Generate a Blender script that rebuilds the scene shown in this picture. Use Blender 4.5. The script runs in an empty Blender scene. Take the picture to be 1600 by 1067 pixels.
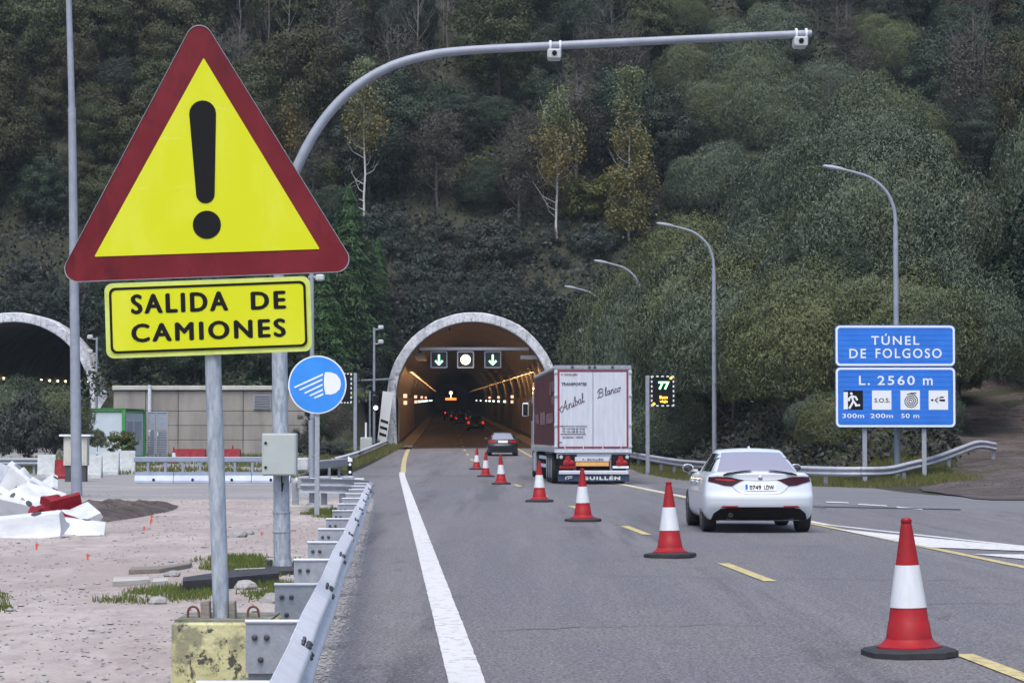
import bpy, bmesh, math, random
import numpy as np
from mathutils import Vector, Matrix, noise
from mathutils.bvhtree import BVHTree

random.seed(7)
rng = np.random.default_rng(7)
R = math.radians
scene = bpy.context.scene
C = scene.collection

# ------------------------------------------------------------------ camera, world, sun, exposure
CAM_H = 1.62
FPX = 3700.0
PITCH = math.atan(149.5 / FPX)
cam_data = bpy.data.cameras.new("camera")
cam = bpy.data.objects.new("camera", cam_data)
C.objects.link(cam)
cam.location = (0, 0, CAM_H)
cam.rotation_euler = (math.pi / 2 + PITCH, 0, 0)
cam_data.sensor_width = 36
cam_data.lens = 36 * FPX / 1600
cam_data.clip_start = 0.1
cam_data.clip_end = 3000
scene.camera = cam

SUN_EL, SUN_AZ = R(62), R(190)          # azimuth clockwise from +Y (north)
world = bpy.data.worlds.new("World")
scene.world = world
world.use_nodes = True
wn = world.node_tree.nodes
wl = world.node_tree.links
sky = wn.new("ShaderNodeTexSky")
sky.sky_type = 'NISHITA'
sky.sun_disc = False
sky.sun_elevation = SUN_EL
sky.sun_rotation = SUN_AZ
sky.air_density = 1.0
sky.dust_density = 3.0
sky.ozone_density = 1.5
wl.new(sky.outputs[0], wn["Background"].inputs[0])
wn["Background"].inputs[1].default_value = 0.105
sd = bpy.data.lights.new("sun", 'SUN')
sun = bpy.data.objects.new("sun", sd)
C.objects.link(sun)
sd.energy = 1.15
sd.angle = R(35)
sd.color = (1.0, 0.97, 0.95)
_d = Vector((math.sin(SUN_AZ) * math.cos(SUN_EL), math.cos(SUN_AZ) * math.cos(SUN_EL), math.sin(SUN_EL)))
sun.rotation_euler = _d.to_track_quat('Z', 'Y').to_euler()
scene.view_settings.view_transform = 'Standard'
scene.view_settings.look = 'None'
scene.view_settings.exposure = 1.18
scene.view_settings.gamma = 1.0
scene.view_settings.use_curve_mapping = False

# ------------------------------------------------------------------ picture <-> place
def ray(px, py):
    u = (px - 800) / FPX
    v = (533.5 - py) / FPX
    return u, math.cos(PITCH) - v * math.sin(PITCH), math.sin(PITCH) + v * math.cos(PITCH)

def P(px, py, D):
    u, y, z = ray(px, py)
    return Vector((u / y * D, D, CAM_H + z / y * D))

def grade(y):
    if y < 90: return 0.0
    if y < 120: return (y - 90) ** 2 * 0.016 / 60
    return 0.24 + 0.016 * (y - 120)

def G(px, py):
    """point where the sight line meets the yard / road level"""
    u, y, z = ray(px, py)
    lo, hi = 3.0, 400.0
    for _ in range(50):
        m = (lo + hi) / 2
        if CAM_H + z / y * m > grade(m): lo = m
        else: hi = m
    return Vector((u / y * lo, lo, grade(lo)))

def proj(p):
    y = p[1] * math.cos(PITCH) + (p[2] - CAM_H) * math.sin(PITCH)
    z = -p[1] * math.sin(PITCH) + (p[2] - CAM_H) * math.cos(PITCH)
    return 800 + FPX * p[0] / y, 533.5 - FPX * z / y

def interp(x, xs, ys):
    return float(np.interp(x, xs, ys))

def Lx(y):
    """x of the left edge line of the carriageway"""
    s0, s1 = -0.0515, -0.028
    x = 0.503
    if y <= 90: return x + s0 * y
    x += s0 * 90
    if y <= 165:
        t = y - 90
        return x + s0 * t + 0.5 * (s1 - s0) / 75 * t * t
    x += s0 * 75 + 0.5 * (s1 - s0) * 75
    return x + s1 * (y - 165)

def smooth(a, b, t):
    t = max(0.0, min(1.0, (t - a) / (b - a)))
    return t * t * (3 - 2 * t)

# ------------------------------------------------------------------ materials
def mat(name, col, rough=0.6, metal=0.0, var=0.0, scale=5.0, bump=0.0, bscale=None, col2=None, spec=0.5,
        emit=None, estr=0.0, detail=6.0, contrast=(0.35, 0.65), coat=0.0, objvar=0.0, stretch=None):
    m = bpy.data.materials.new(name)
    m.use_nodes = True
    nt = m.node_tree
    N, L = nt.nodes, nt.links
    b = N["Principled BSDF"]
    b.inputs["Base Color"].default_value = (*col, 1)
    b.inputs["Roughness"].default_value = rough
    b.inputs["Metallic"].default_value = metal
    b.inputs["Specular IOR Level"].default_value = spec
    b.inputs["Coat Weight"].default_value = coat
    if emit:
        b.inputs["Emission Color"].default_value = (*emit, 1)
        b.inputs["Emission Strength"].default_value = estr
    if var or col2 or bump:
        tc = N.new("ShaderNodeTexCoord")
        mp = N.new("ShaderNodeMapping")
        L.new(tc.outputs["Object"], mp.inputs[0])
        if stretch: mp.inputs["Scale"].default_value = stretch
        n = N.new("ShaderNodeTexNoise")
        n.inputs["Scale"].default_value = scale
        n.inputs["Detail"].default_value = detail
        n.inputs["Roughness"].default_value = 0.65
        L.new(mp.outputs[0], n.inputs["Vector"])
        cr = N.new("ShaderNodeValToRGB")
        cr.color_ramp.elements[0].position = contrast[0]
        cr.color_ramp.elements[1].position = contrast[1]
        if col2:
            ca, cb = col, col2
        else:
            ca = tuple(c * (1 - var) for c in col); cb = tuple(min(1, c * (1 + var)) for c in col)
        cr.color_ramp.elements[0].color = (*ca, 1)
        cr.color_ramp.elements[1].color = (*cb, 1)
        L.new(n.outputs["Fac"], cr.inputs[0])
        out = cr.outputs[0]
        if objvar:
            oi = N.new("ShaderNodeObjectInfo")
            mr = N.new("ShaderNodeMapRange")
            mr.inputs[3].default_value = 1 - objvar; mr.inputs[4].default_value = 1 + objvar
            L.new(oi.outputs["Random"], mr.inputs[0])
            mx = N.new("ShaderNodeVectorMath"); mx.operation = 'SCALE'
            L.new(out, mx.inputs[0]); L.new(mr.outputs[0], mx.inputs["Scale"])
            out = mx.outputs[0]
        L.new(out, b.inputs["Base Color"])
        if bump:
            n2 = N.new("ShaderNodeTexNoise")
            n2.inputs["Scale"].default_value = bscale or scale * 4
            n2.inputs["Detail"].default_value = 4
            L.new(mp.outputs[0], n2.inputs["Vector"])
            bp = N.new("ShaderNodeBump")
            bp.inputs["Strength"].default_value = min(1.0, bump)
            bp.inputs["Distance"].default_value = 0.02
            L.new(n2.outputs["Fac"], bp.inputs["Height"])
            L.new(bp.outputs[0], b.inputs["Normal"])
    return m

def layered(name, base, layers, rough=0.85, bump=0.6, bscale=60, bdist=0.01, fine=None):
    """base colour with several noise-masked colours; layers: (colour, scale, lo, hi, stretch)"""
    m = bpy.data.materials.new(name)
    m.use_nodes = True
    N, L = m.node_tree.nodes, m.node_tree.links
    b = N["Principled BSDF"]
    b.inputs["Roughness"].default_value = rough
    b.inputs["Specular IOR Level"].default_value = 0.3
    tc = N.new("ShaderNodeTexCoord")
    cur = None
    for i, (col, sc, lo, hi, st) in enumerate(layers):
        mp = N.new("ShaderNodeMapping")
        mp.inputs["Location"].default_value = (i * 13.7, i * 5.1, 0)
        mp.inputs["Scale"].default_value = st or (1, 1, 1)
        L.new(tc.outputs["Object"], mp.inputs[0])
        n = N.new("ShaderNodeTexNoise")
        n.inputs["Scale"].default_value = sc
        n.inputs["Detail"].default_value = 8
        n.inputs["Roughness"].default_value = 0.7
        L.new(mp.outputs[0], n.inputs["Vector"])
        mr = N.new("ShaderNodeMapRange")
        mr.inputs[1].default_value = lo; mr.inputs[2].default_value = hi
        L.new(n.outputs["Fac"], mr.inputs[0])
        mx = N.new("ShaderNodeMix"); mx.data_type = 'RGBA'
        L.new(mr.outputs[0], mx.inputs[0])
        if cur is None: mx.inputs[6].default_value = (*base, 1)
        else: L.new(cur, mx.inputs[6])
        mx.inputs[7].default_value = (*col, 1)
        cur = mx.outputs[2]
    L.new(cur, b.inputs["Base Color"])
    n2 = N.new("ShaderNodeTexNoise")
    n2.inputs["Scale"].default_value = bscale
    n2.inputs["Detail"].default_value = 5
    L.new(tc.outputs["Object"], n2.inputs["Vector"])
    bp = N.new("ShaderNodeBump")
    bp.inputs["Strength"].default_value = bump
    bp.inputs["Distance"].default_value = bdist
    L.new(n2.outputs["Fac"], bp.inputs["Height"])
    L.new(bp.outputs[0], b.inputs["Normal"])
    return m

def leafmat(name, a, b_, c, rough=0.6):
    """a..b per leaf, c mixed in per plant"""
    m = bpy.data.materials.new(name)
    m.use_nodes = True
    N, L = m.node_tree.nodes, m.node_tree.links
    b = N["Principled BSDF"]
    b.inputs["Roughness"].default_value = rough
    b.inputs["Specular IOR Level"].default_value = 0.25
    g = N.new("ShaderNodeNewGeometry")
    mx = N.new("ShaderNodeMix"); mx.data_type = 'RGBA'
    L.new(g.outputs["Random Per Island"], mx.inputs[0])
    mx.inputs[6].default_value = (*a, 1); mx.inputs[7].default_value = (*b_, 1)
    oi = N.new("ShaderNodeObjectInfo")
    tc = N.new("ShaderNodeTexCoord")
    n = N.new("ShaderNodeTexNoise"); n.inputs["Scale"].default_value = 0.55; n.inputs["Detail"].default_value = 2
    vm = N.new("ShaderNodeVectorMath"); vm.operation = 'ADD'
    cm = N.new("ShaderNodeCombineXYZ")
    L.new(oi.outputs["Random"], cm.inputs[0])
    sc = N.new("ShaderNodeVectorMath"); sc.operation = 'SCALE'; sc.inputs["Scale"].default_value = 57
    L.new(cm.outputs[0], sc.inputs[0])
    L.new(tc.outputs["Object"], vm.inputs[0]); L.new(sc.outputs[0], vm.inputs[1])
    L.new(vm.outputs[0], n.inputs["Vector"])
    ad = N.new("ShaderNodeMath"); ad.operation = 'MULTIPLY_ADD'; ad.inputs[1].default_value = 0.9; ad.inputs[2].default_value = -0.45
    L.new(oi.outputs["Random"], ad.inputs[0])
    ad2 = N.new("ShaderNodeMath"); ad2.operation = 'ADD'
    L.new(n.outputs["Fac"], ad2.inputs[0]); L.new(ad.outputs[0], ad2.inputs[1])
    mr = N.new("ShaderNodeMapRange"); mr.inputs[1].default_value = 0.3; mr.inputs[2].default_value = 0.8
    L.new(ad2.outputs[0], mr.inputs[0])
    m2 = N.new("ShaderNodeMix"); m2.data_type = 'RGBA'
    L.new(mr.outputs[0], m2.inputs[0])
    L.new(mx.outputs[2], m2.inputs[6]); m2.inputs[7].default_value = (*c, 1)
    L.new(m2.outputs[2], b.inputs["Base Color"])
    return m

M = {}
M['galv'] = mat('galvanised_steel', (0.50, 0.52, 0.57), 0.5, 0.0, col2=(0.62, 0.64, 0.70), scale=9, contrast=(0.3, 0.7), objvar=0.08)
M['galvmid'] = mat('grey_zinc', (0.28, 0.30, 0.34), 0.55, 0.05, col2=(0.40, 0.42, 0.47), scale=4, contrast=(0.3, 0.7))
M['galvdull'] = mat('dull_galvanised_steel', (0.21, 0.235, 0.27), 0.6, 0.05, col2=(0.30, 0.325, 0.365), scale=14, contrast=(0.3, 0.7), bump=0.15, objvar=0.1)
M['mottled'] = mat('weathered_zinc', (0.20, 0.24, 0.29), 0.65, 0.1, col2=(0.38, 0.42, 0.47), scale=7, contrast=(0.35, 0.62), stretch=(4, 4, 1))
M['pole'] = mat('painted_grey_pole', (0.25, 0.275, 0.33), 0.55, 0.1, var=0.12, scale=3)
M['dark'] = mat('dark_bolt_steel', (0.06, 0.06, 0.07), 0.6, 0.3)
M['yellow'] = layered('reflective_yellow_sheet', (0.57, 0.60, 0.004), [((0.62, 0.65, 0.05), 1.6, 0.5, 0.7, (1, 1, .5)), ((0.66, 0.68, 0.16), 5, 0.655, 0.70, (.25, 1, 2.5)), ((0.36, 0.37, 0.02), 40, 0.70, 0.74, None)], 0.5, 0.05, 20, 0.001)
M['signred'] = layered('faded_sign_red', (0.125, 0.004, 0.010), [((0.165, 0.010, 0.018), 2.5, 0.45, 0.65, None), ((0.085, 0.003, 0.008), 6, 0.52, 0.66, (1, 1, .4)), ((0.34, 0.24, 0.25), 30, 0.735, 0.75, None)], 0.4, 0.1, 30, 0.002)
M['black'] = mat('sign_black', (0.008, 0.008, 0.009), 0.5, spec=0.15)
M['palelime'] = mat('pale_sign_edge', (0.50, 0.58, 0.14), 0.45, var=0.12, scale=6)
M['blue'] = mat('sign_blue', (0.030, 0.17, 0.62), 0.45, var=0.08, scale=1.5, spec=0.2)
M['bluelight'] = mat('bright_sign_blue', (0.040, 0.24, 0.70), 0.4, var=0.12, scale=1.2, spec=0.2)
M['white'] = mat('sign_white', (0.70, 0.73, 0.76), 0.5)
M['rubble'] = mat('dark_rubble', (0.07, 0.062, 0.06), 0.95, col2=(0.15, 0.135, 0.13), scale=3, bump=.4)
M['whitepaint'] = mat('white_road_paint', (0.28, 0.28, 0.29), 0.75, col2=(0.56, 0.56, 0.56), scale=10, contrast=(0.33, 0.47), bump=0.3, bscale=60)
M['yellowpaint'] = mat('yellow_road_paint', (0.27, 0.23, 0.14), 0.75, col2=(0.50, 0.42, 0.19), scale=12, contrast=(0.38, 0.52), bump=0.3, bscale=60)
M['asphalt'] = layered('asphalt', (0.145, 0.141, 0.158), [
    ((0.195, 0.185, 0.198), 0.55, 0.46, 0.58, (1.0, 0.035, 1)),
    ((0.098, 0.095, 0.105), 0.9, 0.53, 0.62, (1.0, 0.03, 1)),
    ((0.165, 0.158, 0.165), 0.5, 0.52, 0.60, (0.6, 0.25, 1)),
    ((0.095, 0.092, 0.10), 1.3, 0.60, 0.70, (1, .3, 1)),
    ((0.060, 0.060, 0.064), 30, 0.50, 0.57, None),
    ((0.30, 0.295, 0.30), 42, 0.55, 0.61, None)], 0.8, 1.0, 70, 0.012)
M['asphaltdark'] = layered('dark_asphalt_patch', (0.12, 0.117, 0.127), [
    ((0.12, 0.12, 0.13), 0.6, 0.45, 0.65, (1, 0.2, 1)), ((0.17, 0.17, 0.18), 30, 0.58, 0.75, None)], 0.85, 0.8, 80, 0.008)
M['asphaltold'] = layered('old_rough_asphalt', (0.15, 0.152, 0.165), [
    ((0.17, 0.175, 0.185), 0.3, 0.42, 0.62, (0.4, 1.3, 1)), ((0.085, 0.08, 0.08), 0.5, 0.55, 0.7, (0.3, 1.5, 1)),
    ((0.26, 0.26, 0.27), 11, 0.60, 0.74, None), ((0.07, 0.07, 0.075), 17, 0.58, 0.72, None)], 0.9, 1.0, 30, 0.02)
M['yard'] = layered('pink_gravel', (0.315, 0.27, 0.25), [
    ((0.41, 0.365, 0.34), 0.35, 0.44, 0.60, (1, .5, 1)), ((0.25, 0.195, 0.18), 1.6, 0.54, 0.68, (1, .35, 1)), ((0.30, 0.265, 0.255), 5, 0.5, 0.62, (1, .3, 1)), ((0.20, 0.17, 0.16), 0.45, 0.58, 0.68, (1, .22, 1)),
    ((0.17, 0.15, 0.15), 9, 0.60, 0.73, None), ((0.52, 0.50, 0.49), 14, 0.60, 0.74, None)], 0.95, 1.0, 22, 0.03)
M['yardgrey'] = layered('grey_compacted_gravel', (0.23, 0.225, 0.225), [
    ((0.31, 0.295, 0.29), 0.4, 0.42, 0.66, (0.5, 1, 1)), ((0.15, 0.145, 0.145), 1.2, 0.55, 0.74, (0.3, 1.2, 1)),
    ((0.42, 0.41, 0.40), 14, 0.62, 0.74, None)], 0.95, 1.0, 22, 0.03)
M['soil'] = layered('grassy_soil', (0.030, 0.034, 0.022), [
    ((0.045, 0.050, 0.025), 0.5, 0.4, 0.6, None), ((0.045, 0.038, 0.032), 0.8, 0.52, 0.68, None),
    ((0.065, 0.07, 0.04), 7, 0.55, 0.75, None)], 0.95, 1.0, 9, 0.1)
M['dirt'] = layered('brown_dirt', (0.075, 0.060, 0.057), [
    ((0.115, 0.092, 0.088), 0.5, 0.46, 0.60, None), ((0.038, 0.032, 0.026), 2.2, 0.50, 0.60, (0.5, 1, 1)), ((0.05, 0.058, 0.022), 0.9, 0.56, 0.64, None),
    ((0.19, 0.17, 0.165), 7, 0.58, 0.66, None)], 0.95, 1.0, 8, 0.08)
M['concrete'] = mat('pale_concrete', (0.33, 0.32, 0.29), 0.85, col2=(0.43, 0.42, 0.38), scale=1.2, bump=0.3, bscale=20, objvar=0.08)
M['wallcon'] = mat('beige_wall_concrete', (0.185, 0.172, 0.155), 0.85, col2=(0.27, 0.255, 0.23), scale=0.8, bump=0.3, bscale=12, objvar=0.05, stretch=(1.5, 1, 0.4))
M['portal'] = layered('stained_white_concrete', (0.60, 0.62, 0.67), [
    ((0.36, 0.38, 0.42), 1.2, 0.45, 0.6, (1, 1, 1)), ((0.12, 0.13, 0.14), 2.2, 0.56, 0.64, (2.5, 1, .7)), ((0.10, 0.11, 0.11), 6, 0.58, 0.66, (1.5, 1, 1)),
    ((0.72, 0.74, 0.78), 2, 0.55, 0.7, None)], 0.85, 0.6, 8, 0.03)
M['lining'] = mat('sooty_tunnel_lining', (0.075, 0.065, 0.058), 0.85, col2=(0.15, 0.13, 0.115), scale=0.7, bump=0.2, bscale=4)
M['panel'] = mat('tunnel_wall_panel', (0.22, 0.165, 0.12), 0.55, var=0.4, scale=1.0, objvar=0.12)
M['red'] = layered('cone_red', (0.30, 0.008, 0.012), [((0.23, 0.008, 0.012), 4, 0.45, 0.6, None), ((0.12, 0.03, 0.03), 14, 0.60, 0.70, (1, 1, .5)), ((0.42, 0.06, 0.06), 9, 0.62, 0.72, (1, 1, .3))], 0.5, 0.15, 30, 0.003)
M['conewhite'] = mat('reflective_cone_sleeve', (0.50, 0.53, 0.56), 0.4, col2=(0.60, 0.62, 0.65), scale=9, metal=0.1, stretch=(1, 1, .3), contrast=(.3, .5))
M['rubber'] = mat('black_rubber', (0.022, 0.022, 0.026), 0.75, var=0.25, scale=7)
M['redplastic'] = mat('red_plastic', (0.20, 0.008, 0.016), 0.55, var=0.25, scale=3, spec=0.25)
M['whiteplastic'] = mat('white_plastic', (0.42, 0.45, 0.48), 0.5, col2=(0.56, 0.58, 0.61), scale=2.5, contrast=(0.3, 0.6))
M['oldwhite'] = mat('grubby_white_plastic', (0.33, 0.36, 0.36), 0.6, col2=(0.48, 0.51, 0.52), scale=2.5, stretch=(1, 1, 2.5))
M['paintwhite'] = mat('white_car_paint', (0.58, 0.62, 0.67), 0.28, coat=0.5)
M['paintblack'] = mat('black_car_paint', (0.010, 0.014, 0.020), 0.25, coat=0.6)
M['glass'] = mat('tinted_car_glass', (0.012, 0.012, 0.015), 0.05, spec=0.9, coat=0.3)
M['glasslight'] = mat('rear_glass_painted_sky', (0.36, 0.35, 0.41), 0.12, spec=1.0, metal=0.3)  # pale sky reflection painted into the base colour of the glass
M['lampred'] = mat('tail_lamp_red', (0.035, 0.002, 0.008), 0.25, spec=0.3)
M['redlens'] = mat('red_reflector', (0.28, 0.01, 0.015), 0.35, spec=0.3)
M['redlit'] = mat('lit_tail_lamp', (0.3, 0.01, 0.01), 0.3, emit=(1, 0.04, 0.02), estr=.5)
M['amberlit'] = mat('lit_amber_lamp', (0.8, 0.4, 0.05), 0.3, emit=(1, 0.42, 0.06), estr=3)
M['chrome'] = mat('bright_metal', (0.6, 0.6, 0.62), 0.2, 1.0)
M['rim'] = mat('dark_alloy', (0.10, 0.10, 0.11), 0.35, 0.8)
M['maroon'] = mat('maroon_curtain', (0.055, 0.005, 0.010), 0.55, col2=(0.085, 0.012, 0.020), scale=1.6, stretch=(1, 0.5, 2))
M['truckwhite'] = mat('white_truck_door', (0.44, 0.47, 0.54), 0.45, col2=(0.53, 0.55, 0.61), scale=1.5, stretch=(5, 1, 0.6))
M['linered'] = mat('red_door_stripe', (0.22, 0.01, 0.03), 0.45)
M['navy'] = mat('navy_flap', (0.022, 0.04, 0.085), 0.5, var=0.2)
M['ink'] = mat('dark_print', (0.05, 0.03, 0.05), 0.5)
M['orange'] = mat('orange_reflective_plate', (0.62, 0.36, 0.10), 0.4, var=0.15, scale=5)
M['cabinet'] = mat('pale_green_cabinet', (0.36, 0.40, 0.39), 0.5, var=0.05, scale=4)
M['cream'] = mat('cream_cabinet', (0.46, 0.45, 0.40), 0.55, var=0.08, scale=3)
M['greenframe'] = mat('green_painted_frame', (0.045, 0.22, 0.06), 0.5, var=0.15)
M['hutwhite'] = mat('white_hut_panel', (0.42, 0.49, 0.53), 0.5, var=0.06, scale=1)
M['gategrey'] = mat('grey_sheet_gate', (0.26, 0.30, 0.36), 0.5, 0.2, var=0.1)
M['barrierblue'] = mat('blue_grey_steel_barrier', (0.25, 0.29, 0.38), 0.5, 0.25, var=0.12, scale=1.5)
M['yelcon'] = layered('flaking_yellow_paint', (0.40, 0.385, 0.20), [
    ((0.50, 0.48, 0.27), 4, 0.42, 0.6, None), ((0.24, 0.235, 0.15), 5, 0.50, 0.58, None), ((0.07, 0.07, 0.055), 12, 0.56, 0.60, None),
    ((0.04, 0.042, 0.038), 5, 0.56, 0.62, (1.6, 1.6, 1))], 0.9, 0.8, 30, 0.01)
M['mossy'] = layered('mossy_concrete_top', (0.20, 0.20, 0.17), [((0.09, 0.10, 0.07), 9, 0.45, 0.6, None)], 0.95, 0.8, 30, 0.01)
M['rust'] = mat('rusty_rebar', (0.13, 0.05, 0.035), 0.8, var=0.4, scale=20)
M['wood'] = mat('weathered_wood', (0.14, 0.12, 0.10), 0.85, col2=(0.25, 0.23, 0.20), scale=6, stretch=(1, 8, 8), bump=0.3)
M['tar'] = mat('dark_slab', (0.035, 0.035, 0.04), 0.8, var=0.3, scale=8, bump=0.4)
M['stone'] = mat('grey_rock', (0.24, 0.235, 0.235), 0.9, col2=(0.38, 0.37, 0.36), scale=5, bump=0.5, objvar=0.2)
M['stake'] = mat('orange_red_stake', (0.62, 0.09, 0.05), 0.6)
M['bark'] = mat('grey_brown_bark', (0.07, 0.06, 0.055), 0.9, var=0.35, scale=4, bump=0.4)
M['palebark'] = mat('pale_twig_bark', (0.12, 0.11, 0.11), 0.9, var=0.3, scale=3, objvar=0.25)
M['birchbark'] = mat('white_birch_bark', (0.28, 0.27, 0.26), 0.8, col2=(0.48, 0.47, 0.46), scale=4, contrast=(0.35, 0.5), stretch=(1, 1, 3))
M['leafolive'] = leafmat('olive_leaves', (0.020, 0.030, 0.013), (0.062, 0.074, 0.024), (0.044, 0.044, 0.018))
M['leafdark'] = leafmat('dark_green_leaves', (0.014, 0.028, 0.016), (0.042, 0.066, 0.036), (0.030, 0.040, 0.026))
M['leafwillow'] = leafmat('grey_green_willow_leaves', (0.044, 0.066, 0.046), (0.125, 0.155, 0.106), (0.102, 0.120, 0.050))
M['leafyellow'] = leafmat('yellow_green_leaves', (0.045, 0.068, 0.012), (0.10, 0.125, 0.022), (0.07, 0.08, 0.02))
M['leafbirch'] = leafmat('autumn_birch_leaves', (0.090, 0.098, 0.036), (0.185, 0.180, 0.065), (0.17, 0.130, 0.040))
M['leafbirchtop'] = leafmat('green_birch_leaves', (0.09, 0.12, 0.06), (0.16, 0.19, 0.09), (0.13, 0.14, 0.06))
M['leafbrown'] = leafmat('brown_dry_leaves', (0.038, 0.036, 0.028), (0.075, 0.068, 0.050), (0.050, 0.052, 0.038))
M['leafconifer'] = leafmat('conifer_needles', (0.022, 0.058, 0.018), (0.050, 0.105, 0.030), (0.035, 0.06, 0.026))
M['leafbramble'] = leafmat('bramble_leaves', (0.014, 0.023, 0.019), (0.042, 0.056, 0.046), (0.032, 0.036, 0.030))
M['grass'] = leafmat('grass_blades', (0.055, 0.085, 0.018), (0.12, 0.155, 0.030), (0.11, 0.10, 0.035))
def lit(name, c, s):
    return mat(name, c, 0.5, emit=c, estr=s)
M['greenled'] = lit('green_led', (0.25, 1.0, 0.45), 2.2)
M['amberled'] = lit('amber_led', (1.0, 0.42, 0.05), 1.6)
M['warmled'] = lit('warm_white_lamp', (1.0, 0.80, 0.50), 1.8)
M['whiteled'] = lit('white_lamp', (0.85, 1.0, 0.92), 1.0)
M['sodium'] = lit('sodium_lamp', (1.0, 0.48, 0.16), 3.0)
M['peach'] = lit('peach_lit_panel', (1.0, 0.55, 0.36), 0.7)

# ------------------------------------------------------------------ mesh building
BASE = {}
class MB:
    def __init__(s):
        s.v = []; s.f = []; s.mi = []; s.cur = 0
    def add(s, verts, faces):
        o = len(s.v)
        s.v.extend([tuple(v) for v in verts])
        s.f.extend([tuple(i + o for i in f) for f in faces])
        s.mi.extend([s.cur] * len(faces))
        return s
    def box(s, c, d, rot=None, ch=0.0):
        cx, cy, cz = c; hx, hy, hz = d[0] / 2, d[1] / 2, d[2] / 2
        if ch > 0:
            ch = min(ch, hx * .9, hy * .9, hz * .9)
            vs = []; idx = {}
            for sx in (-1, 1):
                for sy in (-1, 1):
                    for sz in (-1, 1):
                        for a in range(3):
                            h = [hx, hy, hz]
                            p = [sx * (hx - ch), sy * (hy - ch), sz * (hz - ch)]
                            p[a] = (sx, sy, sz)[a] * h[a]
                            idx[(sx, sy, sz, a)] = len(vs); vs.append(p)
            fs = []
            S = (-1, 1)
            for a in range(3):
                b_, c_ = [(1, 2), (2, 0), (0, 1)][a]
                for sa in S:
                    q = []
                    for sb, sc in ((-1, -1), (1, -1), (1, 1), (-1, 1)):
                        k = [0, 0, 0]; k[a] = sa; k[b_] = sb; k[c_] = sc
                        q.append(idx[(*k, a)])
                    fs.append(q if sa > 0 else q[::-1])
            for a in range(3):            # edge chamfers along axis a
                b_, c_ = [(1, 2), (2, 0), (0, 1)][a]
                for sb in S:
                    for sc in S:
                        k0 = [0, 0, 0]; k0[b_] = sb; k0[c_] = sc; k0[a] = -1
                        k1 = list(k0); k1[a] = 1
                        q = [idx[(*k0, b_)], idx[(*k1, b_)], idx[(*k1, c_)], idx[(*k0, c_)]]
                        fs.append(q if sb * sc < 0 else q[::-1])
            for sx in S:
                for sy in S:
                    for sz in S:
                        q = [idx[(sx, sy, sz, 0)], idx[(sx, sy, sz, 1)], idx[(sx, sy, sz, 2)]]
                        fs.append(q if sx * sy * sz > 0 else q[::-1])
        else:
            vs = [(x, y, z) for x in (-hx, hx) for y in (-hy, hy) for z in (-hz, hz)]
            fs = [(0, 1, 3, 2), (4, 6, 7, 5), (0, 4, 5, 1), (2, 3, 7, 6), (0, 2, 6, 4), (1, 5, 7, 3)]
        if rot is not None:
            vs = [rot @ Vector(v) for v in vs]
        return s.add([(v[0] + cx, v[1] + cy, v[2] + cz) for v in vs], fs)
    def tube(s, path, rad, n=12, caps=True):
        pts = [Vector(p) for p in path]
        if not hasattr(rad, '__len__'): rad = [rad] * len(pts)
        up = Vector((0, 0, 1)); vs = []; fs = []
        t0 = (pts[1] - pts[0]).normalized()
        if abs(t0.z) > 0.9: up = Vector((0, 1, 0))
        a = t0.cross(up).normalized()
        for i, p in enumerate(pts):
            t = (pts[min(i + 1, len(pts) - 1)] - pts[max(i - 1, 0)]).normalized()
            a = (a - t * a.dot(t)).normalized()
            b = t.cross(a)
            for k in range(n):
                an = 2 * math.pi * k / n
                vs.append(p + a * (math.cos(an) * rad[i]) + b * (math.sin(an) * rad[i]))
        for i in range(len(pts) - 1):
            for k in range(n):
                k2 = (k + 1) % n
                fs.append((i * n + k, i * n + k2, (i + 1) * n + k2, (i + 1) * n + k))
        if caps:
            fs.append(tuple(range(n))[::-1]); fs.append(tuple((len(pts) - 1) * n + k for k in range(n)))
        return s.add(vs, fs)
    def lathe(s, prof, n=24, c=(0, 0, 0), axis='z'):
        vs = []; fs = []
        for r, h in prof:
            for k in range(n):
                a = 2 * math.pi * k / n
                p = (r * math.cos(a), r * math.sin(a), h)
                if axis == 'x': p = (h, p[0], p[1])
                if axis == 'y': p = (p[0], -h, p[1])
                vs.append((p[0] + c[0], p[1] + c[1], p[2] + c[2]))
        for i in range(len(prof) - 1):
            for k in range(n):
                k2 = (k + 1) % n
                fs.append((i * n + k, i * n + k2, (i + 1) * n + k2, (i + 1) * n + k))
        fs.append(tuple(range(n))[::-1]); fs.append(tuple((len(prof) - 1) * n + k for k in range(n)))
        return s.add(vs, fs)
    def prism(s, poly, y0, y1, plane='xz'):
        """polygon in the plane, extruded along the third axis from y0 to y1"""
        n = len(poly)
        def p(a, b, t):
            return (a, t, b) if plane == 'xz' else ((a, b, t) if plane == 'xy' else (t, a, b))
        vs = [p(a, b, y0) for a, b in poly] + [p(a, b, y1) for a, b in poly]
        fs = [tuple(range(n)), tuple(range(2 * n - 1, n - 1, -1))]
        fs += [(i, i + n, (i + 1) % n + n, (i + 1) % n) for i in range(n)]
        return s.add(vs, fs)
    def ring(s, outer, inner, y0, y1):
        """frame between two same-length polygons (xz), extruded along y"""
        n = len(outer)
        vs = [(a, y0, b) for a, b in outer] + [(a, y0, b) for a, b in inner] + \
             [(a, y1, b) for a, b in outer] + [(a, y1, b) for a, b in inner]
        fs = []
        for i in range(n):
            j = (i + 1) % n
            fs += [(i, j, n + j, n + i), (2 * n + i, 3 * n + i, 3 * n + j, 2 * n + j),
                   (i, 2 * n + i, 2 * n + j, j), (n + i, n + j, 3 * n + j, 3 * n + i)]
        return s.add(vs, fs)
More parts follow.
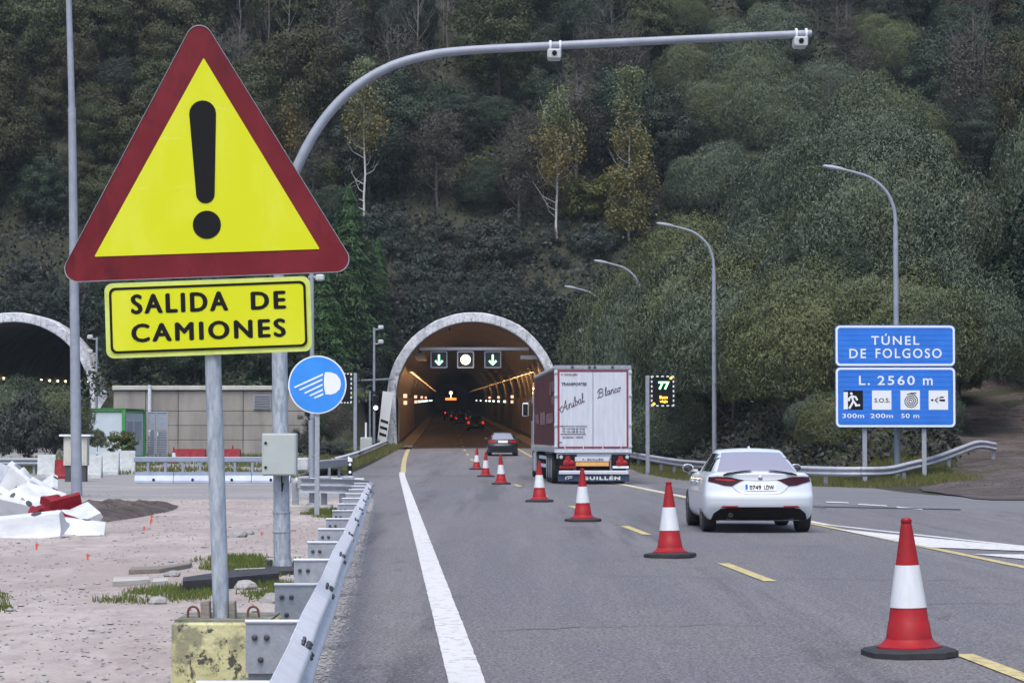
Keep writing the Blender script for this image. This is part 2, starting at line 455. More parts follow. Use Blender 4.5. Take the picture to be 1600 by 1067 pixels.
    def mesh(s, name, mats, smooth=True, ang=35, base=None):
        me = bpy.data.meshes.new(name)
        vs = s.v
        if base is not None:
            vs = [(v[0] - base[0], v[1] - base[1], v[2] - base[2]) for v in vs]
        me.from_pydata(vs, [], s.f)
        if not isinstance(mats, (list, tuple)): mats = [mats]
        for m in mats: me.materials.append(M[m] if isinstance(m, str) else m)
        if len(mats) > 1: me.polygons.foreach_set('material_index', s.mi)
        bm = bmesh.new(); bm.from_mesh(me)
        bmesh.ops.recalc_face_normals(bm, faces=bm.faces)
        bm.to_mesh(me); bm.free()
        if smooth:
            me.shade_smooth(); me.set_sharp_from_angle(angle=R(ang))
        me.update()
        return me
    def build(s, name, mats, parent=None, world=False, smooth=True, ang=35):
        base = None
        if world and parent is not None: base = BASE.get(parent.name, (0, 0, 0))
        me = s.mesh(name, mats, smooth, ang, base)
        return link(name, me, parent)

def link(name, me, parent=None):
    o = bpy.data.objects.new(name, me)
    C.objects.link(o)
    if parent is not None:
        o.parent = parent
        BASE[o.name] = BASE.get(parent.name, (0, 0, 0))
    return o

def tag(o, label=None, cat=None, group=None, kind=None):
    if label: o['label'] = label
    if cat: o['category'] = cat
    if group: o['group'] = group
    if kind: o['kind'] = kind
    return o

def thing(name, label, cat, loc=(0, 0, 0), rz=0.0, group=None):
    o = bpy.data.objects.new(name, None)
    C.objects.link(o)
    o.empty_display_size = 0.2
    o.location = loc
    o.rotation_euler = (0, 0, rz)
    BASE[o.name] = tuple(loc)
    return tag(o, label, cat, group)

def copy_tree(o, parent=None):
    c = o.copy(); C.objects.link(c); c.parent = parent
    for ch in [k for k in o.children]:
        copy_tree(ch, c)
    return c

def struct(name, mb, mats, **k):
    o = mb.build(name, mats, **k); o['kind'] = 'structure'; return o

def roundpoly(pts, r, n=6):
    """round the corners of a convex polygon"""
    out = []
    N = len(pts)
    for i in range(N):
        p = Vector(pts[i]); a = Vector(pts[i - 1]); b = Vector(pts[(i + 1) % N])
        da = (a - p).normalized(); db = (b - p).normalized()
        ang = da.angle(db)
        t = r / math.tan(ang / 2)
        cdir = (da + db).normalized()
        c = p + cdir * (r / math.sin(ang / 2))
        s0 = p + da * t - c; s1 = p + db * t - c
        a0 = math.atan2(s0.y, s0.x); a1 = math.atan2(s1.y, s1.x)
        d = (a1 - a0 + math.pi) % (2 * math.pi) - math.pi
        for k in range(n + 1):
            an = a0 + d * k / n
            out.append((c.x + r * math.cos(an), c.y + r * math.sin(an)))
    return out

def rectpts(x0, z0, x1, z1):
    return [(x0, z0), (x1, z0), (x1, z1), (x0, z1)]

def text_mb(s, x0, z0, w, h, y0, y1, bold=0.0, spacing=1.0, shear=0.0, rot=0.0, fat=0.0):
    if fat:      # heavier lettering: copies a few millimetres apart, each a little less deep
        ms = [text_mb(s, x0 + dx + fat, z0 + dz + fat * .5, w - 2 * fat, h - fat, y0 + k * 2e-4, y1, bold, spacing, shear, rot)
              for k, (dx, dz) in enumerate(((0, 0), (-fat, 0), (fat, 0), (0, fat * .6), (0, -fat * .6)))]
        return merge(*ms)
    """lettering fitted to the box x0,z0,w,h of an xz plane, standing from y0 (front) to y1"""
    cu = bpy.data.curves.new('t', 'FONT')
    cu.body = s
    cu.size = 1.0
    cu.offset = bold
    cu.space_character = spacing
    cu.shear = shear
    cu.resolution_u = 4
    ob = bpy.data.objects.new('t', cu)
    C.objects.link(ob)
    dg = bpy.context.evaluated_depsgraph_get()
    me = bpy.data.meshes.new_from_object(ob.evaluated_get(dg))
    bpy.data.objects.remove(ob); bpy.data.curves.remove(cu)
    bm = bmesh.new(); bm.from_mesh(me); bpy.data.meshes.remove(me)
    bmesh.ops.remove_doubles(bm, verts=bm.verts, dist=1e-4)
    xs = [v.co.x for v in bm.verts]; ys = [v.co.y for v in bm.verts]
    ax, bx, ay, by = min(xs), max(xs), min(ys), max(ys)
    for v in bm.verts:
        X = (v.co.x - ax) / (bx - ax) * w
        Z = (v.co.y - ay) / (by - ay) * h
        if rot:
            X, Z = X * math.cos(rot) - Z * math.sin(rot), X * math.sin(rot) + Z * math.cos(rot)
        v.co = (x0 + X, y1, z0 + Z)
    ret = bmesh.ops.extrude_face_region(bm, geom=bm.faces[:])
    for g in ret['geom']:
        if isinstance(g, bmesh.types.BMVert): g.co.y = y0
    bm.verts.index_update()
    mb = MB()
    mb.add([tuple(v.co) for v in bm.verts], [tuple(v.index for v in f.verts) for f in bm.faces])
    bm.free()
    return mb

def merge(*mbs):
    m = MB()
    for b in mbs: m.add(b.v, b.f)
    return m

# ================================================================== SETTING
TX1, TX2 = -2.55, -32.6          # axes of the two tunnels at the portals
TY = 155.0
RAILP = [(60, 17.0), (70, 14.0), (76, 11.3), (80, 9.0), (87, 7.4), (97, 6.8), (117, 5.9), (140, 4.6), (155, 3.4)]
def rail_x(y):
    return interp(y, [p[0] for p in RAILP], [p[1] for p in RAILP])

def ramp(y):
    return (interp(y, [50, 65, 80, 100, 115, 130, 150, 175], [18, 17.0, 17.8, 21.0, 23.0, 24.8, 28.3, 33]),
            interp(y, [50, 62, 80, 100, 115, 130, 150, 175], [0, 0.0, 0.35, 2.2, 5.8, 10.2, 15.2, 22]))

def height(x, y):
    g = grade(min(y, 157.5))
    h = g
    xb = interp(y, [0, 50, 60, 70, 76, 80, 87, 97, 117, 157], [80, 40, 18.5, 15.5, 12.6, 10.6, 8.4, 7.8, 6.8, 5.4])
    r = x - xb
    w = smooth(74, 99, y)
    hb = 0.0
    if r > 0:
        hb = (0.85 + 0.5 * smooth(98, 135, y)) * w * (math.sqrt(r * r + 4) - 2)
        hb = 26 * (1 - math.exp(-hb / 26))
    nz = noise.noise(Vector((x * 0.13, y * 0.13, 0))) * 1.0 + noise.noise(Vector((x * 0.5, y * 0.5, 4))) * 0.25
    if x > 5:
        xr, zr = ramp(y)
        zr = max(zr, 0)
        d = x - xr
        side = smooth(56, 70, y)
        if d > 2:
            hr = zr + 0.62 * side * (d - 2)
            hr = min(hr, zr + 14)
            hb = hr
        else:
            k = 1 - smooth(2.0, 7.0, abs(d))
            k *= smooth(50, 64, y)
            hb = hb * (1 - k) + zr * k
        h = g + hb + nz * smooth(0.5, 4, hb)
    if y > 157.6:
        hh = 9.6 + 0.64 * (y - 158.5) + nz * 1.3
        hh = hh if hh < 60 else 60 + (hh - 60) * 0.25
        t = smooth(6, 14, x)
        h = max(h, hh) if x > 5 else hh
    else:
        # soft bank behind the retaining wall between the two portals
        if -25.9 < x < -9 and y > 141.5:
            h = max(h, g + 3.2 + 0.35 * (y - 141.5) * smooth(-9.0, -11.5, x) * 1.0)
        if x < -40 and y > 120:
            h = max(h, g + 0.35 * min(-40 - x, 30) * smooth(120, 150, y))
    # ditch by the mast in the yard
    if -14 < x < -6 and 40 < y < 62:
        h -= 0.0
    return h

def grid_mesh(xs, ys, zf, drop=None, lift=0.0):
    mb = MB()
    nx = len(xs)
    for y in ys:
        for x in xs:
            mb.v.append((x, y, zf(x, y) + lift))
    for j in range(len(ys) - 1):
        for i in range(nx - 1):
            if drop and drop((xs[i] + xs[i + 1]) / 2, (ys[j] + ys[j + 1]) / 2): continue
            a = j * nx + i
            mb.f.append((a, a + 1, a + nx + 1, a + nx)); mb.mi.append(0)
    return mb

YR = sorted(set([-60, -40, -20, -10, 0, 5, 10, 20, 30, 40, 50, 60] + [60 + 2.5 * i for i in range(40)]))
YR = [y for y in YR if y <= 157.5]
YH = [158.5, 160, 162.5, 165, 167.5, 170] + [174 + 4 * i for i in range(20)] + [260, 290, 330, 400, 600]
XS = [-600, -300, -150, -90, -70, -60, -50, -45, -42, TX2 - 6.6] + [TX2 + 6.6 + 1.7 * i for i in range(13)] + \
     [-4 + 0 for _ in range(0)] + [TX1 - 6.6, TX1 + 6.6, 5.4, 6.6] + [8 + 1.6 * i for i in range(22)] + [46, 50, 56, 64, 74, 90, 120, 180, 300, 600]
XS = sorted(set(round(x, 3) for x in XS))
_x = []
for a, b_ in zip(XS[:-1], XS[1:]):
    _x.append(a)
    if b_ - a < 0.5: _x.pop()
XS = _x + [XS[-1]]
def in_tunnel(x, y):
    return 157.5 < y < 158.5 and (abs(x - TX1) < 6.6 or abs(x - TX2) < 6.6)
ground = grid_mesh(XS, YR + YH, height, in_tunnel)
struct('ground', ground, 'soil', ang=180)

def sheet(name, fl, fr, y0, y1, m, lift, step=2.5, nx=1, zf=None, kindset=True, parent=None):
    ys = [y0]
    y = math.ceil((y0 + 0.01) / step) * step
    while y < y1 - 0.01:
        ys.append(y); y += step
    ys.append(y1)
    mb = MB()
    for y in ys:
        a, b_ = fl(y), fr(y)
        for k in range(nx + 1):
            x = a + (b_ - a) * k / nx
            mb.v.append((x, y, (zf or (lambda X, Y: grade(Y)))(x, y) + lift))
    for j in range(len(ys) - 1):
        for k in range(nx):
            q = j * (nx + 1) + k
            mb.f.append((q, q + 1, q + nx + 2, q + nx + 1)); mb.mi.append(0)
    o = mb.build(name, m, parent)
    if kindset: o['kind'] = 'structure'
    return o

def jag(y, s=1.0, f=1.3, o=0.0):
    return s * (noise.noise(Vector((y * f, o, 0))) * 0.7 + noise.noise(Vector((y * f * 3.1, o, 5))) * 0.3)

# yard on the left, road, shoulder
sheet('gravel_yard', lambda y: -110, lambda y: Lx(y) - 0.95, 2, 61.5, 'yard', 0.012)
sheet('service_road', lambda y: -110, lambda y: Lx(y) - 0.95, 61.5, 92, 'yardgrey', 0.012)
sheet('gravel_track', lambda y: -60, lambda y: Lx(y) - 1.1 - 0.0 * y, 92, 150, 'yardgrey', 0.010,
      zf=lambda x, y: grade(y))
sheet('gravel_verge', lambda y: Lx(y) - 1.35 + jag(y, 0.1), lambda y: Lx(y) - 0.80, 2, 62, 'yardgrey', 0.020, step=0.4)
sheet('road', lambda y: Lx(y) - 0.90 + jag(y, 0.10, 1.1, 3), lambda y: Lx(y) + (8.6 if y < 100 else max(7.6, rail_x(min(y, 155)) - Lx(y) - 0.2) if y < 155 else 8.2), 2, 158, 'asphalt', 0.030, step=0.5)
sheet('tunnel_road', lambda y: Lx(y) - 0.7, lambda y: Lx(y) + 8.7, 158, 720, 'asphalt', 0.030)
None and sheet('asphalt_patch', lambda y: Lx(y) - 0.84 + jag(y, 0.08, 2.1, 3), lambda y: Lx(y) - 0.84 + 0.30 * (1 - smooth(34, 38, y)) + jag(y, 0.02, 0.8, 8) + .02, 4, 38, 'asphaltdark', 0.034, step=0.4)
sheet('side_asphalt', lambda y: Lx(y) + 8.5, lambda y: interp(y, [2, 50, 62, 70, 76, 80, 87, 97, 117], [60, 34, 17.6, 14.2, 11.6, 9.2, 7.6, 7.0, 6.1]) + jag(y, 0.25, 0.9, 1), 2, 112, 'asphaltold', 0.022, step=1.0)
sheet('slip_road', lambda y: Lx(y) + 8.5 , lambda y: Lx(y) + interp(y, [2, 30, 50, 58], [40, 26, 14, 8.55]), 2, 58, 'asphalt', 0.026, step=1.0)
# dirt track climbing on the right
sheet('dirt_track', lambda y: ramp(y)[0] - 2.8 + jag(y, .6, .4, 2) - 2.4 * (1 - smooth(70, 78, y)), lambda y: ramp(y)[0] + 3.2 + jag(y, .5, .4, 9) + 8 * (1 - smooth(62, 95, y)), 60, 172, 'dirt', 0.0, step=1.25, nx=8,
      zf=lambda x, y: height(x, y) + 0.045)
def left_tunnel_road():
    return sheet('tunnel_road', lambda y: TX2 - 4.6 - 0.028 * (y - 155), lambda y: TX2 + 4.6 - 0.028 * (y - 155), 146, 300, 'asphalt', 0.028)
left_tunnel_road()

def marking(name, label_kind, o0, o1, y0, y1, m, lift=0.038, step=1.0, wob=0.0):
    return sheet(name, lambda y: Lx(y) + o0 + (jag(y, wob, 9, 2)), lambda y: Lx(y) + o1 + (jag(y, wob, 11, 5)), y0, y1, m, lift, step=step)

marking('edge_line', '', -0.12, 0.12, 4, 104, 'whitepaint', step=0.25, wob=0.012)
marking('edge_line', '', -0.06, 0.18, 104, 420, 'yellowpaint')
y = 29.2 - 12.5 - 0.4
yy = 16.7 - 3.0
for k in range(34):
    a = yy + k * 12.5
    if k > 13 and k % 2: continue
    marking('lane_dash', '', 3.62, 3.77, a, a + 3.7, 'yellowpaint')
    if a > 390: break
marking('edge_line', '', 7.18, 7.33, 4, 420, 'yellowpaint', step=1.0, wob=0.01)
# old white edge line that leaves the carriageway, and the gore wedges
sheet('edge_line', lambda y: Lx(y) + interp(y, [30, 43, 60, 110], [9.3, 7.36, 7.34, 7.34]), lambda y: Lx(y) + interp(y, [30, 43, 60, 110], [9.5, 7.52, 7.46, 7.46]), 30, 110, 'whitepaint', 0.037, step=0.5)
def flat(name, pts, m, lift):
    mb = MB(); mb.add([(p[0], p[1], lift + grade(p[1])) for p in pts], [tuple(range(len(pts)))])
    return struct(name, mb, m)
flat('painted_wedge', [G(1298, 828.5), G(1452, 859), G(1600, 865), G(1660, 869), G(1600, 858.5), G(1420, 841)], 'whitepaint', 0.042)
flat('painted_wedge', [G(1520, 870), G(1600, 878), G(1700, 887), G(1700, 880), G(1600, 870.5)], 'whitepaint', 0.042)
for a, b_ in (((1340, 789), (1385, 791.5)), ((1400, 793.5), (1440, 797)), ((1290, 785.5), (1325, 786.5))):
    flat('worn_white_dash', [G(a[0], a[1]), G(b_[0], b_[1]), G(b_[0] + 2, b_[1] + 1.6), G(a[0] + 2, a[1] + 1.6)], 'whitepaint', 0.036)
flat('road_joint', [G(1180, 791), G(1500, 797.5), G(1502, 798.6), G(1180, 792)], 'tar', 0.037)
flat('road_joint', [G(1100, 768), G(1290, 795), G(1292, 797), G(1100, 769)], 'asphaltdark', 0.035)
None and sheet('road_joint', lambda y: Lx(y) + 3.50 + jag(y, .03, .7, 2), lambda y: Lx(y) + 3.525 + jag(y, .03, .7, 2) + jag(y, .01, 3, 1), 8, 80, 'tar', 0.034, step=.3)
for (y0_, o0_, o1_, s_) in ((19.5, .3, 2.6, .25), (27.5, 2.1, 5.9, -.18), (36, .2, 3.4, .12), (33, 4.6, 7.0, .3), (23.2, 4.3, 6.1, -.1)):
    mbc = MB(); n_ = 40
    for i in range(n_ + 1):
        x_ = Lx(y0_) + o0_ + (o1_ - o0_) * i / n_; y_ = y0_ + (x_ - Lx(y0_)) * s_ + .25 * noise.noise(Vector((x_ * 2.3, y0_, 0))) + .08 * noise.noise(Vector((x_ * 9, y0_, 3)))
        w_ = .014 + .010 * noise.noise(Vector((x_ * 5, y0_, 7)))
        mbc.v += [(x_, y_ - w_, .0345), (x_, y_ + w_, .0345)]
    for i in range(n_): mbc.f.append((2 * i, 2 * i + 2, 2 * i + 3, 2 * i + 1)); mbc.mi.append(0)
    struct('road_crack', mbc, 'asphaltdark')
# cracks / seams in the carriageway
flat('road_joint', [G(560, 745), G(760, 745), G(760, 745.5), G(560, 745.5)], 'asphaltdark', 0.036)

hz_ = MB(); hz_.box((0, 290, 62), (1100, 700, 130))
hm = bpy.data.materials.new('air'); hm.use_nodes = True
hm.node_tree.nodes.remove(hm.node_tree.nodes['Principled BSDF'])
hv = hm.node_tree.nodes.new('ShaderNodeVolumePrincipled')
hv.inputs['Color'].default_value = (0.72, 0.86, 1.0, 1)
hv.inputs['Density'].default_value = 0.00016
hm.node_tree.links.new(hv.outputs[0], hm.node_tree.nodes['Material Output'].inputs['Volume'])
hz_o = hz_.build('haze', hm, smooth=False); hz_o['kind'] = 'stuff'
# ------------------------------------------------------------------ tunnels
def arch(r, zc, n=24, wall_in=0.0, zb=0.0):
    """polyline left foot -> crown -> right foot, (x, z)"""
    pts = [(-r + wall_in, zb), (-r + wall_in * 0.3, zb + (zc - zb) * 0.5)]
    for k in range(n + 1):
        a = math.pi - math.pi * k / n
        pts.append((r * math.cos(a), zc + r * math.sin(a)))
    pts += [(r - wall_in * 0.3, zb + (zc - zb) * 0.5), (r - wall_in, zb)]
    return pts

def axis_pt(tx, y):
    return tx - 0.028 * (y - TY), grade(y)

def sweep(prof, tx, ys, ins=None):
    mb = MB(); n = len(prof)
    for y in ys:
        ax, az = axis_pt(tx, y)
        for a, b_ in prof: mb.v.append((ax + a, y, az + b_))
    for j in range(len(ys) - 1):
        for i in range(n - 1):
            q = j * n + i
            mb.f.append((q, q + 1, q + n + 1, q + n)); mb.mi.append(0)
    return mb

def tunnel(name, label, tx, main):
    t = thing(name, label, 'tunnel', (tx, TY, grade(TY)))
    ri, ro, zc = 5.05, 5.68, 3.3
    inner = arch(ri, zc, 28, 0.12)
    outer = arch(ro, zc, 28, 0.02)
    mb = sweep(inner, tx, [154.62, 160, 180, 220, 270, 330, 425, 560, 720] if main else [154.62, 160, 200, 260, 330])
    mb.build('lining', 'lining', t, world=True)
    # collar: front face, back and outside of the pale concrete ring
    cb = MB()
    n = len(inner)
    for y, prof, dz in ((154.6, inner, 0), (154.55, [(a * 1.0, b_) for a, b_ in arch(ri + 0.05, zc, 28, 0.12)], 0), (154.55, [(a, b_) for a, b_ in arch(ro - 0.05, zc, 28, 0.02)], 0), (154.65, outer, 0), (158.9, outer, 0)):
        ax, az = axis_pt(tx, y)
        for a, b_ in prof:
            ang = math.atan2(b_ - zc, a)
            k = 1 + (0.010 * noise.noise(Vector((a * 1.5, b_ * 1.5, y))) if prof is outer else 0)
            cb.v.append((ax + a * k, y, az + zc + (b_ - zc) * k))
    for j in range(4):
        for i in range(n - 1):
            q = j * n + i
            cb.f.append((q, q + 1, q + n + 1, q + n)); cb.mi.append(0)
    cb.build('portal_collar', 'portal', t, world=True)
    # head wall: rectangle with the arch cut out, under the slope
    hw = MB()
    ax, az = axis_pt(tx, 158)
    m = arch(ro - 0.1, zc, 28, 0.02)
    for a, b_ in m: hw.v.append((ax + a, 158.0, az + b_))
    W, H = 6.75, 9.9
    for a, b_ in m:
        d = Vector((a, b_ - zc))
        if b_ <= zc: q = (W * (1 if a > 0 else -1), b_)
        else:
            s = min(W / max(1e-3, abs(d.x)), (H - zc) / max(1e-3, d.y)); q = (d.x * s, zc + d.y * s)
        hw.v.append((ax + q[0], 158.05, az + q[1]))
    for i in range(len(m) - 1):
        hw.f.append((i, i + 1, i + 1 + len(m), i + len(m))); hw.mi.append(0)
    hw.build('head_wall', 'soil', t, world=True)
    eb = MB(); yend = 719.8 if main else 329.8
    ax, az = axis_pt(tx, yend)
    eb.add([(ax + a, yend, az + b_) for a, b_ in arch(ri, zc, 28, 0.12)], [tuple(range(33))])
    eb.build('far_end', 'rubber', t, world=True)
    return t

tun = tunnel('road_tunnel', 'lit tunnel mouth with whitish stained concrete arch swallowing the queue of traffic', TX1, True)
tun2 = tunnel('road_tunnel', 'dark tunnel mouth under a whitish arch behind the bushes left of the warning sign', TX2, False)

# wall panels inside the lit tunnel
for side in (-1, 1):
    for k in range(26):
        y0 = 156.2 + k * 3.0
        mb = MB()
        a0, z0 = axis_pt(TX1, y0); a1, z1 = axis_pt(TX1, y0 + 2.92)
        xo = side * 4.86
        vs = []
        for (ax, az, yy_) in ((a0, z0, y0), (a1, z1, y0 + 2.92)):
            for dx in (0, side * 0.06):
                for zz in (0.55, 3.4):
                    vs.append((ax + xo + dx, yy_, az + zz))
        mb.add(vs, [(0, 1, 3, 2), (4, 6, 7, 5), (0, 4, 5, 1), (2, 3, 7, 6), (0, 2, 6, 4), (1, 5, 7, 3)])
        mb.build('wall_panel', 'panel', tun, world=True, smooth=False)
# kerbs inside the tunnel
for side in (-1, 1):
    mb = MB(); ys = [155.5] + list(range(160, 720, 20))
    pr = [(side * 4.0, 0.03), (side * 4.0, 0.18), (side * 4.95, 0.2)]
    sweep(pr, TX1, ys).build('kerb', 'concrete', tun, world=True, smooth=False)

# luminaires: two rows, one mesh each shared
lum = MB(); lum.box((0, 0, 0), (0.05, 0.28, 0.035)); lum_me = lum.mesh('lamp_glow', 'sodium')
hous = MB(); hous.box((0, 0, 0.06), (0.26, 1.5, 0.10), ch=0.02); hous_me = hous.mesh('tunnel_lamp', 'dark')
first = True
for side in (-1, 1):
    for k in range(40):
        y = 161 + k * 3.2 + (max(0, k - 14) ** 1.75)
        ax, az = axis_pt(TX1, y)
        o = link('tunnel_lamp', hous_me); o.location = (ax + side * 4.15, y, az + 5.15)
        tag(o, 'small sodium lamp in the row high along the %s wall of the lit tunnel' % ('left' if side < 0 else 'right'), 'lamp', 'lamp rows in the lit tunnel')
        g = link('lamp_glow', lum_me, o)
        if k % 3 == 1 and k < 34:
            ld = bpy.data.lights.new('lamp_light', 'POINT'); ld.energy = 55 if k < 20 else 60; ld.color = (1.0, .50, .20); ld.shadow_soft_size = .15
            lo_ = bpy.data.objects.new('lamp_light', ld); C.objects.link(lo_); lo_.parent = o; lo_.location = (-side * .12, 0, -.2)
# cable tray / duct boxes under the lamps, only on the left at the mouth
for k in range(5):
    y = 157 + k * 4.5
    ax, az = axis_pt(TX1, y)
    t = thing('jet_fan', ['nearest', 'second', 'third', 'fourth', 'farthest'][k] + ' of the pale lamp housings hanging in the left shoulder of the lit tunnel', 'lamp', (ax - 3.55, y, az + 6.25), 0, 'pale housings under the tunnel roof')
    t.name = 'floodlight_housing'
    BASE[t.name] = tuple(t.location)
    mb = MB(); mb.box((0, 0, 0), (0.75, 0.6, 0.22), ch=0.05); mb.build('housing', 'galvdull', t)
    mb = MB(); mb.tube([(0, 0, .1), (-0.1, 0, 0.8)], 0.03, 6); mb.build('bracket', 'dark', t)
t = thing('floodlight_housing', 'pale lamp housing high on the right shoulder of the lit tunnel mouth above the truck', 'lamp', (1.15, 156.5, 6.9))
mb = MB(); mb.box((0, 0, 0), (1.2, 0.5, 0.25), ch=0.05); mb.build('housing', 'galv', t)
mb = MB(); mb.tube([(0, 0, .1), (0.1, 0, 0.9)], 0.03, 6); mb.build('bracket', 'dark', t)

# small lit panels along both walls
pm = MB(); pm.box((0, 0, 0), (0.06, 0.40, 0.40), ch=0.01)
pan_me = {k: pm.mesh('signal_panel', k) for k in ('peach', 'whiteled')}
for side in (-1, 1):
    for k in range(13):
        y = 173 + k * 30
        if k > 6 and k % 2 == 0: continue
        if y > 700: break
        ax, az = axis_pt(TX1, y)
        for dz, mk in ((3.55, 'peach'), (3.05, 'peach' if k < 3 else 'whiteled')):
            if mk == 'peach' and k % 2: continue
            o = link('wall_signal', pan_me[mk]); o.location = (ax + side * 4.75, y, az + dz)
            o.scale = (1, 0.7, 0.7) if mk == 'peach' else (1.0, 0.7, 0.6)
            o.rotation_euler = (0, 0, 0)
            # turned to face the traffic
            o.rotation_euler = (0, 0, R(90 - side * 10))
            tag(o, 'small %s signal light on the %s wall of the lit tunnel' % ('peach coloured' if mk == 'peach' else 'white', 'left' if side < 0 else 'right'), 'signal light', 'signal lights on the tunnel walls')

# lights of the dark tunnel (left wall)
dm = MB(); dm.box((0, 0, 0), (0.10, 0.24, 0.18), ch=0.03); dme = dm.mesh('wall_lamp', 'warmled')
for k in range(13):
    y = 176 + k * 4.1
    ax, az = axis_pt(TX2, y)
    o = link('wall_lamp', dme); o.location = (ax - 4.6, y, az + 4.85)
    o.rotation_euler = (0, 0, R(40))
    tag(o, 'tiny white lamp in the dotted row inside the dark tunnel', 'lamp', 'lamps in the dark tunnel')

# lane signals under a beam in the mouth
def lane_signal(px, label, kind):
    p = P(px, 562, 156.2)
    t = thing('lane_signal', label, 'signal', (p.x, p.y, p.z))
    mb = MB(); mb.box((0, 0, 0), (1.10, 0.25, 1.10), ch=0.04); mb.build('housing', 'rubber', t)
    mb = MB()
    mb.ring(roundpoly(rectpts(-.56, -.56, .56, .56), .08), roundpoly(rectpts(-.48, -.48, .48, .48), .06), -0.16, -0.10)
    mb.build('border', 'galvdull' if kind != 'lamp' else 'oldwhite', t)
    if kind == 'arrow':
        mb = MB()
        mb.box((0, -0.14, 0.07), (0.11, 0.03, 0.52))
        for s_ in (-1, 1):
            mb.box((s_ * 0.105, -0.14, -0.20), (0.11, 0.03, 0.36), Matrix.Rotation(R(-s_ * 45) * -1, 3, 'Y'))
        mb.build('green_arrow', 'greenled', t, smooth=False)
    else:
        mb = MB(); mb.lathe([(0.33, -0.13), (0.33, 0.13), (0.0, 0.17)], 24, (0, 0, 0), 'y')
        mb.v = [(v[0], v[1], v[2]) for v in mb.v]
        mb.build('round_lamp', 'warmled', t)
    mb = MB(); mb.tube([(-.2, 0, .5), (-.2, 0, .75)], .03, 6); mb.tube([(.2, 0, .5), (.2, 0, .75)], .03, 6); mb.build('hanger', 'galvdull', t)
    return t
lane_signal(686, 'square signal with green down arrow, hanging left of the round amber lamp', 'arrow')
lane_signal(727.5, 'square signal with a round glowing pale amber lamp under the tunnel beam', 'lamp')
lane_signal(770, 'square signal with green down arrow, hanging right of the round amber lamp', 'arrow')
a, b_ = P(655, 545, 156.2), P(826, 545, 156.2)
mb = MB(); mb.box(((a.x + b_.x) / 2, 156.2, a.z), (b_.x - a.x, 0.22, 0.20), ch=0.02)
o = mb.build('signal_beam', 'galv'); tag(o, 'pale steel beam across the tunnel mouth carrying three lane signals', 'beam')

# hazard panels beside the mouth
def hazard(px0, px1, pxb0, pxb1, y0, y1, label, n):
    """white leaning slab with dark bars at the foot of the arch"""
    D = 153.6
    q = [P(px0, y0, D), P(px1, y0 + 2, D), P(pxb1, y1, D), P(pxb0, y1, D)]
    base = P((pxb0 + pxb1) / 2, y1, D)
    t = thing('hazard_panel', label, 'panel', tuple(base))
    mb = MB(); mb.prism([(p.x, p.z) for p in q], D, D + 0.35)
    mb.build('board', 'white', t, world=True, smooth=False)
    for k in range(n):
        f0 = 0.52 + k * 0.125
        def lerp(f, s_):
            a_ = Vector(q[0]).lerp(q[3], f); b__ = Vector(q[1]).lerp(q[2], f)
            return a_.lerp(b__, s_)
        A, B = lerp(f0, 0.12), lerp(f0 + 0.04, 0.9); C_, D_ = lerp(f0 + 0.09, 0.9), lerp(f0 + 0.05, 0.12)
        mb = MB(); mb.prism([(p.x, p.z) for p in (A, B, C_, D_)], D - 0.02, D + 0.01)
        mb.build('dark_bar', 'black', t, world=True, smooth=False)
    return t
hazard(598, 615, 589, 603, 611, 694, 'tall white panel with dark slanting bars at the left foot of the tunnel arch', 3)

# retaining wall between the tunnels: precast panels with open joints
wall = thing('retaining_wall', 'long beige concrete retaining wall of stacked panels behind the green framed hut', 'wall', (-17, 140, grade(140)))
wa, wb = P(178, 604, 140), P(482, 604, 140)
g0 = grade(140)
hh_ = wa.z - g0
rows = [0, 0.9, 1.75, 2.6, hh_ - 0.25]
ncol = 6
pw = (wb.x - wa.x) / ncol
mb = MB(); mb.box(((wa.x + wb.x) / 2, 140.32, g0 + hh_ / 2 - .1), (wb.x - wa.x - 0.1, 0.3, hh_ - 0.2)); mb.build('backing', 'dark', wall, world=True)
for c in range(ncol):
    for r in range(4):
        mb = MB(); z0, z1 = g0 + rows[r], g0 + rows[r + 1]
        mb.box((wa.x + (c + .5) * pw, 140 + random.uniform(-.01, .01), (z0 + z1) / 2), (pw - 0.03, 0.34, z1 - z0 - 0.025), ch=0.015)
        mb.build('concrete_panel', 'wallcon', wall, world=True)
mb = MB(); mb.box(((wa.x + wb.x) / 2, 139.95, wa.z - 0.08), (wb.x - wa.x + 0.1, 0.6, 0.26), ch=0.03); mb.build('coping', 'concrete', wall, world=True)
for px in (410,):
    p = P(px, 628, 139.8)
    mb = MB()
    for k in range(7): mb.box((p.x, 139.76, p.z + 0.33 - k * 0.1), (0.9, 0.06, 0.055), Matrix.Rotation(R(25), 3, 'X'))
    mb.ring(rectpts(p.x - .5, p.z - .4, p.x + .5, p.z + .42), rectpts(p.x - .45, p.z - .35, p.x + .45, p.z + .37), 139.72, 139.80)
    mb.build('vent_grille', 'galvdull', wall, world=True)
p = P(233, 602, 139.3); q = P(233, 640, 139.3)
mb = MB(); mb.tube([(p.x, 139.5, q.z - 2.2), (p.x, 139.5, p.z + .02)], 0.10, 10)
for k in range(4): mb.tube([(p.x, 139.5, q.z + k * .45), (p.x, 139.5, q.z + k * .45 + .04)], 0.125, 10)
tag(mb.build('flue_pipe', 'galv'), 'slim metal pipe standing against the beige wall behind the hut', 'pipe')
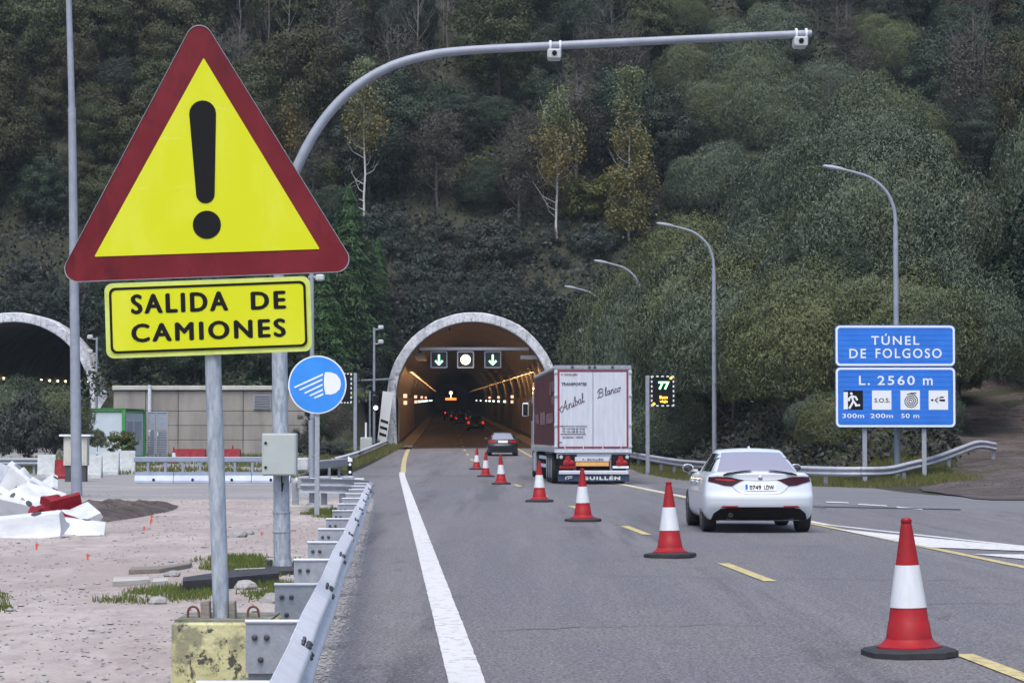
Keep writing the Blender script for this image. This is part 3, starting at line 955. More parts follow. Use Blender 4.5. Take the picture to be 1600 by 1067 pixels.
# return wall at right end of the retaining wall, and wing wall by the left portal
mb = MB()
q = [P(166, 604, 150), P(180, 606, 150), P(182, 640, 150), P(160, 640, 150)]
w0 = P(168, 610, 152); 
mb.prism([(w0.x - .7, grade(150)), (w0.x + .9, grade(150)), (w0.x + .35, grade(150) + 3.6), (w0.x - .8, grade(150) + 4.2)], 150.5, 152.5)
tag(mb.build('wing_wall', 'portal'), 'short white stained wing wall at the right foot of the dark tunnel arch', 'wall')

# ================================================================== ROAD FURNITURE
def quadpx(pts, s, ox, oz):
    return [((x - ox) / s, (oz - y) / s) for x, y in pts]

# ------------------------------------------------------------------ warning sign
S = 3700 / 13.5
base = P(345, 970, 13.5)
ws = thing('warning_sign', 'yellow triangular exclamation sign with dark red border above a SALIDA DE CAMIONES plate', 'road sign', tuple(base))
TILT = R(2.15)
ws.rotation_euler = (0, -TILT, 0)
def wl_(px, py):
    """photo pixel -> sign plane, undoing the tilt"""
    X = (px - 345) / S; Z = (970 - py) / S
    return X * math.cos(TILT) + Z * math.sin(TILT), -X * math.sin(TILT) + Z * math.cos(TILT)
tri = [wl_(85, 443), wl_(560, 426), wl_(306.5, 18)]
zb = min(tri[0][1], tri[1][1]); tri[0] = (tri[0][0], zb); tri[1] = (tri[1][0], zb)
trio = roundpoly(tri, 0.075, 7)
mb = MB(); mb.prism(trio, -0.035, -0.012); tp = mb.build('triangle_plate', 'signred', ws)
mb = MB(); mb.ring([(a, b_) for a, b_ in trio], [(a * 0.994 + 0.0, b_ * 0.994 + 0.015) for a, b_ in trio], -0.040, -0.010); mb.build('folded_rim', 'galvdull', tp)
yt = [wl_(146, 403), wl_(498, 391), wl_(315, 91)]
mb = MB(); mb.prism(roundpoly(yt, 0.004, 3), -0.039, -0.0355); mb.build('yellow_face', 'yellow', tp)
# exclamation stroke: tapered with round ends
def capsule(x0, z0, r0, x1, z1, r1, n=10):
    pts = []
    for k in range(n + 1):
        a = math.pi * k / n
        pts.append((x0 + r0 * math.cos(a), z0 + r0 * math.sin(a)))
    for k in range(n + 1):
        a = math.pi + math.pi * k / n
        pts.append((x1 + r1 * math.cos(a), z1 + r1 * math.sin(a)))
    return pts
a = wl_(314, 179); b_ = wl_(319, 305)
mb = MB(); mb.prism(capsule(a[0], a[1], 21 / S, b_[0], b_[1], 14.5 / S), -0.042, -0.0388); mb.build('exclamation_stroke', 'black', tp)
c_ = wl_(321.5, 353)
mb = MB(); mb.prism([(c_[0] + 22 / S * math.cos(k * math.pi / 18), c_[1] + 22 / S * math.sin(k * math.pi / 18)) for k in range(36)], -0.042, -0.0388); mb.build('exclamation_dot', 'black', tp)
q0 = wl_(162, 445); q1 = wl_(488, 547)
x0, z1, x1, z0 = q0[0], q0[1], q1[0], q1[1]
x0, z0 = wl_(167, 562)[0] - .004, wl_(167, 562)[1]
z1 = wl_(162, 445)[1]; x1 = wl_(487, 549)[0]
mb = MB(); mb.prism(roundpoly(rectpts(x0, z0, x1, z1), 0.045), -0.035, -0.010); pl = mb.build('text_plate', 'palelime', ws)
mb = MB(); mb.prism(roundpoly(rectpts(x0 + .022, z0 + .022, x1 - .022, z1 - .022), 0.035), -0.038, -0.0355); mb.build('yellow_face', 'yellow', pl)
mb = MB(); mb.ring(roundpoly(rectpts(x0 + .026, z0 + .026, x1 - .026, z1 - .026), 0.035), roundpoly(rectpts(x0 + .040, z0 + .040, x1 - .040, z1 - .040), 0.026), -0.0405, -0.0375); mb.build('border_line', 'black', pl)
for txt, (pa, pb, h) in (('SALIDA', ((204, 493), (356, 487), 31)), ('DE', ((391, 486), (446, 484), 28)), ('CAMIONES', ((205, 537), (446, 528), 29))):
    A = wl_(*pa); B = wl_(*pb)
    text_mb(txt, A[0], A[1] , B[0] - A[0], h / S, -0.041, -0.0375, bold=0.0, spacing=1.25, fat=0.0062).build('lettering', 'black', pl)
mb = MB()
mb.tube([(0, 0.03, -0.35), (0, 0.03, 3.1)], 0.047, 18)
mb.build('post', 'mottled', ws)
for z in (z0 + .12, z1 - .1, zb + .2, zb + .9):
    mb = MB(); mb.box((0, 0.045, z), (0.13, 0.10, 0.035), ch=0.005); mb.build('clamp', 'galvdull', ws)

# concrete foot
bx0, bx1 = P(268, 972, 13.35), P(425, 972, 13.35)
zt = bx0.z
cb = thing('concrete_block', 'square concrete block with flaking yellow paint holding the warning sign post', 'block', ((bx0.x + bx1.x) / 2, 13.65, 0))
w = bx1.x - bx0.x
mb = MB(); mb.box((0, 0, zt / 2), (w, 0.62, zt), ch=0.015)
blk = mb.build('block_body', 'yelcon', cb)
mb = MB(); mb.box((0, 0, zt + 0.006), (w - .03, 0.59, 0.014)); mb.build('mossy_top', 'mossy', cb)
for px in (300, 394):
    p = P(px, 975, 13.5)
    mb = MB(); r = 0.030
    mb.tube([(p.x - r, 13.55, zt - .02), (p.x - r, 13.55, zt + .04)] + [(p.x + r * math.cos(math.pi - k * math.pi / 6), 13.55, zt + .045 + r * math.sin(k * math.pi / 6)) for k in range(7)] + [(p.x + r * 1.3, 13.55, zt - .02)], 0.007, 8)
    o = mb.build('lifting_loop', 'rust', cb, world=True)
for px, w_ in ((322, 0.05), (364, 0.035)):
    p = P(px, 955, 13.5)
    mb = MB(); mb.box((p.x, 13.5, zt + 0.05), (w_, 0.09, 0.12), Matrix.Rotation(R(random.uniform(-4, 4)), 3, 'Y'), ch=0.004)
    tag(mb.build('wooden_wedge', 'wood'), 'dark wooden wedge on the concrete block just %s of the sign post' % ('left' if px < 340 else 'right'), 'wedge')

# ------------------------------------------------------------------ W-beam barriers
WPROF = [(0.0, 0.0), (0.012, 0.012), (0.070, 0.045), (0.080, 0.060), (0.080, 0.088), (0.070, 0.103), (0.012, 0.142), (0.006, 0.155), (0.012, 0.168),
         (0.070, 0.207), (0.080, 0.222), (0.080, 0.250), (0.070, 0.265), (0.012, 0.298), (0.0, 0.310)]
def beam_mb(path, side=1, th=0.006, off=0.0, prof=WPROF):
    """path: points of the beam's foot line (back side); side=+1 ridges towards +x of travel"""
    mb = MB(); n = len(prof)
    for i, p in enumerate(path):
        p = Vector(p)
        a = Vector(path[max(0, i - 1)]); b_ = Vector(path[min(len(path) - 1, i + 1)])
        t = (b_ - a); t.z = 0; t.normalize()
        nrm = Vector((t.y, -t.x, 0)) * side
        for k, (d, z) in enumerate(prof):
            mb.v.append(tuple(p + nrm * (d + off) + Vector((0, 0, z + (0.004 if k >= n - 2 else 0)))))
        for k, (d, z) in reversed(list(enumerate(prof))):
            mb.v.append(tuple(p + nrm * (d + off - th) + Vector((0, 0, z))))
    m = 2 * n
    for i in range(len(path) - 1):
        for k in range(m):
            k2 = (k + 1) % m
            mb.f.append((i * m + k, i * m + k2, (i + 1) * m + k2, (i + 1) * m + k)); mb.mi.append(0)
    mb.f.append(tuple(range(m))); mb.f.append(tuple((len(path) - 1) * m + k for k in range(m))[::-1]); mb.mi += [0, 0]
    return mb

def post_mb(x, y, z0, z1, w=0.10, d=0.055):
    mb = MB(); t = 0.006
    mb.box((x, y - d / 2, (z0 + z1) / 2), (w, t, z1 - z0))
    mb.box((x - w / 2 + t / 2, y + t / 2, (z0 + z1) / 2), (t, d, z1 - z0))
    mb.box((x + w / 2 - t / 2, y + t / 2, (z0 + z1) / 2), (t, d, z1 - z0))
    return mb

# near barrier on the left kerb
gr = thing('crash_barrier', 'galvanised crash barrier with stepped spacer blocks beside the yellow painted concrete block', 'crash barrier', (Lx(20) - .95, 20, 0))
ZR = 0.41
sec = [2.6 + 4.0 * i for i in range(12)]
sec[-1] = 46.6
for i in range(len(sec) - 1):
    ys = np.linspace(sec[i], sec[i + 1] + 0.30, 9)
    pth = [(Lx(y) - 0.945 + jag(y, 0.02, 0.25, 4), y, ZR + jag(y, 0.008, 0.3, 6)) for y in ys]
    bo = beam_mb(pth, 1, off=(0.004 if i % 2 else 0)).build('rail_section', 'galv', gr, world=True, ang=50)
# bolts
bolt = MB(); bolt.lathe([(0.016, 0), (0.016, 0.012), (0.008, 0.016)], 8, axis='x'); bme = bolt.mesh('bolt', 'dark')
for s_ in sec[1:-1]:
    for dy in (0.06, 0.22):
        for zo in (0.012 + .02, 0.142 + .012, 0.29):
            o = link('bolt', bme, gr); x = Lx(s_ + dy) - 0.945 + 0.018 + (0.012 if 0.1 < zo < 0.2 else .03)
            o.location = (x - BASE[gr.name][0], s_ + dy - 20, ZR + zo)
        for zo in (0.268, 0.22):
            o = link('bolt', bme, gr); o.rotation_euler = (0, R(-50), 0)
            o.location = (Lx(s_ + dy) - 0.945 + (0.076 if zo > .25 else .082) - BASE[gr.name][0], s_ + dy - 20, ZR + zo)
posts_y = [2.95 + 2.97 * i for i in range(16)]
for y in posts_y:
    x = Lx(y) - 0.95
    post_mb(x - 0.20, y + 0.06, -0.3, 0.70, 0.12, 0.06).build('post', 'galvdull', gr, world=True, smooth=False)
    mb = MB()
    mb.box((x - 0.135, y, 0.575), (0.27, 0.006, 0.25))
    mb.box((x - 0.135, y + 0.04, 0.702), (0.275, 0.09, 0.008))
    mb.box((x - 0.135, y + 0.04, 0.448), (0.27, 0.09, 0.006))
    sp = mb.build('spacer_block', 'galvdull', gr, world=True)
    mb = MB(); mb.tube([(x - 0.273, y - 0.004, 0.703), (x + 0.0, y - 0.004, 0.703)], 0.010, 8); mb.build('top_lip', 'galv', sp, world=True)
    mb = MB()
    for bxx, bz in ((-0.225, 0.625), (-0.165, 0.625), (-0.195, 0.515)):
        mb.lathe([(0.015, -0.0), (0.015, 0.012), (0.007, 0.018)], 8, (x + bxx, y - 0.004, bz), 'y')
    mb.build('spacer_bolts', 'dark', sp, world=True)

# curved end of the barrier turning back to the left round D=50
ge = thing('crash_barrier', 'short double sided barrier end turning away left behind the stepped barrier, below the marker post', 'crash barrier', (-4, 52, 0))
ex = Lx(46.6) - .945
pth = [(ex, 46.9, ZR), (ex - .05, 48.5, ZR), (ex - .3, 50.0, ZR), (ex - .8, 51.2, ZR), (ex - 1.4, 51.7, ZR), (ex - 1.8, 51.9, ZR)]
cr = []
for i in range(len(pth) - 1):
    for k in range(4): cr.append(Vector(pth[i]).lerp(Vector(pth[i + 1]), k / 4))
cr.append(Vector(pth[-1]))
beam_mb(cr, 1).build('rail_section', 'galvdull', ge, world=True, ang=50)
for px, py in ((540, 808), (468, 782), (512, 782)):
    p = G(px, 795)
    post_mb(p.x, 52.6, 0, 0.62, 0.14, 0.08).build('post', 'galvdull', ge, world=True, smooth=False)
for px in (545, 508, 475):
    p = P(px, 750, 52.4)
    mb = MB(); mb.box((p.x, 52.3, 0.62), (0.26, 0.16, 0.28), ch=0.02); mb.build('spacer_block', 'galvdull', ge, world=True)
a = P(462, 752, 52.5); b_ = P(590, 752, 52.5)
mb = MB(); mb.tube([(a.x, 52.5, 0.64), (b_.x - .3, 52.5, 0.64)], 0.085, 12); mb.build('crash_tube', 'oldwhite', ge, world=True)
for px in (458, 483, 500):
    p = P(px, 780, 57); g_ = G(px, 783)
    mb = MB(); mb.box((g_.x, g_.y, 0.28), (0.05, 0.06, 0.55), Matrix.Rotation(R(8 if px < 480 else -8), 3, 'Y')); mb.box((g_.x, g_.y, 0.015), (0.3, 0.3, 0.03)); mb.build('splayed_foot', 'oldwhite', ge, world=True)

# middle barrier along the left edge towards the tunnel
gm = thing('crash_barrier', 'galvanised barrier running uphill from the black and white marker post to the tunnel mouth', 'crash barrier', (-7.6, 120, 0.2))
ysm = np.linspace(100, 150, 13)
ptm = [(interp(y, [100, 130, 150], [-7.5, -7.75, -7.95]), y, grade(y) + 0.44) for y in ysm]
for i in range(0, 12, 3):
    beam_mb(ptm[i:i + 4], 1, off=0.004 * (i % 2)).build('rail_section', 'galv', gm, world=True, ang=50)
for y in np.linspace(100.5, 149.5, 18):
    x = interp(y, [100, 130, 150], [-7.5, -7.75, -7.95])
    post_mb(x - .1, y, grade(y) - .2, grade(y) + .72).build('post', 'galvdull', gm, world=True, smooth=False)
bb = MB(); bb.box((-7.45, 100.05, 0.66), (0.5, 0.12, 0.32), ch=.02); 
# white box end terminal
tm = thing('barrier_terminal', 'white box shaped barrier end behind the pair of slim poles', 'barrier end', (-7.2, 85, 0))
p = P(472, 725, 80)
mb = MB(); mb.box((p.x, 80, p.z), (0.52, 1.2, 0.42), ch=.04); mb.build('white_box', 'oldwhite', tm, world=True)
q = P(497, 720, 92)
mb = MB(); mb.box(((p.x + q.x) / 2 + .3, 88, 0.62), (0.30, 15, 0.30), Matrix.Rotation(R(-2), 3, 'Z'), ch=.02); mb.build('box_rail', 'galvdull', tm, world=True)
for y in (83, 88, 93):
    post_mb(p.x + .3, y, 0, .5).build('post', 'galvdull', tm, world=True, smooth=False)

# low verge kerb under the middle barrier
mb = MB(); ys = np.linspace(98, 152, 28)
for y in ys:
    x = interp(y, [98, 130, 152], [-7.3, -7.55, -7.75]); z = grade(y)
    x2 = min(Lx(y) - 0.8, x + 1.9)
    for dx, dz in ((-1.6, 0.28), (-0.4, 0.30), (0.1, 0.30), (0.35, 0.02)):
        mb.v.append((x + dx, y, z + dz + jag(y + dx * 3, .05, .5, dx)))
for j in range(len(ys) - 1):
    for k in range(3):
        q_ = j * 4 + k; mb.f.append((q_, q_ + 1, q_ + 5, q_ + 4)); mb.mi.append(0)
struct('grass_verge', mb, 'soil')
sheet('road_shoulder', lambda y: interp(y, [62, 100, 130, 152], [Lx(62) - 1.2, -7.0, -7.2, -7.4]), lambda y: Lx(y) - 0.8, 62, 154, 'asphalt', 0.024, step=1.0)

# right barrier
gb = thing('crash_barrier', 'barrier running from behind the truck and flaring up the bank beside the blue sign', 'crash barrier', (9, 80, 0))
rp = [(17.3, 84.8, 1.12), (16.5, 84.0, 1.20), (15.4, 82.2, 0.95), (14.3, 80.2, 0.70), (13.1, 78.4, 0.50), (12.2, 77.0, 0.37), (11.2, 76.2, 0.36), (10.2, 77.0, 0.36), (9.3, 79.2, 0.37), (8.3, 82.8, 0.38), (7.5, 87, 0.40), (7.1, 92, 0.41), (6.8, 97, 0.42), (6.35, 107, 0.50), (5.9, 117, 0.60), (5.3, 128, 0.75), (4.6, 140, 1.0), (3.9, 152, 1.2)]
def catmull(pts, n):
    out = []
    for i in range(len(pts) - 1):
        p0 = Vector(pts[max(0, i - 1)]); p1 = Vector(pts[i]); p2 = Vector(pts[i + 1]); p3 = Vector(pts[min(len(pts) - 1, i + 2)])
        for k in range(n):
            t = k / n
            out.append(0.5 * ((2 * p1) + (p2 - p0) * t + (2 * p0 - 5 * p1 + 4 * p2 - p3) * t * t + (3 * p1 - p0 - 3 * p2 + p3) * t ** 3))
    out.append(Vector(pts[-1]))
    return out
rpc = catmull(rp, 6)
for i in range(0, len(rpc) - 1, 12):
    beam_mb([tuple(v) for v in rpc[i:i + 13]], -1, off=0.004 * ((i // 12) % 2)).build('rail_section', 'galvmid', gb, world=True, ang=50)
dacc = 0; last = rpc[0]
cnt = 0
for v in rpc[1:]:
    dacc += (v - last).length; last = v
    if dacc > 3.9 or cnt == 0:
        dacc = 0; cnt += 1
        zg = height(v.x, v.y)
        post_mb(v.x, v.y + 0.10, zg - .3, v.z + .29, 0.12, .06).build('post', 'galvdull', gb, world=True, smooth=False)
        if cnt % 2 == 0 and v.y > 82:
            mb = MB(); mb.box((v.x - .1, v.y - .12, v.z + .15), (0.03, 0.07, 0.09)); mb.build('reflector', 'orange', gb, world=True)

# ------------------------------------------------------------------ camera mast with curved arm
D = 28.5
pb = G(441, 892)
mast = thing('camera_mast', 'tall galvanised mast whose curved arm reaches over the road with two small cameras', 'mast', tuple(pb))
k = 3700 / pb.y
def A3(px, py): return P(px, py, pb.y)
path = [A3(441, 890), A3(440, 700), A3(437, 560), A3(436, 430)]
mb = MB(); mb.tube([A3(441.5, 893), A3(441, 876)], [0.125, 0.115], 20); mb.tube([A3(441, 878), A3(440, 800)], 0.104, 20)
mb.tube([A3(440, 800), A3(437, 560), A3(436, 470)], [0.098, 0.095, 0.088], 20)
for py in (800, 830): mb.tube([A3(440, py - 1.2), A3(440, py + 1.2)], 0.112, 20)
mb.build('pole', 'mottled', mast, world=True)
arm = catmull([A3(436, 475), A3(437, 400), A3(446, 320), A3(466, 258), A3(500, 196), A3(545, 145), A3(600, 109), A3(655, 90), A3(720, 80), A3(865, 72), A3(1060, 62.5), A3(1268, 53)], 6)
mb = MB(); mb.tube(arm, [0.068 - 0.020 * i / (len(arm) - 1) for i in range(len(arm))], 16); mb.build('arm', 'pole', mast, world=True)
mb = MB(); q_ = A3(441, 894); mb.box((q_.x, q_.y, 0.035), (0.42, 0.42, 0.05), ch=.004); mb.build('base_plate', 'dark', mast, world=True)
mb = MB()
for sx in (-1, 1):
    for sy in (-1, 1): mb.tube([(q_.x + sx * .16, q_.y + sy * .16, .05), (q_.x + sx * .16, q_.y + sy * .16, .13)], .016, 8)
mb.build('anchor_bolts', 'dark', mast, world=True)
p0, p1 = P(409, 743, pb.y - .3), P(463, 677, pb.y - .3)
mb = MB(); mb.box(((p0.x + p1.x) / 2, pb.y - .2, (p0.z + p1.z) / 2), (p1.x - p0.x, 0.2, p1.z - p0.z), ch=.008)
bxo = mb.build('junction_box', 'cabinet', mast, world=True)
mb = MB()
mb.box(((p0.x + p1.x) / 2, pb.y - .305, (p0.z + p1.z) / 2), (p1.x - p0.x - .03, 0.012, p1.z - p0.z - .03), ch=.004); mb.build('door', 'cabinet', bxo, world=True)
for py in (692, 730):
    q_ = P(415, py, pb.y - .32)
    mb = MB(); mb.lathe([(0.017, -0.01), (0.017, 0.012), (0.01, 0.016)], 10, (q_.x, pb.y - .31, q_.z), 'y'); mb.build('lock', 'black', bxo, world=True)
q_ = P(440, 752, pb.y - .1)
mb = MB(); mb.tube([(q_.x, pb.y - .12, q_.z + .2), (q_.x + .01, pb.y - .14, q_.z - .12), (q_.x + .02, pb.y - .1, q_.z - .02)], 0.008, 6); mb.build('cable', 'black', mast, world=True)
for px, py, nm in ((866, 73, 0), (1250, 54, 1)):
    c0 = A3(px, py)
    t = thing('traffic_camera', ['small white boxed camera strapped under the middle of the curved arm', 'small grey boxed camera strapped under the far tip of the curved arm'][nm], 'camera', tuple(c0))
    mb = MB()
    for dx in (-.06, .06): mb.tube([(dx, 0, 0), (dx + .025, 0, 0)], 0.074, 16)
    mb.build('strap', 'galv', t)
    mb = MB(); mb.box((0.0, 0, -.10), (0.17, 0.24, .11), ch=.015); mb.box((0, -.02, -.155), (.14, .28, .012)); mb.build('camera_body', 'oldwhite', t)
    mb = MB(); mb.lathe([(0.03, 0), (0.03, 0.03), (0.02, 0.035)], 12, (0, -.12, -.10), 'y'); mb.build('lens', 'black', t)
    mb = MB(); mb.tube([(.07, 0, -.1), (.12, 0, -.12), (.14, 0, -.06), (.11, 0, -.0)], .006, 6); mb.build('cable', 'black', t)

# ------------------------------------------------------------------ round blue sign on a slim post
D = 47.6
pb = G(496.5, 808)
bs = thing('blue_round_sign', 'round blue sign with white dipped headlight symbol on a slim square post', 'road sign', tuple(pb))
c0 = P(496, 601, pb.y)
r = 45.5 / 3700 * pb.y
mb = MB(); mb.box((pb.x - .02, pb.y + .03, (c0.z + .1) / 2), (0.10, 0.05, c0.z + .1), ch=.006); mb.build('post', 'galvdull', bs, world=True)
def disc(c, r, y0, y1, n=48):
    mb = MB(); mb.prism([(c[0] + r * math.cos(2 * math.pi * i / n), c[1] + r * math.sin(2 * math.pi * i / n)) for i in range(n)], y0, y1); return mb
dk = disc((c0.x, c0.z), r, pb.y - .03, pb.y).build('disc', 'white', bs, world=True)
disc((c0.x, c0.z), r * 0.955, pb.y - .036, pb.y - .0305).build('blue_face', 'bluelight', dk, world=True)
Sg = 3700 / pb.y
def q2(px, py):
    v = P(px, py, pb.y); return (v.x, v.z)
lampo = [(508, 581.5), (517, 581.5), (526, 585), (531.5, 592), (533, 600), (531, 608), (525, 614), (517, 616.5), (509, 616)]
lamp = [q2(*p) for p in lampo] + [q2(507, 607), q2(506.3, 598), q2(506.8, 589)]
mb = MB(); mb.prism(lamp, pb.y - .041, pb.y - .0365); mb.build('headlight_symbol', 'white', dk, world=True)
for (a0, b0, a1, b1) in ((505, 585, 461, 605), (504, 593, 469, 609), (504, 601, 477, 614), (504.5, 609, 485, 618), (505.5, 615.5, 492, 621.5)):
    A = q2(a0, b0); B = q2(a1, b1); d = 1.55 / Sg
    mb = MB(); mb.prism([(A[0], A[1] + d), (A[0], A[1] - d), (B[0], B[1] - d * .8), (B[0] - .02, B[1] + d * .4)], pb.y - .041, pb.y - .0365); mb.build('light_beam', 'white', dk, world=True, smooth=False)

# slim round mast beside it, with cameras at the top
pb = G(487.5, 797)
cm = thing('slim_mast', 'slim round grey mast on a concrete foot just behind the round blue sign', 'mast', tuple(pb))
top = P(487, 428, pb.y)
mb = MB(); mb.tube([(pb.x, pb.y, 0.02), (top.x, pb.y, 2.0)], [0.062, 0.062], 14); mb.tube([(pb.x, pb.y, 2.0), (top.x, pb.y, top.z)], [0.052, 0.048], 14)
for z in (1.2, 2.05): mb.tube([(pb.x, pb.y, z), (pb.x, pb.y, z + .03)], .07, 14)
mb.build('pole', 'pole', cm, world=True)
mb = MB(); mb.box((pb.x - .05, pb.y, .05), (1.0, .7, .14), ch=.02); mb.build('foot', 'concrete', cm, world=True)
mb = MB(); mb.lathe([(.12, 0), (.12, .03), (.07, .05)], 14, (pb.x, pb.y, .12)); mb.build('flange', 'galv', cm, world=True)
q_ = P(500, 434, pb.y)
mb = MB(); mb.box((q_.x, pb.y, q_.z), (.20, .16, .14), ch=.03); mb.box((q_.x - .15, pb.y, q_.z + .02), (.22, .04, .04)); mb.build('camera_head', 'oldwhite', cm, world=True)

# marker post
pb = G(548, 760)
mp = thing('marker_post', 'white marker post with black band and two round reflectors beside the barrier end', 'marker post', (P(547, 740, 68).x, 68, 0))
X = P(547, 740, 68).x
mb = MB(); mb.box((X, 68, 0.50), (0.13, 0.07, 1.0), ch=.01); mb.prism([(X - .065, 1.0), (X + .065, 1.0), (X - .065, 1.08)], 67.965, 68.035); mb.build('post_body', 'white', mp, world=True)
mb = MB(); mb.box((X, 67.995, 0.72), (0.135, 0.072, 0.40), ch=.004); mb.build('black_band', 'black', mp, world=True)
for z in (.84, .62):
    mb = MB(); mb.lathe([(.042, 0), (.042, .01), (.03, .014)], 14, (X, 67.958, z), 'y'); mb.build('reflector', 'white', mp, world=True)

# ------------------------------------------------------------------ street lamps
def street_lamp(pxb, D, label, pxtop=None, zg=None):
    X = (pxb - 800) / 3700 * D
    zg = height(X, D) if zg is None else zg
    t = thing('street_lamp', label, 'street lamp', (X, D, zg), 0, 'street lamps along the right shoulder')
    H = 10.7 - zg
    mb = MB(); mb.tube([(0, 0, -.3), (0, 0, H - 1.9)], [0.105, 0.085], 14); mb.build('pole', 'pole', t)
    arc = catmull([(0, 0, H - 1.95), (-.05, 0, H - 1.35), (-.32, 0, H - .75), (-.85, 0, H - .30), (-1.45, 0, H - .10), (-1.75, 0, H - .03)], 5)
    mb = MB(); mb.tube(arc, [0.062 - .02 * i / len(arc) for i in range(len(arc))], 10); mb.build('arm', 'pole', t)
    rot = Matrix.Rotation(R(10), 3, 'Y')
    mb = MB()
    prof = [(-.42, .00, .10, .02), (-.36, .0, .15, .07), (-.1, 0, .165, .10), (.2, 0, .14, .085), (.40, 0, .07, .045)]
    n = 12
    for (xx, zz, ry, rz) in prof:
        for k_ in range(n):
            a_ = 2 * math.pi * k_ / n
            mb.v.append(tuple(rot @ Vector((xx, ry * math.cos(a_), zz + rz * max(-.5, math.sin(a_)))) + Vector((-2.05, 0, H + .02))))
    for i in range(len(prof) - 1):
        for k_ in range(n):
            k2 = (k_ + 1) % n
            mb.f.append((i * n + k_, i * n + k2, (i + 1) * n + k2, (i + 1) * n + k_)); mb.mi.append(0)
    mb.f.append(tuple(range(n))); mb.f.append(tuple(4 * n + k_ for k_ in range(n))); mb.mi += [0, 0]
    mb.build('lamp_head', 'galvdull', t)
    return t
street_lamp(1401, 80, 'nearest right hand street lamp, its pole rising through the large blue tunnel sign', zg=0.2)
street_lamp(1116, 101.5, 'curved street lamp standing behind the white car in front of the willow bank', zg=0.1)
street_lamp(1002, 123, 'street lamp mostly buried in the foliage right of the truck roof')
street_lamp(945, 144, 'farthest street lamp, head showing above the truck against the dark bushes')

pb = G(120, 776)
tl = thing('lamp_mast', 'tall tapering grey mast behind the warning sign, running out of the top of the picture', 'mast', tuple(pb))
tp_ = P(104, -120, pb.y); md = P(112.5, 172, pb.y)
mb = MB(); mb.tube([tuple(pb), tuple(md)], [0.155, 0.105], 18); mb.build('pole', 'pole', tl, world=True)
mb = MB(); mb.tube([tuple(md - Vector((0, 0, .02))), tuple(tp_)], [0.092, 0.07], 18); mb.tube([tuple(md - Vector((0, 0, .05))), tuple(md + Vector((0, 0, .05)))], .112, 18); mb.build('upper_pole', 'pole', tl, world=True)
mb = MB(); mb.tube([tuple(tp_), tuple(tp_ + Vector((-.6, 0, .4))), tuple(tp_ + Vector((-1.8, 0, .6)))], .05, 10); mb.box(tuple(tp_ + Vector((-2.2, 0, .6))), (.9, .3, .16), ch=.05); mb.build('lamp_head', 'galvdull', tl, world=True)

# ------------------------------------------------------------------ camera poles near the tunnel
def campole(px, pyt, D, label, side, group=None, r=.09):
    X = P(px, 600, D).x; top = P(px, pyt, D)
    t = thing('camera_pole', label, 'camera pole', (X, D, grade(D)), 0, group)
    mb = MB(); mb.tube([(X, D, grade(D) - .2), (X, D, top.z)], [r, r * .8], 12); mb.build('pole', 'pole', t, world=True)
    for dz in (-.1, -1.0):
        mb = MB(); mb.box((X + side * .42, D, top.z + dz + .12), (.34, .30, .26), ch=.05); mb.box((X + side * .2, D, top.z + dz), (.4, .06, .06)); mb.build('camera_head', 'oldwhite', t, world=True)
    return t
campole(584.5, 512, 148, 'grey pole with two white camera heads left of the lit tunnel arch', 1)
campole(919, 517, 150, 'grey pole with two white camera heads rising behind the truck', -1)
campole(151, 527, 146, 'thin grey pole with two small camera heads in front of the dark tunnel arch', -1)
X = P(581, 610, 146).x
sp_ = thing('traffic_light', 'small traffic light showing white green beside the hazard panel of the tunnel', 'traffic light', (X, 146, grade(146)))
mb = MB(); mb.tube([(X - .12, 146, grade(146)), (X - .12, 146, P(0, 611, 146).z)], .06, 10); mb.build('pole', 'pole', sp_, world=True)
q_ = P(587, 630, 145.8)
mb = MB(); mb.box((q_.x, 145.9, q_.z), (.32, .25, .95), ch=.04); mb.build('housing', 'black', sp_, world=True)
mb = MB(); q_ = P(587, 637, 145.7); mb.lathe([(.14, 0), (.14, .03), (.08, .06)], 14, (q_.x, 145.76, q_.z), 'y'); mb.build('green_lens', 'whiteled', sp_, world=True)

# cabinet with antenna
pb = P(572.5, 706, 132)
cab = thing('roadside_cabinet', 'pale cabinet with a short white tube on top beside the middle barrier', 'cabinet', (pb.x, 132, grade(132)))
tz = P(572, 683, 132).z
mb = MB(); mb.box((pb.x, 132, (tz + grade(132)) / 2), (.66, .5, tz - grade(132)), ch=.03); mb.build('cabinet_body', 'cabinet', cab, world=True)
mb = MB(); mb.box((pb.x, 131.74, (tz + grade(132)) / 2), (.56, .02, (tz - grade(132)) * .85), ch=.004); mb.build('door', 'cabinet', cab, world=True)
mb = MB(); mb.tube([(pb.x - .03, 132, tz), (pb.x - .03, 132, P(0, 660, 132).z)], .055, 10); mb.build('white_tube', 'white', cab, world=True)
# pipe reaching from the arch to left (steel arm)
a = P(555, 595, 150); b_ = P(614, 592, 153)
mb = MB(); mb.tube([tuple(a), tuple(b_)], .06, 8); mb.tube([(a.x, 150, grade(150)), tuple(a)], .05, 8)
tag(mb.build('height_gauge_arm', 'pole'), 'thin horizontal steel arm reaching the left shoulder of the lit tunnel arch', 'pole')

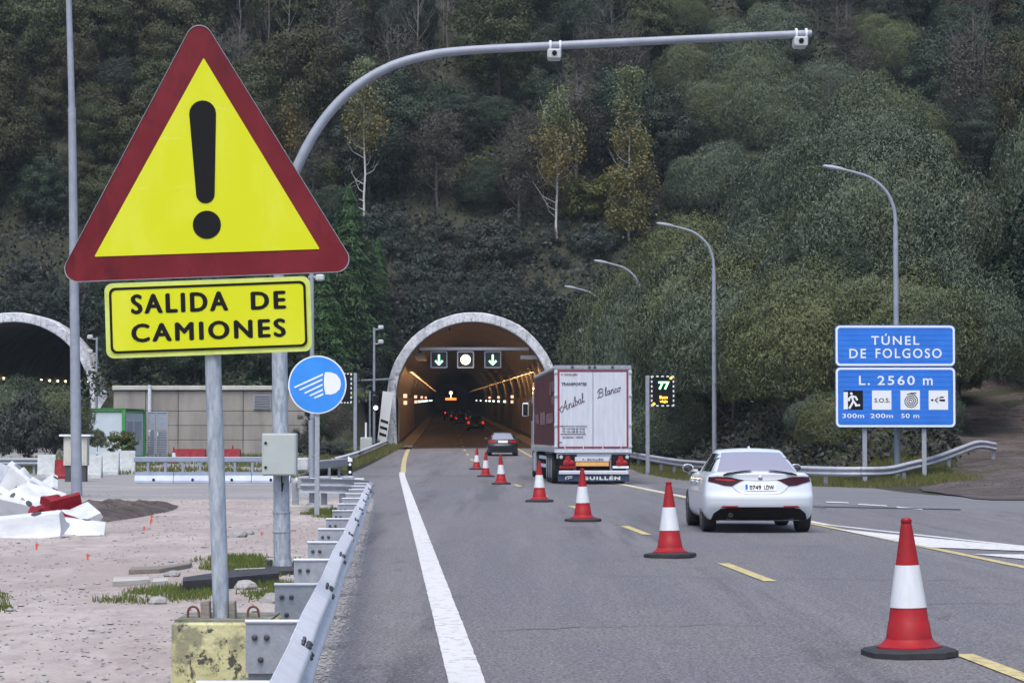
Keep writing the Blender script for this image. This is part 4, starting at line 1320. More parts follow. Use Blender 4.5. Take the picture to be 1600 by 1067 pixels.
# ------------------------------------------------------------------ speed panels
def speed_panel(pxp, px0, px1, py0, py1, D, label, shown):
    X = P(pxp, 600, D).x
    t = thing('message_panel', label, 'message sign', (X, D, grade(D)))
    mb = MB(); mb.box((X, D + .12, (P(0, py0, D).z + grade(D)) / 2), (.17, .17, P(0, py0, D).z - grade(D)), ch=.02); mb.build('post', 'pole', t, world=True)
    a_, b__ = P(px0, py1, D), P(px1, py0, D)
    cx, cz, w, h = (a_.x + b__.x) / 2, (a_.z + b__.z) / 2, b__.x - a_.x, b__.z - a_.z
    mb = MB(); mb.box((cx, D, cz), (w - .03, .22, h - .03), ch=.02); hs = mb.build('housing', 'black', t, world=True)
    mb = MB()
    nseg = 0
    per = []
    nx_, nz_ = 9, 13
    for i in range(nx_):
        if i % 2 == 0:
            for zz in (-1, 1): mb.box((cx - w / 2 + (i + .5) * w / nx_, D - .12, cz + zz * (h / 2 - .03)), (w / nx_, .03, .06))
    for i in range(nz_):
        if i % 2 == 0:
            for xx in (-1, 1): mb.box((cx + xx * (w / 2 - .03), D - .124, cz - h / 2 + (i + .5) * h / nz_), (.06, .03, h / nz_))
    mb.build('dashed_edge', 'white', hs, world=True, smooth=False)
    if shown:
        a_ = P(1028, 612, D - .12); b__ = P(1044, 596, D - .12)
        text_mb('77', P(1027, 0, D).x, P(0, 608.5, D).z, .46, .33, D - .15, D - .11, bold=.03).build('speed_digits', 'greenled', hs, world=True)
        text_mb('Buen', P(1029, 0, D).x, P(0, 623, D).z, .33, .13, D - .15, D - .11, bold=.02).build('amber_words', 'amberled', hs, world=True)
        text_mb('viaje', P(1029, 0, D).x, P(0, 629.5, D).z - .02, .33, .14, D - .15, D - .11, bold=.02).build('amber_words', 'amberled', hs, world=True)
        for px, py in ((1048, 591), (1021.5, 631)):
            q_ = P(px, py, D); mb = MB(); mb.lathe([(.055, 0), (.055, .03), (.03, .05)], 12, (q_.x, D - .13, q_.z), 'y'); mb.build('flasher', 'amberled', hs, world=True)
    return t
speed_panel(1012, 1017, 1053, 587, 635, 100, 'black speed panel showing green 77 and amber words beside the truck', True)
speed_panel(555, 528, 550, 583, 630, 118, 'unlit black message panel with dashed white edge behind the round blue sign', False)

# ------------------------------------------------------------------ big blue tunnel sign
D = 79.0
def I(px, py): v = P(px, py, D); return v.x, v.z
pb = P(1398, 700, D)
sg = thing('tunnel_sign', 'large blue TUNEL DE FOLGOSO sign with white borders and four pictograms on the bank', 'road sign', (pb.x, D, 0))
for px in (1352, 1445):
    x = P(px, 700, D).x; zg = height(x, D + .2)
    mb = MB(); mb.box((x, D + .14, (zg - .3 + I(0, 520)[1]) / 2), (.15, .10, I(0, 520)[1] - zg + .3), ch=.01); mb.build('post', 'galvdull', sg, world=True)
x0, z1 = I(1304.5, 508); x1, z0 = I(1493.5, 668)
zs = I(0, 573)[1]
# the plate is folded from stacked aluminium slats
nsl = 19
plate = []
for (pa, pb_) in (((x0, zs + .012), (x1, z1)), ((x0, z0), (x1, zs - .012))):
    h = pb_[1] - pa[1]; n_ = max(1, round(h / .175)); 
    first_o = None
    mbb = MB(); mbb.prism(roundpoly(rectpts(pa[0] + .0, pa[1], pb_[0], pb_[1]), .16), D - .012, D + .03)
    bo = mbb.build('panel', 'blue', sg, world=True)
    for i in range(n_):
        za, zb_ = pa[1] + i * h / n_ + .006, pa[1] + (i + 1) * h / n_ - .006
        ins = .075 if i in (0, n_ - 1) else .012
        mb = MB(); mb.prism(rectpts(pa[0] + ins, max(za, pa[1] + .012), pb_[0] - ins, min(zb_, pb_[1] - .012)), D - .024, D - .013); mb.build('slat', 'blue', bo, world=True, smooth=False)
    mb = MB(); mb.ring(roundpoly(rectpts(pa[0] + .02, pa[1] + .02, pb_[0] - .02, pb_[1] - .02), .15), roundpoly(rectpts(pa[0] + .085, pa[1] + .085, pb_[0] - .085, pb_[1] - .085), .10), D - .030, D - .012)
    mb.build('border', 'white', bo, world=True)
def txt(s, px0, px1, pyb, pyt, m='white', bold=.012, sp=1.25, par=sg, nm='lettering', yy=.030):
    A = I(px0, pyb); B = I(px1, pyt)
    return text_mb(s, A[0], A[1], B[0] - A[0], B[1] - A[1], D - yy, D - yy + .008, bold=bold, spacing=sp).build(nm, m, par, world=True)
txt('T\u00daNEL', 1361, 1436, 539, 521.5)
txt('DE', 1327, 1353, 559.5, 545); txt('FOLGOSO', 1368, 1471, 559.5, 544.5)
txt('L.', 1342, 1359, 601.5, 587); txt('2560', 1371, 1429, 601.5, 587); txt('m', 1442, 1457, 601.5, 591)
txt('300m', 1316, 1350, 653, 646, sp=1.1); txt('200m', 1360, 1395, 653, 646, sp=1.1); txt('50 m', 1408, 1436, 653, 646, sp=1.1)
for px0, m_ in ((1318, 'black'), (1362.5, 'white'), (1407, 'white'), (1451, 'white')):
    A = I(px0, 640); B = I(px0 + 30, 610)
    mb = MB(); mb.prism(rectpts(A[0], A[1], B[0], B[1]), D - .030, D - .012)
    pc = mb.build('pictogram', m_, sg, world=True, smooth=False)
    def Q(u, v): return (A[0] + (B[0] - A[0]) * u, A[1] + (B[1] - A[1]) * v)
    def shape(polys, m2, nm='symbol'):
        mb = MB()
        for pl_ in polys: mb.prism([Q(*p) for p in pl_], D - .036, D - .029)
        mb.build(nm, m2, pc, world=True, smooth=False)
    def strokes(ls, w, m2, nm='symbol'):
        mb = MB()
        for l in ls:
            for (u0, v0), (u1, v1) in zip(l[:-1], l[1:]):
                d = Vector((u1 - u0, v1 - v0)); 
                if d.length < 1e-6: continue
                n_ = Vector((-d.y, d.x)).normalized() * w / 2; e = d.normalized() * w * .3
                mb.prism([Q(u0 - e.x + n_.x, v0 - e.y + n_.y), Q(u1 + e.x + n_.x, v1 + e.y + n_.y), Q(u1 + e.x - n_.x, v1 + e.y - n_.y), Q(u0 - e.x - n_.x, v0 - e.y - n_.y)], D - .036 - random.uniform(0, .001), D - .029)
        mb.build(nm, m2, pc, world=True, smooth=False)
    if px0 == 1318:
        shape([[(0, 0.02), (.22, .02), (.22, .92), (0, .92)]], 'white', 'door_symbol')
        shape([[(.40 + .07 * math.cos(a_), .84 + .07 * math.sin(a_)) for a_ in [k_ * math.pi / 5 for k_ in range(10)]]], 'white', 'runner_head')
        strokes([[(.42, .72), (.50, .45)], [(.42, .70), (.28, .58), (.28, .48)], [(.46, .70), (.62, .66), (.70, .52)], [(.50, .45), (.42, .28), (.30, .08)], [(.50, .45), (.62, .30), (.64, .22), (.82, .24)]], .10, 'white', 'runner_body')
    elif px0 == 1362.5:
        text_mb('S.O.S.', Q(.12, 0)[0], Q(0, .38)[1], (B[0] - A[0]) * .80, (B[1] - A[1]) * .22, D - .036, D - .029, bold=.01).build('lettering', 'black', pc, world=True)
    elif px0 == 1407:
        sp_l = [(.52 + (.04 + .0105 * k_ ) * math.cos(k_ * .62), .45 + (.04 + .0105 * k_) * math.sin(k_ * .62)) for k_ in range(0, 34)]
        strokes([sp_l], .042, 'black', 'hose_symbol'); strokes([[(.35, .80), (.55, .86), (.80, .86)]], .05, 'black', 'nozzle')
    else:
        shape([[(.18 + .06 * math.cos(a_), .50 + .06 * math.sin(a_)) for a_ in [k_ * math.pi / 5 for k_ in range(10)]]], 'black', 'speaker_dot')
        strokes([[(.30 + .09 * i, .50 + .09 * i * math.sin(a_)) for i, a_ in ((j, R(55 * s_)) for j in (0, 1, 2))] for s_ in (-1, -.4, .4, 1)], .022, 'ink', 'waves')
        shape([[(.55, .45), (.84, .43), (.84, .54), (.55, .54)], [(.52, .60), (.60, .68), (.80, .68), (.76, .62)]], 'black', 'car_symbol')

# ------------------------------------------------------------------ cones
def make_cone():
    t = thing('traffic_cone', 'x', 'traffic cone')
    mb = MB()
    q = []
    for r_, in ((.315,),):
        pass
    oct_ = [(.315, -.17), (.315, .17), (.17, .315), (-.17, .315), (-.315, .17), (-.315, -.17), (-.17, -.315), (.17, -.315)]
    in_ = [(a_ * .93, b__ * .93) for a_, b__ in oct_]
    mb.v = [(a_, b__, 0) for a_, b__ in oct_] + [(a_, b__, .04) for a_, b__ in oct_] + [(a_, b__, .055) for a_, b__ in in_] + [(.2 * a_ / .315, .2 * b__ / .315, .065) for a_, b__ in oct_]
    for j in range(3):
        for i in range(8):
            k_ = (i + 1) % 8; mb.f.append((j * 8 + i, j * 8 + k_, j * 8 + 8 + k_, j * 8 + 8 + i)); mb.mi.append(0)
    mb.f.append(tuple(range(8))[::-1]); mb.f.append(tuple(range(24, 32))); mb.mi += [0, 0]
    mb.build('base', 'rubber', t, ang=25)
    def rad(z): return .172 - (.172 - .036) * (z - .08) / .90
    mb = MB()
    mb.lathe([(.235, .060), (.235, .072), (.205, .085), (rad(.13) + .004, .125), (rad(.24) + .002, .24), (rad(.245) - .001, .245), (rad(.36), .36)], 32); mb.build('lower_cone', 'red', t, ang=30)
    mb = MB(); mb.lathe([(rad(.35), .350), (rad(.35) + .004, .352), (rad(.655) + .004, .655), (rad(.657), .657)], 32); mb.build('white_band', 'conewhite', t)
    mb = MB(); mb.lathe([(rad(.65), .65), (rad(.95), .95), (.036, .955), (.040, .962), (.040, .985), (.030, .998), (.012, 1.0)], 32); mb.build('upper_cone', 'red', t, ang=30)
    return t
cones = [(1421, 1031, 'largest red and white cone, closest to the camera on the yellow dashes', 8), (1047, 874, 'red and white cone standing left of the white car', -20), (911, 817, 'red and white cone in front of the truck rear bumper', 15), (843, 786, 'red and white cone at the left rear wheels of the truck', 40),
         (783, 758, 'red and white cone nearest of the three small cones behind the dark car', 5), (759, 746, 'middle one of the three small cones behind the dark car', 33), (744.5, 734.5, 'farthest red and white cone, leftmost of the three small cones', 60)]
cone0 = make_cone()
for i, (px, py, lab, rz) in enumerate(cones):
    o = cone0 if i == 0 else copy_tree(cone0)
    o.location = G(px, py) + Vector((0, 0, .034)); o.rotation_euler = (R(random.uniform(-1.2, 1.2)), R(random.uniform(-1.5, 1.5)), R(rz)); o['label'] = lab; o['group'] = 'red and white cones along the closed lane'

# ================================================================== VEHICLES
def rounded_box_mb(x0, x1, y0, y1, z0, z1, r, nx=12, ny=36, nz=12, warp=None, extra_z=None):
    """dense rounded box surface, then warped"""
    def lines(a, b_, n):
        l = [a, a + r * .12, a + r * .35, a + r * .65, a + r]
        l2 = [b_ - r, b_ - r * .65, b_ - r * .35, b_ - r * .12, b_]
        mid = [a + r + (b_ - a - 2 * r) * i / n for i in range(1, n)]
        return l + mid + l2
    X, Y, Z = lines(x0, x1, nx), lines(y0, y1, ny), lines(z0, z1, nz)
    idx = {}; vs = []
    def vid(i, j, k):
        key = (i, j, k)
        if key not in idx:
            p = Vector((X[i], Y[j], Z[k]))
            c = Vector((min(max(p.x, x0 + r), x1 - r), min(max(p.y, y0 + r), y1 - r), min(max(p.z, z0 + r), z1 - r)))
            d = p - c
            if d.length > 1e-9: p = c + d.normalized() * r
            if warp: p = Vector(warp(p.x, p.y, p.z))
            idx[key] = len(vs); vs.append(p)
        return idx[key]
    fs = []
    a, b_, c_ = len(X) - 1, len(Y) - 1, len(Z) - 1
    for i in range(a):
        for j in range(b_):
            fs.append((vid(i, j, 0), vid(i, j + 1, 0), vid(i + 1, j + 1, 0), vid(i + 1, j, 0)))
            fs.append((vid(i, j, c_), vid(i + 1, j, c_), vid(i + 1, j + 1, c_), vid(i, j + 1, c_)))
    for i in range(a):
        for k in range(c_):
            fs.append((vid(i, 0, k), vid(i + 1, 0, k), vid(i + 1, 0, k + 1), vid(i, 0, k + 1)))
            fs.append((vid(i, b_, k), vid(i, b_, k + 1), vid(i + 1, b_, k + 1), vid(i + 1, b_, k)))
    for j in range(b_):
        for k in range(c_):
            fs.append((vid(0, j, k), vid(0, j, k + 1), vid(0, j + 1, k + 1), vid(0, j + 1, k)))
            fs.append((vid(a, j, k), vid(a, j + 1, k), vid(a, j + 1, k + 1), vid(a, j, k + 1)))
    mb = MB(); mb.add(vs, fs)
    return mb

def conform(poly, bvh, axis, off, name, m, parent, cuts=2, thick=0.006):
    """project a flat outline onto a body. axis 'rear' (xz looking +y), 'side-'/'side+' (yz looking inwards)"""
    bm = bmesh.new()
    vs = [bm.verts.new((a, b_, 0)) for a, b_ in poly]
    bm.faces.new(vs)
    bmesh.ops.triangulate(bm, faces=bm.faces[:])
    for _ in range(cuts):
        bmesh.ops.subdivide_edges(bm, edges=bm.edges[:], cuts=1, use_grid_fill=True)
        bmesh.ops.triangulate(bm, faces=bm.faces[:])
    for v in bm.verts:
        a, b_ = v.co.x, v.co.y
        if axis == 'rear': o, d = Vector((a, -3, b_)), Vector((0, 1, 0))
        elif axis == 'side-': o, d = Vector((-3, a, b_)), Vector((1, 0, 0))
        elif axis == 'side+': o, d = Vector((3, a, b_)), Vector((-1, 0, 0))
        elif axis == 'top': o, d = Vector((a, b_, 5)), Vector((0, 0, -1))
        h, n, _i, _d = bvh.ray_cast(o, d)
        if h is None:
            h, n, _i, _d = bvh.find_nearest(Vector(v.co) if False else (o + d * 3))
        v.co = h + n * off if n.dot(d) < 0 else h - n * off
    # skirt so the patch has an edge
    bnd = [e for e in bm.edges if e.is_boundary]
    ret = bmesh.ops.extrude_edge_only(bm, edges=bnd)
    dd = {'rear': Vector((0, 1, 0)), 'side-': Vector((1, 0, 0)), 'side+': Vector((-1, 0, 0)), 'top': Vector((0, 0, -1))}[axis]
    for g in ret['geom']:
        if isinstance(g, bmesh.types.BMVert): g.co += dd * (thick + off)
    bmesh.ops.recalc_face_normals(bm, faces=bm.faces)
    me = bpy.data.meshes.new(name)
    bm.to_mesh(me); bm.free()
    me.materials.append(M[m]); me.shade_smooth(); me.set_sharp_from_angle(angle=R(40))
    return link(name, me, parent)

def bool_cut(o, cutters):
    for c in cutters:
        md = o.modifiers.new('b', 'BOOLEAN'); md.operation = 'DIFFERENCE'; md.solver = 'EXACT'; md.object = c
    dg = bpy.context.evaluated_depsgraph_get()
    me = bpy.data.meshes.new_from_object(o.evaluated_get(dg))
    o.modifiers.clear()
    old = o.data; o.data = me; bpy.data.meshes.remove(old)
    me.shade_smooth(); me.set_sharp_from_angle(angle=R(38))
    for c in cutters:
        d_ = c.data; bpy.data.objects.remove(c); bpy.data.meshes.remove(d_)

def wheel(parent, x, y, r, w, side, rim_m='rim', spokes=5):
    mb = MB()
    mb.lathe([(r * .62, -w / 2), (r * .90, -w / 2), (r * .985, -w / 2 + .02), (r, -w / 2 + .05), (r, w / 2 - .05), (r * .985, w / 2 - .02), (r * .90, w / 2), (r * .62, w / 2)], 36, (x, y, r), 'x')
    wo = mb.build('wheel', 'rubber', parent)
    mb = MB()
    xo = x + side * (w / 2 - .005)
    mb.ring([(r * .68 * math.cos(k * math.pi / 16), r * .68 * math.sin(k * math.pi / 16)) for k in range(32)], [(r * .60 * math.cos(k * math.pi / 16), r * .60 * math.sin(k * math.pi / 16)) for k in range(32)], -.01, .012)
    for k in range(spokes * 2):
        a_ = math.pi * k / spokes
        mb.box((r * .33 * math.cos(a_), 0, r * .33 * math.sin(a_)), (r * .62, .02, r * .085), Matrix.Rotation(-a_, 3, 'Y'))
    mb.v = [(xo + side * v[1], y + v[0], r + v[2]) for v in mb.v]
    mb.build('rim', rim_m, wo)
    mb = MB(); mb.lathe([(r * .6, 0), (r * .6, .02)], 24, (x + side * (w / 2 - .06), y, r), 'x'); mb.build('brake_disc', 'dark', wo)

def make_car(name, label, cat, paint, L=4.64, W=1.86, H=1.40, deck=1.0, hatch=False, glass='glass', loc=(0, 0, 0), rz=0, detail=True, group=None, lights='lampred'):
    t = thing(name, label, cat, loc, rz, group)
    zs0, zs1 = 0.20, deck
    belt = deck - .05
    def warp(x, y, z):
        ty = y / L
        wf = interp(ty, [0, .04, .12, .25, .7, .88, .96, 1], [.955, .985, 1.0, 1.0, .99, .95, .90, .84])
        sec_ = interp(z, [.2, .35, .62, .78, .9, deck], [.93, .985, 1.0, .985, .955, .90])
        if not hatch: sec_ *= interp(ty, [0, .12, .25], [1, 1, 1])
        top = interp(ty, [0, .10, .25, .68, .75, .9, 1], [deck - .015, deck, deck, deck - .02, deck - .03, deck - .14, deck - .32])
        zz = zs0 + (z - zs0) * (top - zs0) / (deck - zs0)
        xn = x / (W / 2)
        if z > deck - .05: zz += .025 * (1 - xn * xn)
        rearw = max(0, 1 - y / .7)
        ry = interp(z, [.2, .32, .45, .60, .70, .80, .92, .97, 1.0], [.16, .10, .02, .0, .045, .06, .09, .05, .06]) if not hatch else interp(z, [.2, .32, .45, .6, .7, 1.0], [.12, .06, .0, .0, .06, .10])
        yy = y + rearw * (ry + .20 * abs(xn) ** 3.2)
        frontw = max(0, (y - (L - .7)) / .7)
        yy -= frontw * .28 * abs(xn) ** 2.6
        return (x * wf * sec_, yy, zz)
    body = rounded_box_mb(-W / 2, W / 2, 0, L, zs0, deck, .10, 14, 40, 14, warp)
    me = body.mesh('body', paint)
    bo = link('body', me, t)
    bvh = BVHTree.FromPolygons([Vector(v) for v in body.v], body.f)
    wr = .335
    yw = (L * .195, L * .195 + L * .607)
    cut = []
    for y in yw:
        for sx in (-1, 1):
            mb = MB(); mb.lathe([(wr + .045, -.28), (wr + .045, .28)], 40, (sx * W / 2, y, wr + .005), 'x')
            cut.append(link('c', mb.mesh('c', 'dark')))
    bool_cut(bo, cut)
    # dark underbody and wheel wells
    mb = MB(); mb.box((0, L / 2, .34), (W * .60, L * .92, .26)); mb.build('underbody', 'rubber', t)
    for y in yw:
        for sx in (-1, 1): wheel(t, sx * (W / 2 - .135), y, wr, .235, sx)
    # greenhouse
    y_r = (0.42, 1.60) if not hatch else (.10, .62)
    y_f = (3.42, 2.50) if not hatch else (L * .74, L * .52)
    g0 = belt - .04
    def gw(x, y, z):
        u = (z - g0) / (H - g0); uu = max(0, min(1, u))
        yr = y_r[0] + (y_r[1] - y_r[0]) * uu ** (1.25 if not hatch else 1.1); yf = y_f[0] + (y_f[1] - y_f[0]) * uu ** 1.2
        hw = W / 2 * (.875 - .245 * uu ** 1.15)
        yn = (y - 0) / 1.0
        xn = x
        taper = 1 - .10 * (1 - yn) ** 3 - .06 * yn ** 3
        Y = yr + (yf - yr) * yn + (.10 * xn * xn) * (1 - yn) * (1 - uu * .3) - .12 * xn * xn * yn
        Z = z - .035 * xn * xn * uu - .06 * uu * max(0, yn - .55) - .05 * uu * max(0, .3 - yn) 
        return (x * hw * taper, Y, Z)
    gh = rounded_box_mb(-1, 1, 0, 1, g0, H, .085, 14, 20, 12, gw)
    go = gh.build('roof_and_pillars', paint, t, ang=50)
    gb_ = BVHTree.FromPolygons([Vector(v) for v in gh.v], gh.f)
    zt_, zb_ = H - .085, belt + .055
    if not hatch: rw = [(-.50, zt_), (-.30, zt_ + .012), (0, zt_ + .018), (.30, zt_ + .012), (.50, zt_), (.655, zb_ + .01), (.60, zb_ - .02), (0, zb_ - .035), (-.60, zb_ - .02), (-.655, zb_ + .01)]
    else: rw = [(-.50, zt_), (0, zt_ + .012), (.50, zt_), (.64, zb_ + .03), (.58, zb_ - .0), (0, zb_ - .015), (-.58, zb_ - .0), (-.64, zb_ + .03)]
    rw = [(a_ * W / 1.86, b__) for a_, b__ in rw]
    conform(rw, gb_, 'rear', .006, 'rear_window', glass, t, 3)
    ym = (y_r[0] + y_f[0]) / 2 + .05
    zl, zh = belt + .03, H - .095
    for ax, sx in (('side-', -1), ('side+', 1)):
        conform([(y_r[0] + .62, zl + .02), (ym - .62, zl), (ym - .62, zh), (y_r[1] - .05, zh - .02)], gb_, ax, .006, 'side_window', 'glass', t, 2) if not hatch else conform([(.42, zl + .03), (ym - .75, zl), (ym - .75, zh), (.70, zh - .02)], gb_, ax, .006, 'side_window', 'glass', t, 2)
        conform([(ym - .57, zl), (ym + .28, zl), (ym + .20, zh), (ym - .57, zh)] if not hatch else [(ym - .70, zl), (ym + .2, zl), (ym + .15, zh), (ym - .70, zh)], gb_, ax, .006, 'side_window', 'glass', t, 2)
        conform([(ym + .33, zl), (y_f[0] - .32, zl), (y_f[1] - .02, zh), (ym + .25, zh)], gb_, ax, .006, 'side_window', 'glass', t, 2)
        # mirror
        mb = MB()
        mb.lathe([(.03, -.09), (.085, -.07), (.10, -.02), (.09, .06), (.04, .10)], 14, (sx * (W / 2 + .03), y_f[0] - .42, belt + .09), 'x')
        mb.v = [(v[0], y_f[0] - .42 + (v[1] - (y_f[0] - .42)) * 1.0, belt + .09 + (v[2] - belt - .09) * .75) for v in mb.v]
        mb.box((sx * (W / 2 - .07), y_f[0] - .40, belt + .05), (.16, .05, .04))
        mo_ = mb.build('door_mirror', paint, t)
        mb = MB(); mb.lathe([(.088, 0), (.088, .01), (.07, .016)], 20, (0, 0, 0), 'y')
        mb.v = [(v[0] * .95 + sx * (W / 2 + .035), v[1] + y_f[0] - .515, v[2] * .72 + belt + .09) for v in mb.v]; mb.build('mirror_glass', 'glass', mo_)
    return t, bo, bvh, gb_

if True:
    wc = G(1188, 834.5)
    wc_y = 39.25
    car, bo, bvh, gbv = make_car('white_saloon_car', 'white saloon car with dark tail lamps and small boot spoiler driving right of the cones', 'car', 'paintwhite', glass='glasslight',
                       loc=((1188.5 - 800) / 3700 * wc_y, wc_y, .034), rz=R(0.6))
    for s in (-1, 1):
        pl_ = [(.83, .925), (.70, .935), (.50, .925), (.27, .875), (.33, .855), (.475, .775), (.60, .785), (.72, .82), (.845, .85)]
        lo = conform([(s * a_, b__) for a_, b__ in pl_], bvh, 'rear', .012, 'tail_light', 'lampred', car, 3)
        conform([(s * a_, b__) for a_, b__ in [(.74, .90), (.52, .895), (.40, .865), (.50, .855), (.72, .872)]], bvh, 'rear', .016, 'light_strip', 'redlens' if s < 0 else 'lampred', lo, 2)
        conform([(s * a_, b__) for a_, b__ in [(.62, .455), (.38, .455), (.36, .425), (.66, .425)]], bvh, 'rear', .012, 'reflector', 'redlens', car, 2)
        # spoiler lip: dark side blades
        conform([(s * a_, b__) for a_, b__ in [(.60, .968), (.30, 1.003), (.17, 1.012), (.14, .998), (.34, .985), (.60, .955)]], bvh, 'rear', .03, 'spoiler_blade', 'black', car, 2, .03)
        mb = MB(); mb.lathe([(.036, 0), (.036, .12), (.028, .12), (.028, .02)], 16, (s * .50, .13, .30), 'y')
        if s < 0: mb.build('exhaust_tip', 'rim', car)
    conform([(-.80, .215), (-.76, .33), (-.66, .405), (-.50, .435), (.50, .435), (.66, .405), (.76, .33), (.80, .215), (.66, .19), (-.66, .19)], bvh, 'rear', .010, 'rear_diffuser', 'black', car, 3)
    def seam(pts, w=.007, nm='panel_seam', m_='dark'):
        poly = []
        L_ = [Vector(p) for p in pts]
        nn = []
        for i, p in enumerate(L_):
            d = (L_[min(i + 1, len(L_) - 1)] - L_[max(i - 1, 0)]).normalized(); nn.append(Vector((-d.y, d.x)) * w / 2)
        poly = [tuple(p + n_) for p, n_ in zip(L_, nn)] + [tuple(p - n_) for p, n_ in list(zip(L_, nn))[::-1]]
        conform(poly, bvh, 'rear', .002, nm, m_, car, 0, .002)
    seam([(-.47, .772), (-.40, .70), (-.33, .655), (-.2, .64), (.2, .64), (.33, .655), (.40, .70), (.47, .772)])
    seam([(-.27, .876), (-.1, .868), (.1, .868), (.27, .876)])
    conform(roundpoly(rectpts(-.26, .70, .26, .815), .012, 3), bvh, 'rear', .012, 'number_plate', 'white', car, 2)
    pln = [o for o in car.children if o.name.startswith('number_plate')][0]
    yp = bvh.ray_cast(Vector((0, -3, .757)), Vector((0, 1, 0)))[0].y
    yq = bvh.ray_cast(Vector((.2, -3, .757)), Vector((0, 1, 0)))[0].y
    text_mb('0749', -.185, .722, .19, .072, yp - .022, yp - .008, bold=.0).build('lettering', 'black', pln)
    text_mb('LDW', .055, .722, .165, .072, yp - .022, yp - .006, bold=.0).build('lettering', 'black', pln)
    mb = MB(); mb.box((-.235, yp + .0, .757), (.035, .03, .10)); mb.build('blue_band', 'blue', pln)
    yb = bvh.ray_cast(Vector((0, -3, .915)), Vector((0, 1, 0)))[0].y
    mb = MB(); mb.lathe([(.038, -.0), (.038, .010), (.030, .014)], 20, (0, yb + .002, .915), 'y'); mb.build('badge', 'chrome', car)
    text_mb('GIULIA', .44, .955, .14, .016, yb - .012 + .03, yb + .03, bold=.0).build('lettering', 'chrome', car)
    # shark fin, high brake lamp
    zr = gbv.ray_cast(Vector((0, 1.95, 4)), Vector((0, 0, -1)))[0].z
    mb = MB(); mb.prism([(1.80, zr - .01), (2.05, zr - .01), (1.84, zr + .035), (1.80, zr + .03)], -.014, .014, 'yz'); mb.build('roof_antenna', 'paintwhite', car)
    # door seams and handles on the visible side
    for (a_, b__) in ((1.62, 1.63), (2.62, 2.63)):
        conform([(a_, .35), (b__, .35), (b__, .93), (a_, .93)], bvh, 'side-', .002, 'panel_seam', 'dark', car, 1, .002)
    for y_ in (1.72, 2.72):
        conform(roundpoly(rectpts(y_, .80, y_ + .2, .835), .015, 3), bvh, 'side-', .02, 'door_handle', 'paintwhite', car, 1, .02)

    # dark saloon in front of the tunnel
    bx = 136.5
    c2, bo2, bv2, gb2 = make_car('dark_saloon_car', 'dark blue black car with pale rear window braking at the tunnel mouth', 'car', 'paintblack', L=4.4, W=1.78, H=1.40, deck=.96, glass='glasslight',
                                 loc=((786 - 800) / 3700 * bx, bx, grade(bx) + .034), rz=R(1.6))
    for s in (-1, 1):
        conform([(s * a_, b__) for a_, b__ in [(.84, .90), (.40, .90), (.40, .76), (.84, .74)]], bv2, 'rear', .012, 'tail_light', 'redlens', c2, 2)
    conform(rectpts(-.27, .76, .27, .89), bv2, 'rear', .012, 'number_plate', 'white', c2, 1)
    # dark car inside the tunnel mouth
    bx = 246
    c3, bo3, bv3, gb3 = make_car('dark_hatchback_car', 'black car with lit red tail lamps just inside the lit tunnel', 'car', 'paintblack', L=4.5, W=1.84, H=1.60, deck=1.02, hatch=True,
                                 loc=((743.5 - 800) / 3700 * bx, bx, grade(bx) + .034), rz=R(1.6))
    for s in (-1, 1):
        conform([(s * a_, b__) for a_, b__ in [(.86, 1.0), (.62, .98), (.66, .72), (.86, .72)]], bv3, 'rear', .012, 'tail_light', 'redlit', c3, 2)
    conform(rectpts(-.27, .50, .27, .60), bv3, 'rear', .012, 'number_plate', 'oldwhite', c3, 1)
    for px, D_, lab in ((721, 300, 'third car of the queue inside the tunnel, only tail lamps standing out'), (712, 345, 'fourth car of the queue deep inside the tunnel')):
        c4, b4, bv4, gb4 = make_car('dark_hatchback_car', lab, 'car', 'paintblack', L=4.3, W=1.8, H=1.5, deck=1.0, hatch=True, loc=((px - 800) / 3700 * D_, D_, grade(D_) + .034), rz=R(1.6))
        for s in (-1, 1):
            conform([(s * a_, b__) for a_, b__ in [(.86, 1.0), (.55, .98), (.55, .78), (.86, .76)]], bv4, 'rear', .012, 'tail_light', 'redlit', c4, 1)

# distant van with amber beacon in the tunnel
D_ = 372
px_ = 704.5
vn = thing('works_lorry', 'far lorry with orange lit top and a round pale lamp deep inside the tunnel', 'lorry', ((px_ - 800) / 3700 * D_, D_, grade(D_)), R(1.6))
mb = MB(); mb.box((0, 3, 1.9), (2.3, 6, 2.6), ch=.08); mb.build('body', 'black', vn)
mb = MB(); mb.box((0, -.05, 3.35), (1.7, .08, .35)); mb.build('orange_board', lit('orange_glow', (1, .18, .03), 1.4), vn)
mb = MB(); mb.lathe([(.27, 0), (.27, .06), (.15, .10)], 14, (0.0, 0.0, 4.3), 'y'); mb.tube([(0, .1, 3.2), (0, .1, 4.3)], .05, 6); mb.build('round_lamp', 'warmled', vn)
for s in (-1, 1):
    mb = MB(); mb.box((s * .9, -.05, 1.2), (.22, .06, .3)); mb.build('tail_light', 'redlit', vn)
    mb = MB(); mb.lathe([(.45, -.15), (.45, .15)], 16, (s * .95, 1.2, .45), 'x'); mb.build('wheel', 'rubber', vn)

# ------------------------------------------------------------------ articulated lorry
TD = 80.0
Xc = (926.5 - 800) / 3700 * TD
tr = thing('articulated_lorry', 'articulated lorry with white rear doors edged in red and maroon curtain side', 'lorry', (Xc, TD, .034), R(2.45))
W2 = 1.29
z0, z1 = 1.13, 4.0
LT = 13.6
mb = MB(); mb.box((0, LT / 2 + .05, (z0 + z1) / 2 + .01), (2 * W2 - .10, LT - .16, z1 - z0 - .10)); mb.build('trailer_core', 'oldwhite', tr)
